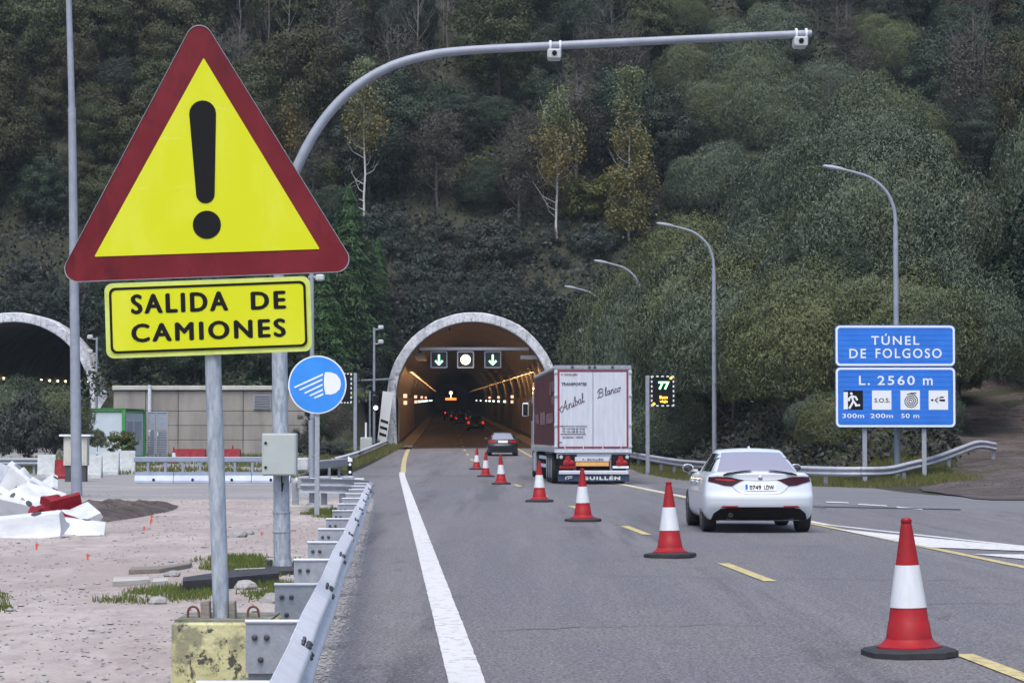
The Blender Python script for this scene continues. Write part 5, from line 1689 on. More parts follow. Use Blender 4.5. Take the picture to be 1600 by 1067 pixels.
# curtains with vertical folds
for s in (-1, 1):
    mb = MB()
    n = 160
    zz = [z0 + .10, z0 + .5, 2.2, 3.2, z1 - .14]
    for i in range(n + 1):
        y = .10 + (LT - .2) * i / n
        for z in zz:
            mb.v.append((s * (W2 - .012 + .014 * math.sin(y * 9.5) * (1 if z < 3.5 else .4) + .01 * math.sin(y * 23 + z)), y, z))
    for i in range(n):
        for k in range(len(zz) - 1):
            q_ = i * len(zz) + k; mb.f.append((q_, q_ + 1, q_ + len(zz) + 1, q_ + len(zz))); mb.mi.append(0)
    cu = mb.build('side_curtain', 'maroon', tr)
    if s < 0:
        for (ya, yb_, za, zb_) in ((.5, 1.6, 3.15, 3.50), (.5, 1.6, 2.72, 2.98), (2.0, 3.0, 3.05, 3.50), (1.0, 4.8, 2.08, 2.42), (5.6, 8.8, 2.05, 2.5), (9.4, 12, 2.1, 2.45)):
            mb = MB()
            m_ = max(2, int((yb_ - ya) / .08))
            for i in range(m_ + 1):
                y = ya + (yb_ - ya) * i / m_
                for z in (za, zb_):
                    mb.v.append((s * (W2 + .012 + .014 * math.sin(y * 9.5)), y, z))
            for i in range(m_): mb.f.append((2 * i, 2 * i + 1, 2 * i + 3, 2 * i + 2)); mb.mi.append(0)
            mb.build('faded_print', 'printgrey' if 'printgrey' in M else 'maroonprint', cu) if False else mb.build('faded_print', M.setdefault('maroonprint', mat('faded_curtain_print', (.10, .03, .045), .5, col2=(.22, .14, .16), scale=4, contrast=(.4,.6))), cu)
        for i in range(22):
            mb = MB(); mb.box((s * (W2 + .012), .45 + i * .6, z0 + .06), (.02, .05, .24)); mb.build('curtain_buckle', 'oldwhite', cu)
    mb = MB(); mb.box((s * (W2 - .02), LT / 2, z0 + .02), (.08, LT - .1, .13)); mb.build('side_rail', 'galvdull', tr)
mb = MB(); mb.box((0, LT / 2, z1 - .05), (2 * W2 + .01, LT, .10), ch=.02); mb.build('roof_rail', 'oldwhite', tr)
# rear frame
mb = MB()
mb.ring(rectpts(-W2 - .01, z0 - .06, W2 + .01, z1 + .01), rectpts(-W2 + .075, z0 + .06, W2 - .075, z1 - .12), -.02, .12)
fr_ = mb.build('rear_frame', 'truckwhite', tr, smooth=False)
mb = MB(); mb.box((0, -.022, z1 - .055), (2 * W2 + .02, .03, .12)); mb.build('top_rail', 'galvdull', fr_)
for x in (-.70, -.12, .06, .66):
    mb = MB(); mb.lathe([(.05, 0), (.05, .03)], 12, (x, -.035, z1 - .05), 'y'); mb.build('marker_lamp', 'dark', fr_)
dw = W2 - .08
for s in (-1, 1):
    mb = MB()
    n = 12
    x_a, x_b = (.008 if s > 0 else -dw), (dw if s > 0 else -.008)
    mb.box(((x_a + x_b) / 2, .02, (z0 + z1) / 2 - .03), (x_b - x_a, .05, z1 - z0 - .20), ch=.008)
    dr = mb.build('rear_door', 'truckwhite', tr)
    for k_ in range(1, 7):
        mb = MB(); mb.box((x_a + (x_b - x_a) * k_ / 7, -.008, (z0 + z1) / 2 - .03), (.012, .008, z1 - z0 - .42)); mb.build('door_rib', 'truckwhite', dr)
    for zz_ in (z0 + .15, 2.0, 3.0, 3.78):
        mb = MB(); mb.box((s * (W2 - .03), -.04, zz_), (.12, .04, .09), ch=.01); mb.build('hinge', 'oldwhite', dr)
    for xx_ in (s * .33, s * .95):
        mb = MB(); mb.tube([(xx_, -.02, z0 + .02), (xx_, -.02, z0 + .25)], .016, 8); mb.build('lock_rod', 'galv', dr)
# red line border
mb = MB(); mb.ring(rectpts(-dw + .02, z0 + .09, dw - .02, z1 - .15), rectpts(-dw + .075, z0 + .145, dw - .075, z1 - .205), -.016, -.004); mb.build('red_border', 'linered', tr, smooth=False)
mb = MB(); mb.box((0, -.008, (z0 + z1) / 2 - .03), (.014, .01, z1 - z0 - .22)); mb.build('door_seam', 'galvdull', tr, smooth=False)
ZP = lambda py: z1 - (py - 567) / 189 * 4.0 * 1.0
XP = lambda px: (px - 927) / 46.3
def tt(s_, px0, px1, pyb, pyt, m_='ink', bold=0.0, shear=0.0, sp=1.0):
    text_mb(s_, XP(px0), ZP(pyb), XP(px1) - XP(px0), ZP(pyt) - ZP(pyb), -.022, -.012, bold=bold, shear=shear, spacing=sp).build('lettering', m_, tr)
tt('TRANSPORTES', 877.5, 917, 598.5, 594, bold=.02)
tt('F. GUILLEN', 877, 903, 582.5, 579.5, 'linered', shear=.3)
tt('MERCANC\u00cdAS NACIONAL', 875, 918, 664.3, 661.8)
tt('Tlf. +34 608 28 10 06', 879, 914, 669, 666.2)
tt('Tlf. +34 608 28 10 36', 879, 914, 673.6, 670.8)
mb = MB(); mb.box(((XP(876) + XP(916)) / 2, -.016, ZP(676)), (XP(916) - XP(876), .01, .018)); mb.build('underline', 'ink', tr)
tt('GANDARA - COSTA', 879, 912, 682.3, 679.6)
tt('BR-GANDARA', 950, 976, 698.8, 696, 'ink')
mb = MB()
cc = (XP(876), ZP(693))
pts = [(cc[0] + .085 * math.cos(a_), -.018, cc[1] + .095 * math.sin(a_)) for a_ in [R(60 + k_ * 24) for k_ in range(12)]]
mb.tube(pts, .014, 6); mb.build('round_emblem', 'navy', tr)
# handwritten name, letters as strokes
ST = {
 'A': (1.5, [[(-.35, .25), (-.1, -.05), (.35, .35), (1.0, 1.75), (1.05, 1.7), (1.0, .2), (1.1, 0), (1.35, .2)], [(.25, .75), (.6, .6), (1.2, .8)], [(-.35, .25), (-.5, .6), (-.1, .95), (.3, 1.0)]]),
 'n': (.95, [[(0, .1), (.15, .9), (.12, .0)], [(.14, .5), (.45, .92), (.6, .7), (.6, .1), (.75, 0), (.95, .2)]]),
 'i': (.5, [[(0, .1), (.15, .9), (.15, .1), (.3, 0), (.5, .2)], [(.2, 1.25), (.24, 1.32)]]),
 'b': (.8, [[(0, .2), (.25, 1.2), (.22, 1.75), (.08, 1.6), (.08, .3), (.3, 0), (.55, .2), (.5, .7), (.3, .8), (.8, .55)]]),
 'a': (.85, [[(.55, .8), (.2, .85), (0, .4), (.15, 0), (.45, .2), (.6, .85), (.55, .2), (.65, 0), (.85, .2)]]),
 'l': (.5, [[(0, .1), (.3, 1.2), (.28, 1.8), (.12, 1.5), (.12, .2), (.28, 0), (.5, .2)]]),
 'B': (1.55, [[(.3, 1.5), (.2, .8), (.05, 0), (-.25, .1)], [(-.2, 1.1), (.1, 1.65), (.7, 1.8), (1.05, 1.5), (.8, 1.05), (.3, .95), (.9, .9), (1.15, .5), (.8, .05), (.35, .0), (.2, .2)]]),
 'c': (.7, [[(.5, .7), (.25, .85), (0, .4), (.2, 0), (.7, .25)]]),
 'o': (.8, [[(.35, .85), (0, .5), (.15, 0), (.5, .15), (.5, .7), (.3, .85), (.8, .7)]]),
}
def script(word, x, z, size, ang, nm):
    mb = MB(); cx_ = 0
    for ch_ in word:
        w_, sts = ST[ch_]
        for st_ in sts:
            p3 = [(cx_ + a_ + .28 * b__, b__, 0) for a_, b__ in st_]
            cm_ = catmull(p3, 5) if len(p3) > 2 else [Vector(p) for p in p3]
            pts_ = []
            for v in cm_:
                X_, Z_ = v.x * size, v.y * size
                pts_.append((x + X_ * math.cos(ang) - Z_ * math.sin(ang), -.018, z + X_ * math.sin(ang) + Z_ * math.cos(ang)))
            mb.tube(pts_, .010, 5)
        cx_ += w_
    mb.build(nm, 'ink', tr)
script('Anibal', XP(879), ZP(640), .162, R(24), 'lettering')
script('Blanco', XP(935.5), ZP(618), .150, R(17), 'lettering')
# chassis, lamps, plates
mb = MB(); mb.box((0, LT / 2, .98), (1.2, LT - .6, .22)); mb.build('chassis', 'dark', tr)
mb = MB(); mb.box((0, .10, .97), (2.45, .16, .20)); mb.build('rear_crossmember', 'galvdull', tr)
mb = MB(); mb.box((0, .35, .75), (2.2, .06, .50)); mb.build('under_shadow_panel', 'black', tr)  # black board standing in for the shade below the trailer
mb = MB(); mb.box((-.03, -.03, ZP(715.8) ), (1.17, .03, .15), ch=.004); wp = mb.build('name_board', 'truckwhite', tr)
text_mb('F. GUILL\u00c9N', -.36, ZP(718), .70, .085, -.055, -.044, bold=.03, spacing=1.3).build('lettering', 'ink', wp)
mb = MB(); mb.box((-.03, -.03, ZP(723.5)), (1.17, .03, .16), ch=.004); pw_ = mb.build('reflective_board', 'orange', tr)
mb = MB(); mb.ring(rectpts(-.615, ZP(727.4), .555, ZP(719.6)), rectpts(-.585, ZP(726.7), .525, ZP(720.3)), -.05, -.044); mb.build('board_border', 'linered', pw_, smooth=False)
for s in (-1, 1):
    xx = -.86 if s < 0 else .93
    mb = MB(); mb.box((xx, .02, .76), (.62, .12, .50), ch=.02); hs_ = mb.build('lamp_bracket', 'black', tr)
    mb = MB(); mb.lathe([(.11, 0), (.11, .03), (.06, .05)], 18, (xx - .05, -.045, .72), 'y'); mb.build('tail_lamp', 'redlens', hs_)
    mb = MB(); mb.lathe([(.09, 0), (.09, .03), (.05, .05)], 18, (xx + .14, -.045, .72), 'y'); mb.build('tail_lamp', 'redlens', hs_)
    mb = MB(); mb.prism([(xx - .1, .80), (xx + .12, .80), (xx + .05, .96), (xx - .06, .96)], -.05, -.02); mb.build('red_reflector', 'redlens', hs_)
    mb = MB(); mb.lathe([(.06, 0), (.06, .03)], 14, (xx - s * (-.22), -.045, .92), 'y'); mb.build('reverse_lamp', 'oldwhite', hs_)
    mb = MB(); mb.box((xx, -.05, .58), (.55, .02, .08)); mb.build('lower_lamp_bar', 'redlens' if s < 0 else 'white', hs_)
    mb = MB(); mb.box((s * .62, .10, .6), (.09, .10, .5)); mb.build('bumper_bracket', 'galvdull', tr)
mb = MB(); mb.box((0.02, -.04, .40), (2.36, .10, .13), ch=.02); mb.build('underrun_bar', 'truckwhite', tr)
mb = MB(); mb.box((0.02, .02, .22), (2.42, .03, .24), ch=.005); fl = mb.build('rear_flap', 'navy', tr)
text_mb('GUILL\u00c9N', -.36, .15, 1.28, .15, -.006, .004, bold=.05, spacing=1.25).build('lettering', 'white', fl)
mb = MB(); mb.tube([(-.92, -.0, .16), (-.93, 0, .24), (-.85, 0, .27), (-.70, 0, .27)], .02, 6); mb.tube([(-.84, 0, .17), (-.83, 0, .22), (-.72, 0, .22)], .016, 6); mb.build('flap_emblem', 'white', fl)
for y in (2.3, 3.6, 4.9):
    for s in (-1, 1):
        wheel(tr, s * (W2 - .20), y, .52, .38, s, 'galvdull', 6)
    mb = MB(); mb.tube([(-1, y, .52), (1, y, .52)], .09, 10); mb.build('axle', 'dark', tr)
for s in (-1, 1):
    mb = MB(); mb.box((s * (W2 - .18), 3.6, 1.04), (.40, 4.2, .04)); mb.build('mudguard', 'dark', tr)
    for z in (.55, .85):
        mb = MB(); mb.box((s * (W2 - .06), 8.3, z), (.04, 4.6, .12)); mb.build('side_guard', 'galv', tr)
    mb = MB(); mb.box((s * .7, 10.6, .55), (.12, .12, 1.0)); mb.build('landing_leg', 'galvdull', tr)
# tractor
mb = MB(); mb.box((0, 14.0, .85), (1.1, 5.0, .25)); mb.build('tractor_chassis', 'dark', tr)
def tw(x, y, z):
    return (x * (1 - .05 * max(0, (z - 2.5) / 1.4)), y - .25 * max(0, (z - 2.2) / 1.7) ** 1.5 * ((y - 14.6) / 2.2 if y > 14.6 else 0), z)
rounded_box_mb(-1.24, 1.24, 14.6, 16.9, 1.0, 3.85, .14, 6, 6, 8, tw).build('cab', 'paintwhite', tr)
for s in (-1, 1):
    mb = MB(); mb.box((s * 1.18, 13.7, 1.9), (.06, 1.5, 2.6), ch=.02); mb.build('side_fairing', 'paintwhite', tr)
    mb = MB(); mb.box((s * 1.20, 13.6, .62), (.10, 2.6, .75), ch=.03); mb.build('side_skirt', 'paintwhite', tr)
    wheel(tr, s * 1.02, 12.2, .52, .50, s, 'galvdull', 6)
    wheel(tr, s * 1.06, 15.9, .52, .34, s, 'galvdull', 6)
    mb = MB(); mb.box((s * 1.50, 16.1, 2.70), (.26, .10, .56), ch=.04); mo = mb.build('mirror_housing', 'paintwhite', tr)
    mb = MB(); mb.box((s * 1.51, 16.03, 2.70), (.19, .03, .46), ch=.01); mb.build('mirror_glass', 'glass', mo)
    mb = MB(); mb.tube([(s * 1.2, 16.2, 3.05), (s * 1.48, 16.15, 2.98)], .025, 6); mb.tube([(s * 1.2, 16.2, 2.4), (s * 1.48, 16.15, 2.44)], .025, 6); mb.build('mirror_arm', 'dark', mo)
    mb = MB(); mb.box((s * 1.252, 16.0, 2.6), (.02, 1.0, .7), ch=.005); mb.build('cab_window', 'glass', tr)

# ================================================================== THE YARD
# hut
pb = P(190, 711, 130)
hz = grade(130)
hut = thing('site_hut', 'white site hut with bright green frame in front of the beige retaining wall', 'hut', (pb.x, 130, hz))
H0, H1 = P(137, 0, 130).x, P(198, 0, 130).x
zt_ = P(0, 640, 130).z
hx, hy = P(226, 0, 134).x, 134.6
def wallq(a_, b__, nm, m_, z0_, z1_, th=.05):
    """upright slab from plan point a to b"""
    d = (Vector(b__) - Vector(a_)).normalized(); n_ = Vector((-d.y, d.x)) * th
    mb = MB()
    vs = [(p[0], p[1], z) for z in (z0_, z1_) for p in (a_, b__, (b__[0] + n_.x, b__[1] + n_.y), (a_[0] + n_.x, a_[1] + n_.y))]
    mb.add(vs, [(0, 1, 2, 3), (4, 5, 6, 7), (0, 1, 5, 4), (1, 2, 6, 5), (2, 3, 7, 6), (3, 0, 4, 7)])
    return mb.build(nm, m_, hut, world=True, smooth=False)
A_, B_, C_ = (H0, 130.0), (H1, 130.0), (hx, hy)
D4 = (H0 + (hx - H1), hy)
wallq(A_, B_, 'front_panel', 'hutwhite', hz + .12, zt_ - .1)
sw = wallq(B_, C_, 'side_panel', 'hutwhite', hz + .12, zt_ - .1)
wallq(C_, D4, 'back_panel', 'hutwhite', hz + .12, zt_ - .1)
wallq(D4, A_, 'side_panel', 'hutwhite', hz + .12, zt_ - .1)
for p in (A_, B_, C_, D4):
    mb = MB(); mb.box((p[0], p[1], (hz + zt_) / 2), (.20, .20, zt_ - hz), ch=.01); mb.build('corner_post', 'greenframe', hut, world=True)
for p, q_ in ((A_, B_), (B_, C_), (C_, D4), (D4, A_)):
    for z in (hz + .08, zt_ - .06):
        mb = MB(); mb.tube([(p[0], p[1], z), (q_[0], q_[1], z)], .10, 4); mb.build('frame_rail', 'greenframe', hut, world=True, smooth=False)
mb = MB(); mb.add([(A_[0] - .1, A_[1] - .1, zt_ + .03), (B_[0] + .1, B_[1] - .1, zt_ + .03), (C_[0] + .1, C_[1] + .1, zt_ + .03), (D4[0] - .1, D4[1] + .1, zt_ + .03),
                   (A_[0] - .1, A_[1] - .1, zt_ + .08), (B_[0] + .1, B_[1] - .1, zt_ + .08), (C_[0] + .1, C_[1] + .1, zt_ + .08), (D4[0] - .1, D4[1] + .1, zt_ + .08)],
                  [(0, 1, 2, 3), (4, 5, 6, 7), (0, 1, 5, 4), (1, 2, 6, 5), (2, 3, 7, 6), (3, 0, 4, 7)]); mb.build('roof', 'greenframe', hut, world=True, smooth=False)
for f0, f1 in ((.12, .42), (.5, .85)):
    a_ = Vector(B_).lerp(Vector(C_), f0); b__ = Vector(B_).lerp(Vector(C_), f1)
    d = (b__ - a_).normalized(); n_ = Vector((d.y, -d.x)) * .04
    o = wallq(tuple(a_ + n_), tuple(b__ + n_), 'window', 'gategrey', hz + 1.1, hz + 2.1, .05)
# gate
for i, (px0, px1) in enumerate(((230, 243), (243.5, 262.5))):
    a_, b__ = P(px0, 712, 136), P(px1, 643, 136)
    gt = thing('steel_gate', ['narrow grey steel gate leaf next to the site hut', 'wider grey steel gate leaf with louvred lower half against the beige wall'][i], 'gate', (a_.x, 136, grade(136)))
    w_ = b__.x - a_.x; h0_, h1_ = grade(136) + .05, b__.z
    mb = MB(); mb.ring(rectpts(a_.x, h0_, b__.x, h1_), rectpts(a_.x + .06, h0_ + .06, b__.x - .06, h1_ - .06), 135.95, 136.05); mb.build('gate_frame', 'galvdull', gt, world=True, smooth=False)
    zm = h0_ + (h1_ - h0_) * .58
    mb = MB(); mb.box((a_.x + w_ / 2, 136, (zm + h1_) / 2), (w_ - .12, .03, h1_ - zm - .06)); mb.build('sheet_panel', 'gategrey', gt, world=True)
    for k_ in range(10):
        z = h0_ + .12 + k_ * (zm - h0_ - .12) / 10
        mb = MB(); mb.box((a_.x + w_ / 2, 136, z), (w_ - .12, .03, .11), Matrix.Rotation(R(20), 3, 'X')); mb.build('slat', 'gategrey', gt, world=True, smooth=False)
    mb = MB(); mb.box((a_.x + .12, 135.9, (h0_ + h1_) / 2), (.05, .06, .25)); mb.build('handle', 'galv', gt, world=True)

# plastic barriers
def barrier_me(nm, m_, L_=1.0, H_=.8, W_=.42):
    mb = MB()
    prof = [(-.5, 0), (.5, 0), (.5, .14), (.30, .34), (.17, .92), (.13, 1.0), (-.13, 1.0), (-.17, .92), (-.30, .34), (-.5, .14)]
    prof = [(a_ * W_, b__ * H_) for a_, b__ in prof]
    n = len(prof)
    ys_ = [(-.5, .90), (-.47, 1.0), (-.2, 1.0), (-.18, .97), (.18, .97), (.2, 1.0), (.47, 1.0), (.5, .90)]
    for t_, k_ in ys_:
        for a_, b__ in prof: mb.v.append((t_ * L_, a_ * k_, b__ * (1 if k_ != .9 else .98)))
    for j in range(len(ys_) - 1):
        for i in range(n):
            i2 = (i + 1) % n; mb.f.append((j * n + i, j * n + i2, (j + 1) * n + i2, (j + 1) * n + i)); mb.mi.append(0)
    mb.f.append(tuple(range(n))[::-1]); mb.f.append(tuple((len(ys_) - 1) * n + i for i in range(n))); mb.mi += [0, 0]
    return mb
bw = barrier_me('b', 'w', 1.25, .86, .50)
bar_white = bw.mesh('barrier_body', 'whiteplastic', ang=25)
bar_old = bw.mesh('barrier_body', 'oldwhite', ang=25)
bar_red = bw.mesh('barrier_body', 'redplastic', ang=25)
cap = MB(); cap.lathe([(.07, 0), (.07, .03), (.05, .04)], 14); cap_me = cap.mesh('filler_cap', 'dark')
def barrier(name, label, me, loc, rot, sc=(1, 1, 1), group=None):
    t = thing(name, label, 'plastic barrier', loc, 0, group); t.rotation_euler = rot; t.scale = sc
    link('barrier_body', me, t)
    c = link('filler_cap', cap_me, t); c.location = (.3, 0, .85)
    return t
mound = MB()
n_ = 26
for j in range(n_ + 1):
    for i in range(n_ + 1):
        u_, v_ = i / n_ * 2 - 1, j / n_ * 2 - 1
        x_ = -8.55 + u_ * 1.15; y_ = 50 + v_ * 7.5
        e_ = max(0, 1 - u_ * u_ - v_ * v_)
        mound.v.append((x_, y_, -.01 + .05 * min(1, e_ * 4) + e_ * (.16 + .28 * noise.noise(Vector((x_ * 1.7, y_ * .8, 3))) + .12 * noise.noise(Vector((x_ * 5, y_ * 2.5, 8))))))
for j in range(n_):
    for i in range(n_):
        q_ = j * (n_ + 1) + i; mound.f.append((q_, q_ + 1, q_ + n_ + 2, q_ + n_ + 1)); mound.mi.append(0)
struct('earth_mound', mound, 'dirt')
# row of standing barriers in the middle of the yard
rowb = [(57, 84, 746, 'oldwhite', 'leftmost standing white barrier beside the end of the far guard rail'), (84, 110, 748.5, 'red', 'single red barrier in the row of white barriers left of the tall mast'), (128, 157, 747, 'oldwhite', 'standing white barrier just right of the tall mast'),
        (155, 184, 742, 'oldwhite', 'standing white barrier second right of the tall mast'), (183, 209, 740, 'oldwhite', 'rightmost standing white barrier, below the round bush')]
for px0, px1, pyb, k_, lab in rowb:
    p = G((px0 + px1) / 2, pyb)
    w_ = (px1 - px0) / 3700 * p.y
    h_ = {'red': 30}.get(k_, 36) / 3700 * p.y
    barrier('%s_barrier' % ('red' if k_ == 'red' else 'white'), lab, bar_red if k_ == 'red' else bar_old, tuple(p + Vector((0, .3, 0))), (0, 0, R(random.uniform(-8, 8))), (w_ / 1.25 * 1.03, .9, h_ / .86), 'standing plastic barriers across the yard')
# red barriers by the retaining wall
for i, (px0, px1, pyt, pyb) in enumerate(((274, 300, 696, 712), (297, 322, 693, 712), (350, 376, 694, 712))):
    D_ = 128
    p = P((px0 + px1) / 2, pyb, D_); w_ = (px1 - px0) / 3700 * D_
    barrier('red_barrier', ['red barrier at the foot of the beige wall, left of the sign post', 'red barrier at the foot of the beige wall, directly left of the sign post', 'red barrier at the foot of the beige wall, right of the sign post'][i], bar_red, (p.x, D_, grade(D_) - .02), (0, 0, R(random.uniform(-10, 10))), (w_ / 1.25, 1, .75), 'red barriers by the retaining wall')
p = G(272, 724)
o = copy_tree(cone0); o.location = p; o.scale = (.85, .85, .85); o['label'] = 'small faded cone far off at the left end of the red barriers by the wall'; o['group'] = 'cones in the yard'
o = copy_tree(cone0); o.location = G(364, 716); o.scale = (.75, .75, .75); o['label'] = 'small distant cone near the beige wall right of the sign post'; o['group'] = 'cones in the yard'

# pile of thrown barriers
pile = [ # px, py(bottom), D, rot(x,y,z), scale, kind, label
 (103, 838, 39.2, (4, 7, 8), (1.0, 1.1, .32), 'w', 'long flattened white barrier at the front tip of the heap'),
 (30, 845, 38.2, (22, -6, -10), (1.25, 1.1, .42), 'w', 'white barrier lying lowest at the left front of the heap'),
 (8, 818, 41, (38, 14, 24), (.8, 1.0, .62), 'w', 'large white barrier in the middle left of the heap'),
 (40, 806, 42, (-35, -22, 50), (.62, .9, .62), 'w', 'white barrier tipped on its side in the middle of the heap'),
 (52, 786, 44, (40, 32, 20), (.5, .9, .55), 'w', 'white barrier tilted above the red ones in the heap'),
 (8, 790, 45, (65, -28, 60), (.7, 1.0, .7), 'w', 'white barrier reared up near the top left of the heap'),
 (32, 768, 46, (-40, 50, 30), (.42, .9, .6), 'w', 'topmost white barrier, tilted like a roof on the heap'),
 (8, 762, 47, (30, 20, 70), (.45, .9, .6), 'w', 'white barrier at the very top left edge of the heap'),
 (60, 812, 39.9, (70, 30, 35), (.36, .6, .5), 'r', 'red barrier lying broken in the middle of the heap'),
 (80, 814, 40.0, (100, -20, 70), (.36, .55, .5), 'r', 'red barrier turned over near the right of the heap'),
 (106, 800, 41.5, (35, -14, 15), (.42, .6, .40), 'r', 'red barrier leaning against the foot of the tall mast'),
 (119, 812, 41.2, (80, 25, 60), (.30, .6, .45), 'r', 'small red barrier piece at the right edge of the heap'),
 (70, 792, 41.5, (60, 70, 120), (.26, .5, .4), 'r', 'small red barrier poking up behind the white ones'),
 (52, 762, 47.5, (70, 0, 20), (.22, .5, .3), 'r', 'small red barrier piece behind the top of the heap'),
 (2, 760, 47.2, (70, 0, 10), (.3, .7, .7), 'r', 'red scrap of barrier at the left picture edge in the heap'),
 (28, 800, 42.5, (50, 20, -30), (.55, .9, .7), 'w', 'white barrier wedged upright in the middle of the heap'),
 (60, 800, 43.5, (-30, 18, 10), (.6, .9, .6), 'w', 'white barrier showing between the red pieces and the upper heap'),
 (22, 784, 44.5, (15, 35, -20), (.55, .9, .7), 'w', 'white barrier leaning in the upper middle of the heap'),
 (0, 775, 45.5, (-20, 15, 60), (.6, .9, .8), 'w', 'white barrier on the far left side of the heap'),
 (66, 775, 45, (35, -35, 100), (.35, .8, .5), 'w', 'small white barrier end pointing right out of the upper heap'),
 (110, 822, 40.8, (55, -15, 120), (.55, .8, .6), 'w', 'small white barrier piece between the red ones and the front tip')]
for px, py, D_, rt, sc, k_, lab in pile:
    p = P(px, py, D_); z = max(0.02, p.z + .0)
    barrier('%s_barrier' % ('red' if k_ == 'r' else 'white'), lab, bar_red if k_ == 'r' else bar_white, (p.x, D_, z), tuple(R(a_) for a_ in rt), sc, 'thrown plastic barriers in a heap')

# steel safety barrier across the service road
D_ = 83.5
a_, b__ = G(211, 755), G(462, 753.5)
sbr = thing('steel_barrier', 'long low blue grey steel barrier with a top rail crossing the yard', 'road barrier', ((a_.x + b__.x) / 2, D_, 0))
LL = b__.x - a_.x
for i in range(4):
    xa = a_.x + LL * i / 4; xb_ = a_.x + LL * (i + 1) / 4 - .02
    mb = MB(); mb.prism([(-.24, 0.02), (.24, .02), (.22, .10), (.10, .28), (.09, .40), (-.09, .40), (-.10, .28), (-.22, .10)], xa, xb_, 'yz')
    mb.v = [(v[0], v[1] + D_, v[2]) for v in mb.v]; mb.build('barrier_base', 'barrierblue', sbr, world=True, smooth=False)
    for f_ in (.3,):
        mb = MB(); mb.lathe([(.05, 0), (.05, .02)], 12, ((xa + xb_) / 2, D_ - .22, .13), 'y'); mb.build('drain_hole', 'black', sbr, world=True)
for i in range(9):
    x = a_.x + .45 + (LL - .6) * i / 8
    mb = MB(); mb.box((x, D_, .58), (.08, .10, .38)); mb.build('rail_post', 'barrierblue', sbr, world=True)
mb = MB(); mb.box((a_.x + LL / 2, D_, .84), (LL + .1, .16, .18), ch=.02); mb.build('top_rail', 'barrierblue', sbr, world=True)
# far guard rail, left edge
fg = thing('crash_barrier', 'grey guard rail at the left picture edge in front of the dark bushes', 'crash barrier', (-22, 98, 0))
a_, b__ = P(-60, 722, 98), P(60, 722, 98)
beam_mb([(a_.x, 98, .44 + grade(98)), ((a_.x + b__.x) / 2, 98, .44 + grade(98)), (b__.x, 98, .44 + grade(98))], 1).build('rail_section', 'galvdull', fg, world=True, ang=50)
for x in np.linspace(a_.x + .2, b__.x - .2, 3): post_mb(x, 98.1, 0, .75).build('post', 'galvdull', fg, world=True, smooth=False)
# cream cabinet with flat cap
D_ = 86
a_, b__ = P(101, 727, D_), P(138, 682, D_)
ca = thing('roadside_cabinet', 'cream cabinet with a wide flat cap partly hidden by the tall mast', 'cabinet', ((a_.x + b__.x) / 2, D_, 0))
w_ = b__.x - a_.x
mb = MB(); mb.box(((a_.x + b__.x) / 2, D_, (a_.z + b__.z) / 2), (w_, .5, b__.z - a_.z), ch=.01); body_ = mb.build('cabinet_body', 'cream', ca, world=True)
mb = MB(); mb.box(((a_.x + b__.x) / 2, D_, b__.z + .04), (w_ + .28, .75, .07), ch=.01); mb.build('flat_cap', 'white', ca, world=True)
mb = MB(); mb.box(((a_.x + b__.x) / 2, D_ - .255, (a_.z + b__.z) / 2 + .02), (w_ - .16, .015, b__.z - a_.z - .14), ch=.003); mb.build('door', 'cream', body_, world=True)
mb = MB(); mb.box(((a_.x + b__.x) / 2, D_, a_.z / 2), (w_ - .1, .4, a_.z)); mb.build('plinth', 'dark', ca, world=True)

# survey stakes
for i, (px, py, h_) in enumerate(((237, 815, 11), (235.5, 820, 8), (225, 830, 8), (57, 860, 12), (137, 876, 11), (409, 838, 7), (437, 834, 6))):
    p = G(px, py); hh_ = h_ / 3700 * p.y
    labs = ['taller orange stake standing in the gravel between the heap and the sign post', 'short orange stake touching the taller one in the gravel', 'short orange stake just left of the pair in the gravel', 'orange stake in the gravel below the white heap, nearest the left edge', 'orange stake lowest in the gravel left of the sign post', 'tiny red stake near the brown hollow left of the mast', 'tiny red stake right beside the camera mast']
    t = thing('survey_stake', labs[i], 'stake', tuple(p), 0, 'orange survey stakes in the gravel')
    mb = MB(); mb.box((0, 0, hh_ / 2), (.022, .022, hh_), Matrix.Rotation(R(random.uniform(-6, 6)), 3, 'Y')); mb.build('stick', 'stake', t)
    mb = MB(); mb.box((.01, -.01, hh_ * .75), (.05, .015, hh_ * .22)); mb.build('flag', 'stake', t)
# planks, slabs and stones near the post
def slab(name, label, cat, pts, th, m_, group=None, tilt=0):
    g_ = [G(*p) for p in pts]
    c = sum((Vector(v) for v in g_), Vector()) / len(g_)
    mb = MB()
    n = len(g_)
    mb.v = [(v.x - c.x, v.y - c.y, .0) for v in g_] + [(v.x - c.x, v.y - c.y, th + tilt * (v.x - c.x)) for v in g_]
    mb.f = [tuple(range(n)), tuple(range(n, 2 * n))] + [(i, (i + 1) % n, n + (i + 1) % n, n + i) for i in range(n)]; mb.mi = [0] * len(mb.f)
    o = mb.build(name, m_, smooth=False); o.location = (c.x, c.y, c.z + .014)
    tag(o, label, cat, group)
slab('wooden_plank', 'long weathered plank lying on the gravel left of the sign post', 'plank', [(201, 899), (250, 897), (297, 889), (300, 886), (262, 891), (205, 894)], .05, 'wood')
slab('concrete_slab', 'small pale slab at the left end of the grass patch', 'slab', [(176, 918), (233, 914), (232, 909), (178, 910)], .05, 'concrete')
slab('concrete_slab', 'pale flat slab under the grass edge just left of the sign post', 'slab', [(238, 918), (262, 916), (262, 911), (240, 912)], .05, 'concrete')
slab('concrete_slab', 'flat pale slab between the sign post and the camera mast', 'slab', [(360, 905), (412, 902), (414, 896), (368, 898)], .06, 'concrete')
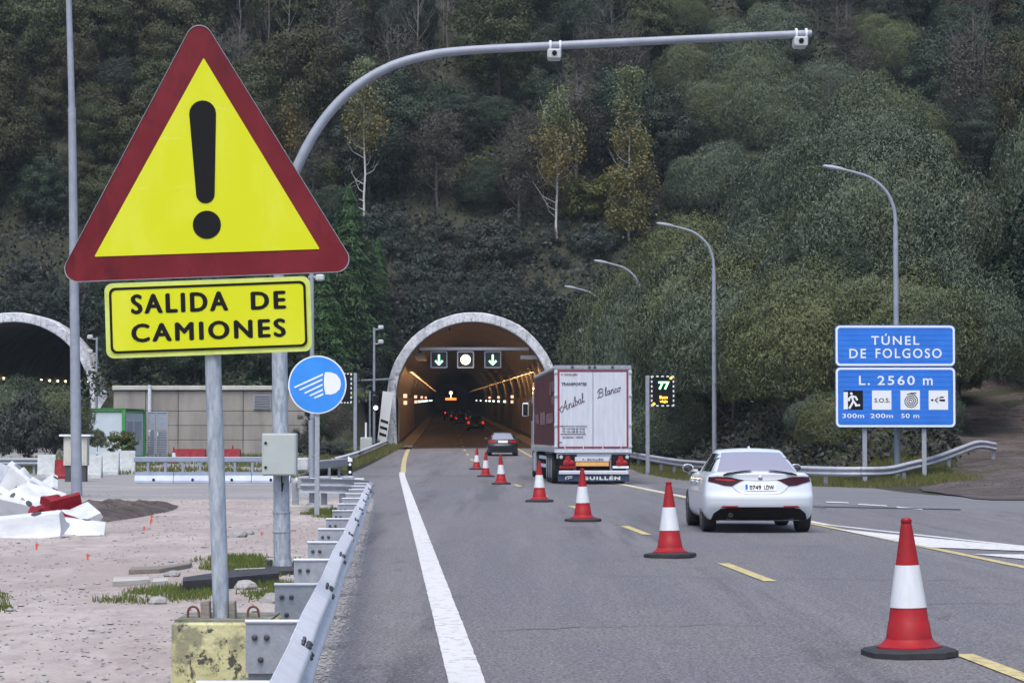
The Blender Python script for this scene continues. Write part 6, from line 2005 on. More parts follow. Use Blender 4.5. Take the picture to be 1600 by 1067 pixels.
slab('dark_beam', 'tarred dark beam on the grass crossing behind the sign post', 'beam', [(285, 928), (335, 924), (436, 914), (434, 905), (370, 908), (286, 921)], .12, 'tar')
slab('cast_foot', 'dark square footing under the camera mast', 'footing', [(415, 902), (462, 899), (460, 890), (418, 893)], .05, 'tar')
rk = MB()
bm = bmesh.new(); bmesh.ops.create_icosphere(bm, subdivisions=2, radius=1)
for v in bm.verts: v.co *= 1 + .35 * noise.noise(v.co * 1.3)
for v in bm.verts: v.co.z *= .55
bm.verts.index_update(); rk.add([tuple(v.co) for v in bm.verts], [tuple(v.index for v in f.verts) for f in bm.faces]); bm.free()
rk_me = rk.mesh('rock', 'stone', ang=25)
stones = [(269, 902, .10, 'pale rock sitting on the grass left of the sign post'), (382, 922, .13, 'dark rounded rock just right of the sign post on the dark beam'), (366, 918, .10, 'rock tucked behind the right side of the sign post'), (425, 943, .13, 'brown rock between the sign post and the second spacer block'),
          (245, 945, .10, 'rock in the gravel lower left of the sign post'), (388, 836, .10, 'lump of earth in the hollow left of the camera mast'), (372, 840, .16, 'brown stone at the left end of the hollow'), (425, 872, .08, 'stone at the foot of the camera mast'), (290, 860, .035, 'tiny dark stone alone on the gravel'),
          (188, 909, .05, 'tiny stone touching the pale slab'), (600 + 690, 0, 0, '')]
for px, py, r_, lab in stones:
    if not lab: continue
    p = G(px, py); o = link('rock', rk_me); o.location = p + Vector((0, 0, r_ * .3)); o.scale = (r_, r_ * .9, r_); o.rotation_euler = (0, 0, random.uniform(0, 6)); tag(o, lab, 'rock')
# loose stones: nobody could count them
peb = MB()
icos = [(0, 0, 1), (.9, 0, .3), (.28, .85, .3), (-.73, .53, .3), (-.73, -.53, .3), (.28, -.85, .3), (0, 0, -.4)]
icf = [(0, 1, 2), (0, 2, 3), (0, 3, 4), (0, 4, 5), (0, 5, 1), (6, 2, 1), (6, 3, 2), (6, 4, 3), (6, 5, 4), (6, 1, 5)]
def pebble(x, y, z, r_):
    a_ = random.uniform(0, 6); c, s = math.cos(a_), math.sin(a_)
    e = random.uniform(.6, 1.2)
    peb.add([(x + r_ * (v[0] * c - v[1] * s * e), y + r_ * (v[0] * s + v[1] * c * e), z + r_ * v[2] * .7) for v in icos], icf)
for _ in range(9000):
    y = 9 + 60 * random.random() ** 1.6
    x = random.uniform(-.26 * y - 1, Lx(y) - 1.0)
    if noise.noise(Vector((x * .7, y * .35, 2))) < random.uniform(-.5, .3): continue
    pebble(x, y, .014, random.uniform(.006, .026) * (1 if random.random() < .96 else 2.2))
for _ in range(5000):
    y = 6 + 44 * random.random() ** 1.5
    x = Lx(y) - .84 - abs(random.gauss(0, .16))
    pebble(x, y, .022, random.uniform(.006, .022))
o = peb.build('loose_gravel', 'stone'); o['kind'] = 'stuff'
peb = MB()
for _ in range(3500):
    y = random.uniform(46, 80); xr_ = ramp(y)[0]
    x = random.uniform(8.5, 24)
    edge = interp(y, [46, 62, 70, 76, 80], [30, 17.2, 14.0, 11.3, 9])
    if x < edge - 2.2 * random.random() ** 2: continue
    pebble(x, y, height(x, y) + .045, random.uniform(.012, .05))
o = peb.build('dirt_rubble', 'rubble'); o['kind'] = 'stuff'

# ================================================================== VEGETATION
def leaf_mesh(name, pos, nrm, size, aspect, m_, up_bias=None, sizevar=.4):
    """rhombic leaves at pos with facing nrm (N x 3)"""
    n = len(pos)
    s = size * (1 + sizevar * (rng.random(n) * 2 - 1))
    if up_bias is None:
        t = rng.normal(size=(n, 3))
    else:
        t = rng.normal(size=(n, 3)) * .55 + up_bias
    t -= nrm * np.sum(t * nrm, 1)[:, None]
    t /= np.linalg.norm(t, axis=1)[:, None] + 1e-9
    b_ = np.cross(nrm, t)
    L_ = (s)[:, None] * t
    W_ = (s * aspect)[:, None] * b_
    bend = nrm * (s * .12)[:, None]
    V = np.empty((n, 4, 3))
    V[:, 0] = pos - L_ * .5 - bend
    V[:, 1] = pos + W_ * .5
    V[:, 2] = pos + L_ * .5 - bend
    V[:, 3] = pos - W_ * .5
    me = bpy.data.meshes.new(name)
    me.vertices.add(n * 4); me.vertices.foreach_set('co', V.reshape(-1))
    me.loops.add(n * 4); me.loops.foreach_set('vertex_index', np.arange(n * 4, dtype=np.int32))
    me.polygons.add(n); me.polygons.foreach_set('loop_start', np.arange(0, n * 4, 4, dtype=np.int32))
    me.polygons.foreach_set('loop_total', np.full(n, 4, dtype=np.int32))
    me.materials.append(M[m_])
    me.update(calc_edges=True); me.validate()
    return me

def unit(n):
    v = rng.normal(size=(n, 3)); return v / np.linalg.norm(v, axis=1)[:, None]

def clumps(n_cl, per, center, rad, rc, lower=-.4, inner=.25, hang=0.0):
    """leaf positions on clumps spread through an ellipsoid"""
    P_, N_ = [], []
    for _ in range(n_cl):
        while True:
            d = unit(1)[0]
            if d[2] > lower: break
        k = 1 - inner * rng.random() ** 1.5 if rng.random() < .8 else rng.random()
        c = center + d * rad * k * (1 + .12 * rng.normal())
        r_ = rc * (.6 + .8 * rng.random())
        m = int(per * (r_ / rc) ** 1.5)
        q = unit(m)
        q[:, 2] = q[:, 2] * .85 + .12
        rr = rng.random(m) ** .35
        p = c + q * (r_ * rr)[:, None] * np.array([1, 1, .75])
        if hang: p[:, 2] -= hang * rng.random(m) ** 2 * r_
        nn = q + d * .5 + unit(m) * .55
        nn /= np.linalg.norm(nn, axis=1)[:, None]
        P_.append(p); N_.append(nn)
    return np.concatenate(P_), np.concatenate(N_)

def trunk_mb(h, r, lean=0.05, limbs=5, limb_from=.35, limb_len=.35, up=.7, twigs=0, n=8):
    mb = MB()
    pts = []; x = y = 0
    for i in range(7):
        f = i / 6
        pts.append((x, y, h * f)); x += random.gauss(0, lean) ; y += random.gauss(0, lean)
    mb.tube(pts, [r * (1 - .85 * i / 6) for i in range(7)], n)
    for k in range(limbs):
        f = limb_from + (0.95 - limb_from) * (k + random.random() * .6) / limbs
        i = min(5, int(f * 6)); p = Vector(pts[i]).lerp(Vector(pts[i + 1]), f * 6 - i)
        a = random.uniform(0, 2 * math.pi); l = h * limb_len * (1.15 - f * .7) * random.uniform(.7, 1.2)
        d = Vector((math.cos(a), math.sin(a), up * random.uniform(.5, 1.3))).normalized()
        e1 = p + d * l * .55; e2 = p + (d + Vector((0, 0, .35))).normalized() * l
        rr = r * (1 - .8 * f) * .5
        mb.tube([p, e1, e2], [rr, rr * .6, rr * .2], 5, caps=False)
        for _ in range(twigs):
            s_ = p.lerp(e2, random.uniform(.3, .95)); dd = (d + Vector((random.gauss(0, .5), random.gauss(0, .5), random.gauss(.2, .4)))).normalized()
            mb.tube([s_, s_ + dd * l * .35, s_ + (dd + Vector((0, 0, .2))) * l * .6], [rr * .35, rr * .22, rr * .08], 4, caps=False)
    return mb

VT = {}
def variant(key, trunk, trunk_m, P_, N_, size, aspect, m_, up=None, trunk_name='trunk', crown_name='crown'):
    tm = trunk.mesh(trunk_name, trunk_m) if trunk else None
    cm_ = leaf_mesh(crown_name, P_, N_, size, aspect, m_, up) if P_ is not None else None
    VT.setdefault(key, []).append((tm, cm_, trunk_name, crown_name))

A = np.array
for i in range(3):   # broad olive trees
    h = 7 + i
    P_, N_ = clumps(95, 260, A([0, 0, h * .60]), A([2.9, 2.9, h * .44]), .85, lower=-.8, inner=.5, hang=.5)
    variant('olive', trunk_mb(h * .8, .17), 'bark', P_, N_, .19, .5, 'leafolive')
    P_, N_ = clumps(95, 260, A([0, 0, h * .58]), A([2.7, 2.7, h * .45]), .85, lower=-.8, inner=.5, hang=.3)
    variant('dark', trunk_mb(h * .8, .17), 'bark', P_, N_, .18, .5, 'leafdark')
    # sparse brown-grey tree, many twigs
    P_, N_ = clumps(80, 120, A([0, 0, h * .58]), A([2.3, 2.3, h * .42]), .9, lower=-.8, inner=.7)
    variant('brown', trunk_mb(h, .13, limbs=12, limb_len=.42, up=1.1, twigs=5, limb_from=.2), 'palebark', P_, N_, .14, .5, 'leafbrown')
def dome(h, r, n, seed, low=-.45):
    d = unit(n); d = d[d[:, 2] > low]
    n = len(d)
    mod = np.empty(n)
    for i in range(n):
        v = Vector(d[i]) ; o = Vector((seed * 7.3, seed * 3.1, 0))
        mod[i] = .20 * noise.noise(v * 1.7 + o) + .13 * noise.noise(v * 4.1 + o) + .075 * noise.noise(v * 9 + o)
    k = 1 - .30 * rng.random(n) ** 2.2
    k += (rng.random(n) < .05) * rng.random(n) * .12
    p = d * A_([r, r, h * .5]) * ((1 + mod) * k)[:, None] + A_([0, 0, h * .47])
    nn = d + unit(n) * .75; nn /= np.linalg.norm(nn, axis=1)[:, None]
    return p, nn, d
A_ = np.array
for i, (hh, rr, nl) in enumerate(((5.2, 2.9, 42000), (6.6, 3.6, 60000), (8.2, 4.4, 80000), (7.0, 3.2, 52000))):
    P_, N_, D__ = dome(hh, rr, nl, i + 1)
    variant('bank', trunk_mb(hh * .5, .14, limbs=8, limb_from=.1, limb_len=.6, twigs=2), 'bark', P_, N_, .16, .26, 'leafwillow', up=D__ * .6 + A_([0, 0, 1.1]))
for i, (hh, rr, nl) in enumerate(((7.5, 3.4, 52000), (9.0, 4.2, 70000))):
    P_, N_, D__ = dome(hh, rr, nl, i + 9)
    variant('bigdark', trunk_mb(hh * .5, .16, limbs=8, limb_from=.1, limb_len=.6, twigs=2), 'bark', P_, N_, .19, .45, 'leafdark')
for i in range(4):   # willows: domes of upright narrow leaves
    hh = [3.6, 4.4, 5.2, 6.0][i]; rr = [2.3, 2.7, 3.1, 3.4][i]
    P_, N_ = clumps(int(105 + 30 * i), 330, A([0, 0, hh * .48]), A([rr, rr, hh * .52]), .60, lower=-.55, inner=.45)
    n = len(P_)
    variant('willow', trunk_mb(hh * .6, .10, limbs=7, limb_from=.1, limb_len=.5), 'bark', P_, N_, .19, .24, 'leafwillow', up=(P_ - A([0, 0, 0])) / np.linalg.norm(P_, axis=1)[:, None] * .8 + A([0, 0, 1.0]))
for i in range(3):   # low bramble domes
    P_, N_ = clumps(60, 110, A([0, 0, .4]), A([2.2, 2.0, 1.5 + .4 * i]), .55, lower=-.1, inner=.2)
    variant('bramble', trunk_mb(.8, .05, limbs=4, limb_from=.1), 'bark', P_, N_, .17, .55, 'leafbramble')
for i in range(2):
    P_, N_ = clumps(45, 90, A([0, 0, 1.2]), A([1.7, 1.7, 1.5]), .5, lower=-.5, inner=.3)
    variant('yellow', trunk_mb(1.6, .06, limbs=5, limb_from=.1), 'bark', P_, N_, .2, .6, 'leafyellow')
for i in range(3):   # bare slender trees
    variant('bare', trunk_mb(11 + i * 1.5, .085, lean=.14, limbs=14, limb_from=.25, limb_len=.20, up=2.2, twigs=3, n=6), 'palebark', None, None, 0, 0, '')
for i in range(2):   # conifer
    P_ = []; N_ = []
    h = 7.5
    for k in range(2600 * 5):
        f = rng.random() ** .75
        z = h * (.04 + .95 * f); rmax = 2.3 * (1 - f) ** .8 + .1
        lay = (z * 1.6) % 1
        r_ = rmax * (.45 + .55 * rng.random() ** .5) * (1.05 - .4 * lay)
        a = rng.random() * 2 * math.pi
        rb = 1 + .22 * math.sin(a * 5 + z * 2.3)
        P_.append((r_ * rb * math.cos(a), r_ * rb * math.sin(a), z - .22 * r_))
        N_.append((math.cos(a) * .5, math.sin(a) * .5, .9))
    P_ = A(P_); N_ = A(N_) + unit(len(P_)) * .4; N_ /= np.linalg.norm(N_, axis=1)[:, None]
    out = P_ * A([1, 1, 0]); out /= np.linalg.norm(out, axis=1)[:, None]
    variant('conifer', trunk_mb(h, .13, limbs=0), 'bark', P_, N_, .26, .22, 'leafconifer', up=out * 1.2 + A([0, 0, -.4]))

cnts = {}
def where(loc):
    px, py = proj(loc)
    v = 'high' if py < 130 else ('halfway up' if py < 280 else 'low down')
    if px < 110: h = 'left of the warning triangle'
    elif px < 440: h = 'behind the warning triangle'
    elif px < 640: h = 'between the triangle and the arch'
    elif px < 800: h = 'straight above the lit tunnel'
    elif px < 930: h = 'above the truck'
    elif px < 1080: h = 'beside the golden birch'
    elif px < 1290: h = 'under the arm tip'
    elif px < 1460: h = 'above the blue sign'
    else: h = 'at the right edge'
    return v + ' ' + h
SHORT = {}
def plant(key, loc, label, cat, name, group=None, s=1.0, sz=None, var=None, rz=None):
    if label in SHORT: label = SHORT[label] + ', ' + where(loc)
    vs = VT[key]; i = cnts.get(key, 0); cnts[key] = i + 1
    tm, cm_, tn, cn = vs[(i if var is None else var) % len(vs)]
    t = thing(name, label, cat, tuple(loc), random.uniform(0, 6.28) if rz is None else rz, group)
    t.scale = (s, s, sz if sz else s * random.uniform(.88, 1.12))
    if tm: link(tn, tm, t)
    if cm_: link(cn, cm_, t)
    return t

# ------------------------------------------------------------------ birches and other single trees in view
def on_slope(px, py):
    """first hit of the sight line with the terrain beyond the portals"""
    u, y, z = ray(px, py)
    D = 60.0
    while D < 320:
        p = Vector((u / y * D, D, CAM_H + z / y * D))
        if p.z < height(p.x, p.y): return p
        D += .4
    return None

def birch(px, py_foot, py_top, label, crown_from, wid, top_leaf, D=None, sparse=1.0, m1='leafbirch', lean=0.0, double=False):
    p = on_slope(px, py_foot) if D is None else P(px, py_foot, D)
    tp = P(px + lean, py_top, p.y)
    h = tp.z - p.z; dx = tp.x - p.x
    k = 3700 / p.y; w = wid / k
    t = thing('birch_tree', label, 'birch', (p.x, p.y, p.z - .4), 0, 'birches on the slope above the tunnel')
    mb = MB()
    pts = [(0, 0, 0)]
    for i in range(1, 9):
        f = i / 8; pts.append((dx * f + random.gauss(0, .05), random.gauss(0, .05), (h + .4) * f))
    r0 = .10
    mb.tube(pts, [r0 * (1 - .82 * i / 8) for i in range(9)], 8)
    if double:
        q = pts[4]; mb.tube([q, (q[0] + .25, q[1], q[2] + h * .12), (q[0] + .35, q[1], q[2] + h * .34)], [.07, .06, .02], 6)
    for k_ in range(16):
        f = .18 + .75 * k_ / 16; q = Vector(pts[0]).lerp(Vector(pts[-1]), f); a = random.choice([0, math.pi]) + random.gauss(0, .6)
        l = w * random.uniform(.6, 1.0) * (1 if f < .5 else 1.2 - f * .6)
        e = q + Vector((math.cos(a) * l * .6, math.sin(a) * l * .6, l * .30)); e2 = q + Vector((math.cos(a) * l, math.sin(a) * l, l * .9))
        mb.tube([q, e, e2], [.032, .02, .006], 5, caps=False)
        for _ in range(3):
            s_ = q.lerp(e2, random.uniform(.4, 1)); mb.tube([s_, s_ + Vector((random.gauss(0, .4), random.gauss(0, .4), random.uniform(.1, .8)))], [.010, .004], 4, caps=False)
    mb.build('trunk', 'birchbark', t)
    Ps, Ns = [], []
    n = int(6500 * sparse)
    for k_ in range(70):
        f = crown_from + (1 - crown_from) * rng.random()
        if f > .97: f = .97
        shape = math.sin(min(1, (f - crown_from) / (1 - crown_from) * 1.15 + .15) * math.pi * .93) ** .6
        a = rng.random() * 6.28; rr = w * shape * rng.random() ** .5
        c = A([dx * f + rr * math.cos(a), rr * math.sin(a), (h + .4) * f])
        m = int(n / 70 * 1.2)
        q = rng.normal(size=(m, 3)) * A([.32, .32, .42]); q[:, 2] -= abs(q[:, 2]) * .3
        Ps.append(c + q); Ns.append(unit(m))
    P_ = np.concatenate(Ps); N_ = np.concatenate(Ns)
    hi = P_[:, 2] > (h + .4) * (top_leaf + .10 * rng.normal(size=len(P_)))
    if (~hi).sum() > 10: link('crown', leaf_mesh('crown', P_[~hi], N_[~hi], .17, .6, m1), t)
    if hi.sum() > 10: link('crown', leaf_mesh('crown', P_[hi], N_[hi], .17, .6, 'leafbirchtop'), t)
    return t
birch(870, 378, 136, 'birch with bare white lower trunk, drooping olive crown, standing above the lane signals', .42, 40, .74, double=True)
birch(983, 372, 110, 'slender birch dressed in orange yellow leaves down to the ground', .03, 36, .72, sparse=2.2)
birch(569, 372, 92, 'birch with straight white trunk seen under the curved arm', .55, 32, .80, sparse=.7)
birch(452, 262, 140, 'small thin birch just right of the warning triangle edge', .25, 26, .8, sparse=.7)
for i, (px, pf, pt, ln) in enumerate(((373, 150, -60, 6), (418, 150, -80, 0), (446, 150, -60, 4), (536, 60, -90, 2), (554, 90, -90, 4), (519, 70, -90, -2), (630, 100, -40, 30), (692, 70, -60, 4), (590, 90, -60, 0), (608, 110, -60, 16), (480, 90, -60, 0), (1279, 55, -80, 3), (575, 100, -50, 14))):
    p = on_slope(px, pf + 0)
    if p is None: continue
    tp = P(px + ln, pt, p.y); h = tp.z - p.z
    t = plant('bare', (p.x, p.y, p.z - .3), 'slender bare grey tree among the leafless trees at the top of the slope', 'tree', 'bare_tree', 'bare trees at the top of the slope', s=1.0, sz=h / 12.0)
    t.scale = (1.0, 1.0, max(.5, h / 12.0))

# conifer right of the triangle
cf = on_slope(545, 505) or P(545, 505, 160)
def conifer_at(px, pyb, pyt, D, label, wpx):
    p = P(px, pyb, D); h = P(px, pyt, D).z - p.z
    t = thing('conifer_tree', label, 'conifer', tuple(p), random.uniform(0, 6), 'conifers left of the tunnel')
    tm, cm_, tn, cn = VT['conifer'][cnts.setdefault('con', 0) % 2]; cnts['con'] += 1
    s = (wpx / 3700 * D) / 4.6
    t.scale = (s, s, h / 7.5)
    link(tn, tm, t); link(cn, cm_, t)
conifer_at(545, 560, 288, 154.5, 'tallest bright green conifer between the warning triangle and the tunnel arch', 150)
conifer_at(505, 620, 400, 150, 'drooping green conifer behind the round blue sign', 130)
conifer_at(590, 500, 370, 160.5, 'small green conifer nearest to the left shoulder of the tunnel arch', 60)
for px, pb_, pt_, D_, w_ in ((215, 610, 520, 146, 75), (285, 610, 535, 147, 85), (360, 610, 530, 148, 80), (410, 610, 540, 145, 70)):
    conifer_at(px, pb_, pt_, D_, 'green conifer looking over the beige retaining wall', w_)

# ------------------------------------------------------------------ the slope above the tunnels
GR = 'trees of the dense wood above the tunnels'
pts = []
def far_enough(x, y, d):
    for (a, b_) in pts:
        if (a - x) ** 2 + (b_ - y) ** 2 < d * d: return False
    return True
clear = [(870, 378), (983, 372), (569, 372)]
n_slope = 0
tries = 0
LAB = {
 'bigdark': 'rounded dark green tree of the dense wood on the slope',
 'olive': 'olive green leafy tree of the dense wood on the slope',
 'dark': 'dark green leafy tree of the dense wood on the slope',
 'brown': 'thin brown grey tree with few leaves on the slope',
 'bramble': 'low dark bramble dome on the slope around the tunnel arch',
 'bank': 'grey green willow bush high on the slope above the road bank',
 'yellow': 'bright yellow green shrub among the dark trees of the slope',
 'bare': 'slender bare grey tree among the leafless trees at the top of the slope'}
NAMES = {'bigdark': 'leafy_tree', 'olive': 'leafy_tree', 'dark': 'leafy_tree', 'brown': 'thin_tree', 'bramble': 'bramble_bush', 'yellow': 'shrub', 'bare': 'bare_tree', 'bank': 'willow_bush'}
CATS = {'bigdark': 'tree', 'olive': 'tree', 'dark': 'tree', 'brown': 'tree', 'bramble': 'bush', 'yellow': 'bush', 'bare': 'tree', 'bank': 'bush'}
for k_, v_ in (('bigdark', 'rounded dark green tree of the wood'), ('olive', 'olive green leafy tree of the wood'), ('dark', 'dark green leafy tree of the wood'), ('brown', 'thin brown grey tree of the wood'), ('bramble', 'low dark bramble dome on the slope'),
               ('yellow', 'bright yellow green shrub on the slope'), ('bank', 'grey green willow bush on the slope'), ('bare', 'slender bare grey tree')):
    SHORT[LAB[k_]] = v_
SHORT['grey green willow bush on the bank between the road and the dirt track'] = 'grey green willow bush of the road bank'
while tries < 9000 and n_slope < 330:
    tries += 1
    y = random.uniform(160, 220); x = random.uniform(-.235 * y - 3, min(.235 * y, 48) + 3)
    z = height(x, y)
    px, py = proj((x, y, z))
    if py < -60: continue
    low = py > 372 - 0
    near_arch = low and 585 < px < 940
    d = 2.3 if near_arch else (3.0 if 480 < px < 980 and py > 200 else 3.7)
    if not far_enough(x, y, d): continue
    if any(abs(px - a) < 45 and b_ - 15 < py < b_ + 130 for a, b_ in clear) and not near_arch:
        key = random.choice(['bramble', 'brown', 'yellow'])
    elif near_arch: key = 'bramble'
    elif low: key = random.choice(['bramble', 'dark', 'dark', 'bramble'])
    elif px < 480: key = random.choices(['olive', 'dark', 'brown'], [6, 2.5, 1.2])[0]
    elif px < 700 and py < 130: key = random.choices(['brown', 'bare', 'dark', 'olive'], [5, 3, 1.5, 1])[0]
    elif px < 960 and py > 230: key = random.choices(['brown', 'yellow', 'dark', 'bramble'], [4, 4.5, 4, 1.5])[0]
    elif px < 1000: key = random.choices(['dark', 'brown', 'olive'], [4, 5, 1.2])[0]
    elif 1060 < px < 1460 and py > 60 and random.random() < .8: key = 'bank'
    else: key = random.choices(['dark', 'brown', 'olive'], [4, 3, 2.5])[0]
    if key == 'dark' and random.random() < .45: key = 'bigdark'
    pts.append((x, y))
    s = {'bigdark': .55, 'olive': .85, 'dark': .8, 'brown': .9, 'bramble': .85, 'yellow': .8, 'bare': 1, 'bank': .8}[key] * random.uniform(.6, 1.35)
    if key in ('dark', 'olive', 'brown', 'bigdark', 'yellow', 'bramble'):
        # keep the birches in sight: shorter trees in front of them
        for a, b_ in clear:
            if abs(px - a) < 50 and b_ - 4 < py < b_ + 110: s *= .4
    if low and key == 'dark': s *= .7
    plant(key, (x, y, z - .4), LAB[key], CATS[key], NAMES[key], GR if key not in ('bramble', 'yellow', 'bank') else 'shrubs on the slope above the tunnels', s=s)
    n_slope += 1

# brambles hanging over the arches and the head wall
for tx in (TX1, TX2):
    for k in range(44):
        a = math.pi * (k + .5) / 44
        r_ = (6.75 if k % 2 else 8.2) + random.uniform(-.1, .6)
        x = tx + r_ * math.cos(a); z = 3.3 + .8 + r_ * math.sin(a)
        z = min(z, 11.2)
        if z < 1.9: continue
        t = plant('bramble', (x, 158.6 + random.uniform(-.2, .6), z - .9), LAB['bramble'], 'bush', 'bramble_bush', 'brambles hanging round the tunnel arches', s=.55)
        t.scale = (.58, .42, .66)
for k in range(24):   # dark shrubs between the two mouths, right of the arch
    x = random.uniform(4.2, 9) if k % 3 else random.uniform(-12, -9.2)
    y = random.uniform(152, 158) if x > 0 else random.uniform(154, 158)
    z = height(x, y)
    plant('bramble', (x, y, z - .2 + (random.uniform(0, 5) if y > 156.5 else 0)), LAB['bramble'], 'bush', 'bramble_bush', 'brambles hanging round the tunnel arches', s=.7)
for k in range(12):
    x = -10.5 + random.uniform(-1.6, 1.2); y = random.uniform(154.8, 157.3)
    plant('dark', (x, y, height(x, y) - .5), 'dark tree squeezed between the retaining wall and the tunnel arch', 'tree', 'leafy_tree', 'trees left of the lit tunnel arch', s=.42 + .3 * random.random())
for k in range(16):
    x = random.uniform(-26, -12); y = random.uniform(144, 157)
    plant('dark', (x, y, height(x, y) - .5), 'dark leafy tree behind the retaining wall', 'tree', 'leafy_tree', 'trees behind the retaining wall', s=.5 + .25 * random.random())

# ------------------------------------------------------------------ willow bank right of the road
pts = []
nb = 0; tries = 0
GW = 'willow bushes on the bank right of the road'
def top_limit(px):
    return interp(px, [900, 930, 1000, 1060, 1130, 1200, 1300, 1400, 1440, 1460, 1520], [470, 385, 290, 235, 215, 150, 60, 90, 230, 440, 900])
while tries < 4000 and nb < 120:
    tries += 1
    y = random.uniform(82, 156)
    x = random.uniform(rail_x(min(y, 155)) + 1.5, ramp(y)[0] - 2.2)
    if not far_enough(x, y, 3.7): continue
    if y > 105 and x > ramp(y)[0] - 4.6: continue
    z = height(x, y)
    if y < 113 and x < rail_x(y) + 4.2: continue
    # keep the strip round the blue sign open
    if y < 88 and x < 17.5: continue
    px, py = proj((x, y, z))
    if px > 1475: continue
    i = random.choice([0, 1, 1, 2, 3])
    i = random.choice([0, 1, 2, 3, 2, 1]); hh = [5.4, 6.9, 8.5, 7.3][i]
    s = random.uniform(.75, 1.15)
    topy = proj((x, y, z + hh * s))[1]
    lim = top_limit(px)
    if topy < lim:
        need = (z + hh * s) - P(px, lim, y).z
        s = max(.3, (hh * s - need) / hh)
        if s < .42: i = 0
    if y < 94: s = min(s, .45); i = 0
    if x - rail_x(min(y, 155)) < 4: s = min(s, .62)
    pts.append((x, y)); nb += 1
    t = plant('bank', (x, y, z - .3), 'grey green willow bush on the bank between the road and the dirt track', 'bush', 'willow_bush', GW, s=s, var=i)
for px, D_, pt_ in ((985, 118, 415), (1030, 121, 400), (955, 128, 420), (1010, 130, 370), (975, 138, 400)):
    x_ = P(px, 600, D_).x; z_ = height(x_, D_)
    t = plant('bank', (x_, D_, z_ - .3), 'tall willow bush crowding the half buried street lamps, ' + {985: 'leftmost in front', 1030: 'rightmost', 955: 'just above the truck roof', 1010: 'tallest behind', 975: 'farthest'}[px], 'bush', 'willow_bush', 'willows round the buried street lamps', s=1, var=3)
    t.scale = (.62, .62, (P(px, pt_, D_).z - z_) / 7.3)
# right of the track and above it
pts = []
nr = 0; tries = 0
while tries < 3000 and nr < 60:
    tries += 1
    y = random.uniform(88, 190)
    xr, zr = ramp(y)
    x = xr + random.uniform(2.9 if y < 110 else 5.0, 17)
    if x > .25 * y + 4: continue
    if not far_enough(x, y, 3.6): continue
    key = random.choices(['bank', 'bigdark', 'olive'], [3, 3, 1.5])[0]
    s = random.uniform(.7, 1.1) * .8
    if y < 104: s *= .62
    lb = {'bank': 'willow bush right of the dirt track', 'bigdark': 'dark leafy tree right of the dirt track', 'olive': 'olive leafy tree right of the dirt track'}[key]
    pts.append((x, y)); nr += 1
    plant(key, (x, y, height(x, y) - .3), lb, 'bush' if key == 'bank' else 'tree', 'willow_bush' if key == 'bank' else 'leafy_tree', 'growth right of the dirt track', s=s)
# the tree whose crown leans over the track
plant('bigdark', P(1700, 560, 108) + Vector((0, 0, -1.6)), 'big leafy tree overhanging the dirt track at the right picture edge', 'tree', 'leafy_tree', None, s=1.15, var=1)
plant('bank', P(1500, 600, 97) + Vector((0, 0, -1.2)), 'willow bush at the bend of the dirt track right of the blue sign', 'bush', 'willow_bush', None, s=.75, var=1)

for i, (px, D_, pt_, w_, key) in enumerate(((1632, 128, 150, 170, 'bank'), (1640, 152, 40, 170, 'bigdark'), (1650, 116, 290, 190, 'bigdark'), (1620, 140, 60, 130, 'olive'), (1650, 106, 440, 130, 'bank'))):
    x_ = P(px, 600, D_).x; z_ = height(x_, D_); h_ = P(px, pt_, D_).z - z_
    t = plant(key, (x_, D_, z_ - .3), ['willow bush leaning over the dirt track from the right picture edge', 'dark tree high at the upper right, above the pale bend of the track', 'broad dark tree at the right picture edge over the lower track', 'olive tree topping the growth at the right picture edge', 'low willow bush beside the foot of the dirt track at the right edge', 'willow bush highest up at the upper right corner'][i], 'bush' if key == 'bank' else 'tree', 'willow_bush' if key == 'bank' else 'leafy_tree', 'growth right of the dirt track', s=1, var=0)
    cm_ = [c for c in t.children if c.name.startswith('crown')][0]
    hh_ = max(v[2] for v in cm_.bound_box); ww_ = max(v[0] for v in cm_.bound_box) * 2
    k_ = w_ / 3700 * D_ / ww_
    h_ = min(h_, 11)
    t.scale = (k_, k_, h_ / hh_)
# yard bushes
def bush_at(key, px, pyb, pyt, D, label, wpx, base_h, base_w, name='bush'):
    p = P(px, pyb, D); h = P(px, pyt, D).z - p.z
    t = plant(key, p, label, 'bush', name, None, s=1, var=0)
    cm_ = [c for c in t.children if c.name.startswith('crown')][0]
    bb_ = [Vector(v) for v in cm_.bound_box]; base_h = max(v.z for v in bb_); base_w = max(v.x for v in bb_) - min(v.x for v in bb_)
    t.scale = (wpx / 3700 * D / base_w, wpx / 3700 * D / base_w, h / base_h)
bush_at('bramble', 40, 712, 610, 105, 'dark rounded bush in front of the dark tunnel, left of the tall mast', 150, 2.1, 4.4, 'dark_bush')
bush_at('bank', 85, 712, 592, 108, 'feathery dark bush overlapping the tall mast before the dark tunnel', 130, 4.4, 5.4, 'dark_bush')
bush_at('bank', 5, 712, 585, 110, 'feathery bush at the left picture edge before the dark tunnel', 130, 4.4, 5.4, 'dark_bush')
bush_at('bigdark', 45, 715, 578, 116, 'darker bush behind the feathery ones before the dark tunnel', 120, 8, 5.4, 'dark_bush')
bush_at('yellow', 188, 712, 672, 112, 'small fan shaped olive bush in front of the site hut', 56, 2.7, 3.4, 'small_bush')
bush_at('willow', 152, 705, 668, 118, 'thin leafy bush overlapping the left corner of the site hut', 30, 4.4, 5.4, 'small_bush')
bush_at('dark', 500, 705, 620, 128, 'dark shrub between the blue sign post and the message panel', 70, 8, 5.4, 'dark_bush')
bush_at('brown', 530, 705, 620, 124, 'twiggy shrub behind the message panel pole', 60, 8, 5.4, 'dark_bush')
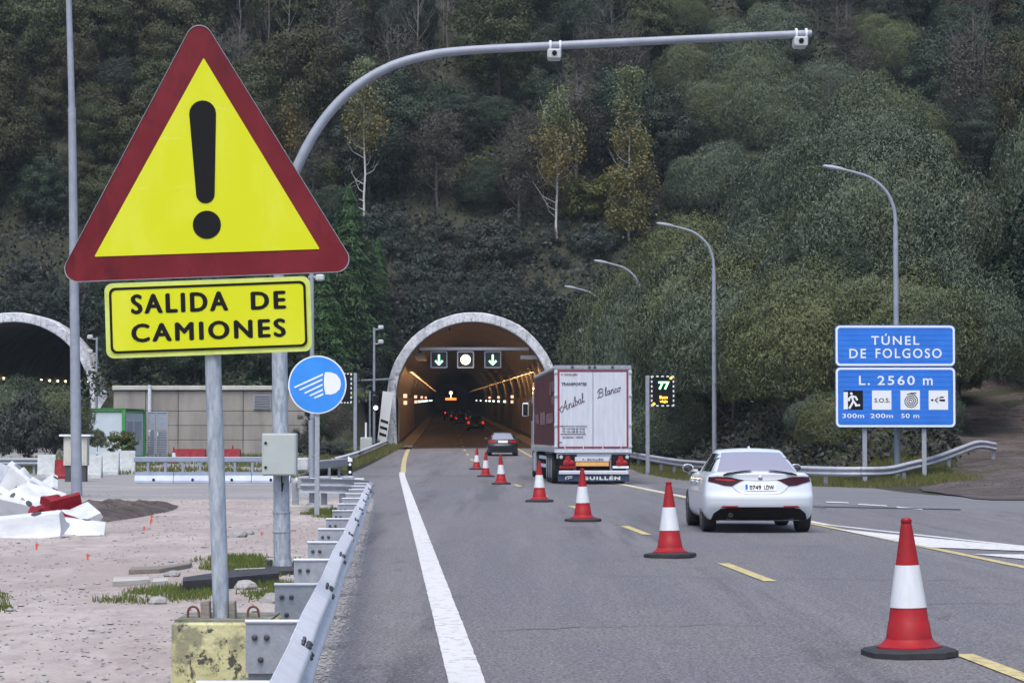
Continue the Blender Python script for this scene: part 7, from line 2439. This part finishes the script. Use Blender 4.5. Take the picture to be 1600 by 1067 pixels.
bush_at('bramble', 470, 712, 668, 122, 'weedy growth at the right end of the retaining wall', 60, 2.1, 4.4, 'dark_bush')
bush_at('bramble', 520, 712, 690, 118, 'low green growth behind the middle barrier', 90, 2.1, 4.4, 'dark_bush')
bush_at('bramble', 570, 706, 675, 150, 'dark growth at the left foot of the lit tunnel', 50, 2.1, 4.4, 'dark_bush')

# ------------------------------------------------------------------ undergrowth and grass (nobody could count these)
def scatter(n, fx, cond, size, aspect, m_, name, lift=.15, upn=.6, spread=.25):
    out = []
    while len(out) < n:
        x, y = fx()
        if not cond(x, y): continue
        out.append((x, y, height(x, y) + lift * random.random()))
    P_ = A(out) + rng.normal(size=(n, 3)) * spread * A([1, 1, .3])
    N_ = unit(n) + A([0, -.5, upn]); N_ /= np.linalg.norm(N_, axis=1)[:, None]
    o = link(name, leaf_mesh(name, P_, N_, size, aspect, m_)); o['kind'] = 'stuff'
    return o
scatter(90000, lambda: (random.uniform(-52, 52), 158.6 + 60 * random.random()), lambda x, y: True, .34, .6, 'leafbramble', 'undergrowth', .7)
scatter(70000, lambda: (random.uniform(5, 45), random.uniform(84, 160)), lambda x, y: x > rail_x(min(y, 155)) + 1.2 and abs(x - ramp(y)[0]) > 2.6 and x < .25 * y + 4, .26, .45, 'leafbramble', 'undergrowth', .5)
def wall_leaves(n):
    out = []
    while len(out) < n:
        tx = random.choice((TX1, TX2)); x = tx + random.uniform(-7.2, 7.2); z = random.uniform(.2, 11)
        if math.hypot(x - tx, max(0, z - 4.2)) < 5.85: continue
        out.append((x, 157.9 - abs(random.gauss(0, .25)), z))
    P_ = A(out); N_ = unit(n) + A([0, -.8, .5]); N_ /= np.linalg.norm(N_, axis=1)[:, None]
    o = link('wall_ivy', leaf_mesh('wall_ivy', P_, N_, .26, .6, 'leafbramble')); o['kind'] = 'stuff'
wall_leaves(16000)
scatter(9000, lambda: (random.uniform(-27, -8.6), random.uniform(141.8, 157.4)), lambda x, y: True, .3, .6, 'leafdark', 'undergrowth', .6)

def grass(n, fx, cond, h, name, w=.06, lift=0.0, z0=None):
    out = []
    k = 0
    while len(out) < n and k < n * 40:
        k += 1
        x, y = fx()
        if not cond(x, y): continue
        out.append((x, y, (height(x, y) if z0 is None else z0) + lift))
    P_ = A(out); n = len(P_)
    hh = h * (.5 + rng.random(n))
    P_[:, 2] += hh * .45
    a = rng.random(n) * 6.28
    N_ = np.stack([np.cos(a), np.sin(a), .15 * rng.random(n)], 1); N_ /= np.linalg.norm(N_, axis=1)[:, None]
    t = rng.normal(size=(n, 3)) * .35 + A([0, 0, 1.0]); t -= N_ * np.sum(t * N_, 1)[:, None]; t /= np.linalg.norm(t, axis=1)[:, None]
    b_ = np.cross(N_, t)
    V = np.empty((n, 3, 3)); V[:, 0] = P_ - t * hh[:, None] * .5 - b_ * w * .5 * (hh / h)[:, None]; V[:, 1] = P_ - t * hh[:, None] * .5 + b_ * w * .5 * (hh / h)[:, None]; V[:, 2] = P_ + t * hh[:, None] * .5
    me = bpy.data.meshes.new(name)
    me.vertices.add(n * 3); me.vertices.foreach_set('co', V.reshape(-1))
    me.loops.add(n * 3); me.loops.foreach_set('vertex_index', np.arange(n * 3, dtype=np.int32))
    me.polygons.add(n); me.polygons.foreach_set('loop_start', np.arange(0, n * 3, 3, dtype=np.int32)); me.polygons.foreach_set('loop_total', np.full(n, 3, dtype=np.int32))
    me.materials.append(M['grass']); me.update(calc_edges=True)
    o = link(name, me); o['kind'] = 'stuff'
    return o
# bank and verge on the right
grass(90000, lambda: (random.uniform(5.5, 20), random.uniform(74.5, 118)), lambda x, y: x > rail_x(y) - .25 - .9 * random.random() and abs(x - ramp(y)[0]) > 2.4 + random.random() * 1.5, .17, 'grass', .035)
# grass patches in the yard near the posts
def patch(px, py):
    p = G(px, py); return p
def in_patch(x, y):
    px, py = proj((x, y, 0))
    v = noise.noise(Vector((x * 1.8, y * 1.1, 0)))
    a1 = 1 - ((px - 385) / 95) ** 2 - ((py - 886) / 24) ** 2
    a2 = 1 - ((px - 250) / 130) ** 2 - ((py - 932) / 16) ** 2
    a3 = 1 - ((px - 425) / 60) ** 2 - ((py - 925) / 22) ** 2
    a4 = 1 - ((px - 525) / 55) ** 2 - ((py - 803) / 9) ** 2
    a6 = 1 - ((px - 165) / 32) ** 2 - ((py - 800) / 17) ** 2
    a5 = 1 - ((px - 0) / 30) ** 2 - ((py - 945) / 15) ** 2
    return max(a1, a2, a3, a4, a5, a6 * .6) + v * 1.1 > random.uniform(.35, 1.5)
grass(15000, lambda: (random.uniform(-9.6, -1.2), random.uniform(18, 56)), in_patch, .06, 'grass_tufts', .014, .012, 0)
grass(2500, lambda: (lambda y: (Lx(y) - 1.05 - abs(random.gauss(0, .12)), y))(random.uniform(8, 48)), lambda x, y: noise.noise(Vector((y * .6, 0, 9))) > .1, .07, 'grass_tufts', .014, .015, 0)
grass(14000, lambda: (random.uniform(-40, -8.5), random.uniform(93, 139)), lambda x, y: noise.noise(Vector((x * .3, y * .2, 3))) > .0 and not (x < -12 and y < 100), .22, 'grass', .05)
grass(6000, lambda: (random.uniform(-9.6, -6.9), random.uniform(98, 152)), lambda x, y: True, .28, 'grass', .05, .25)
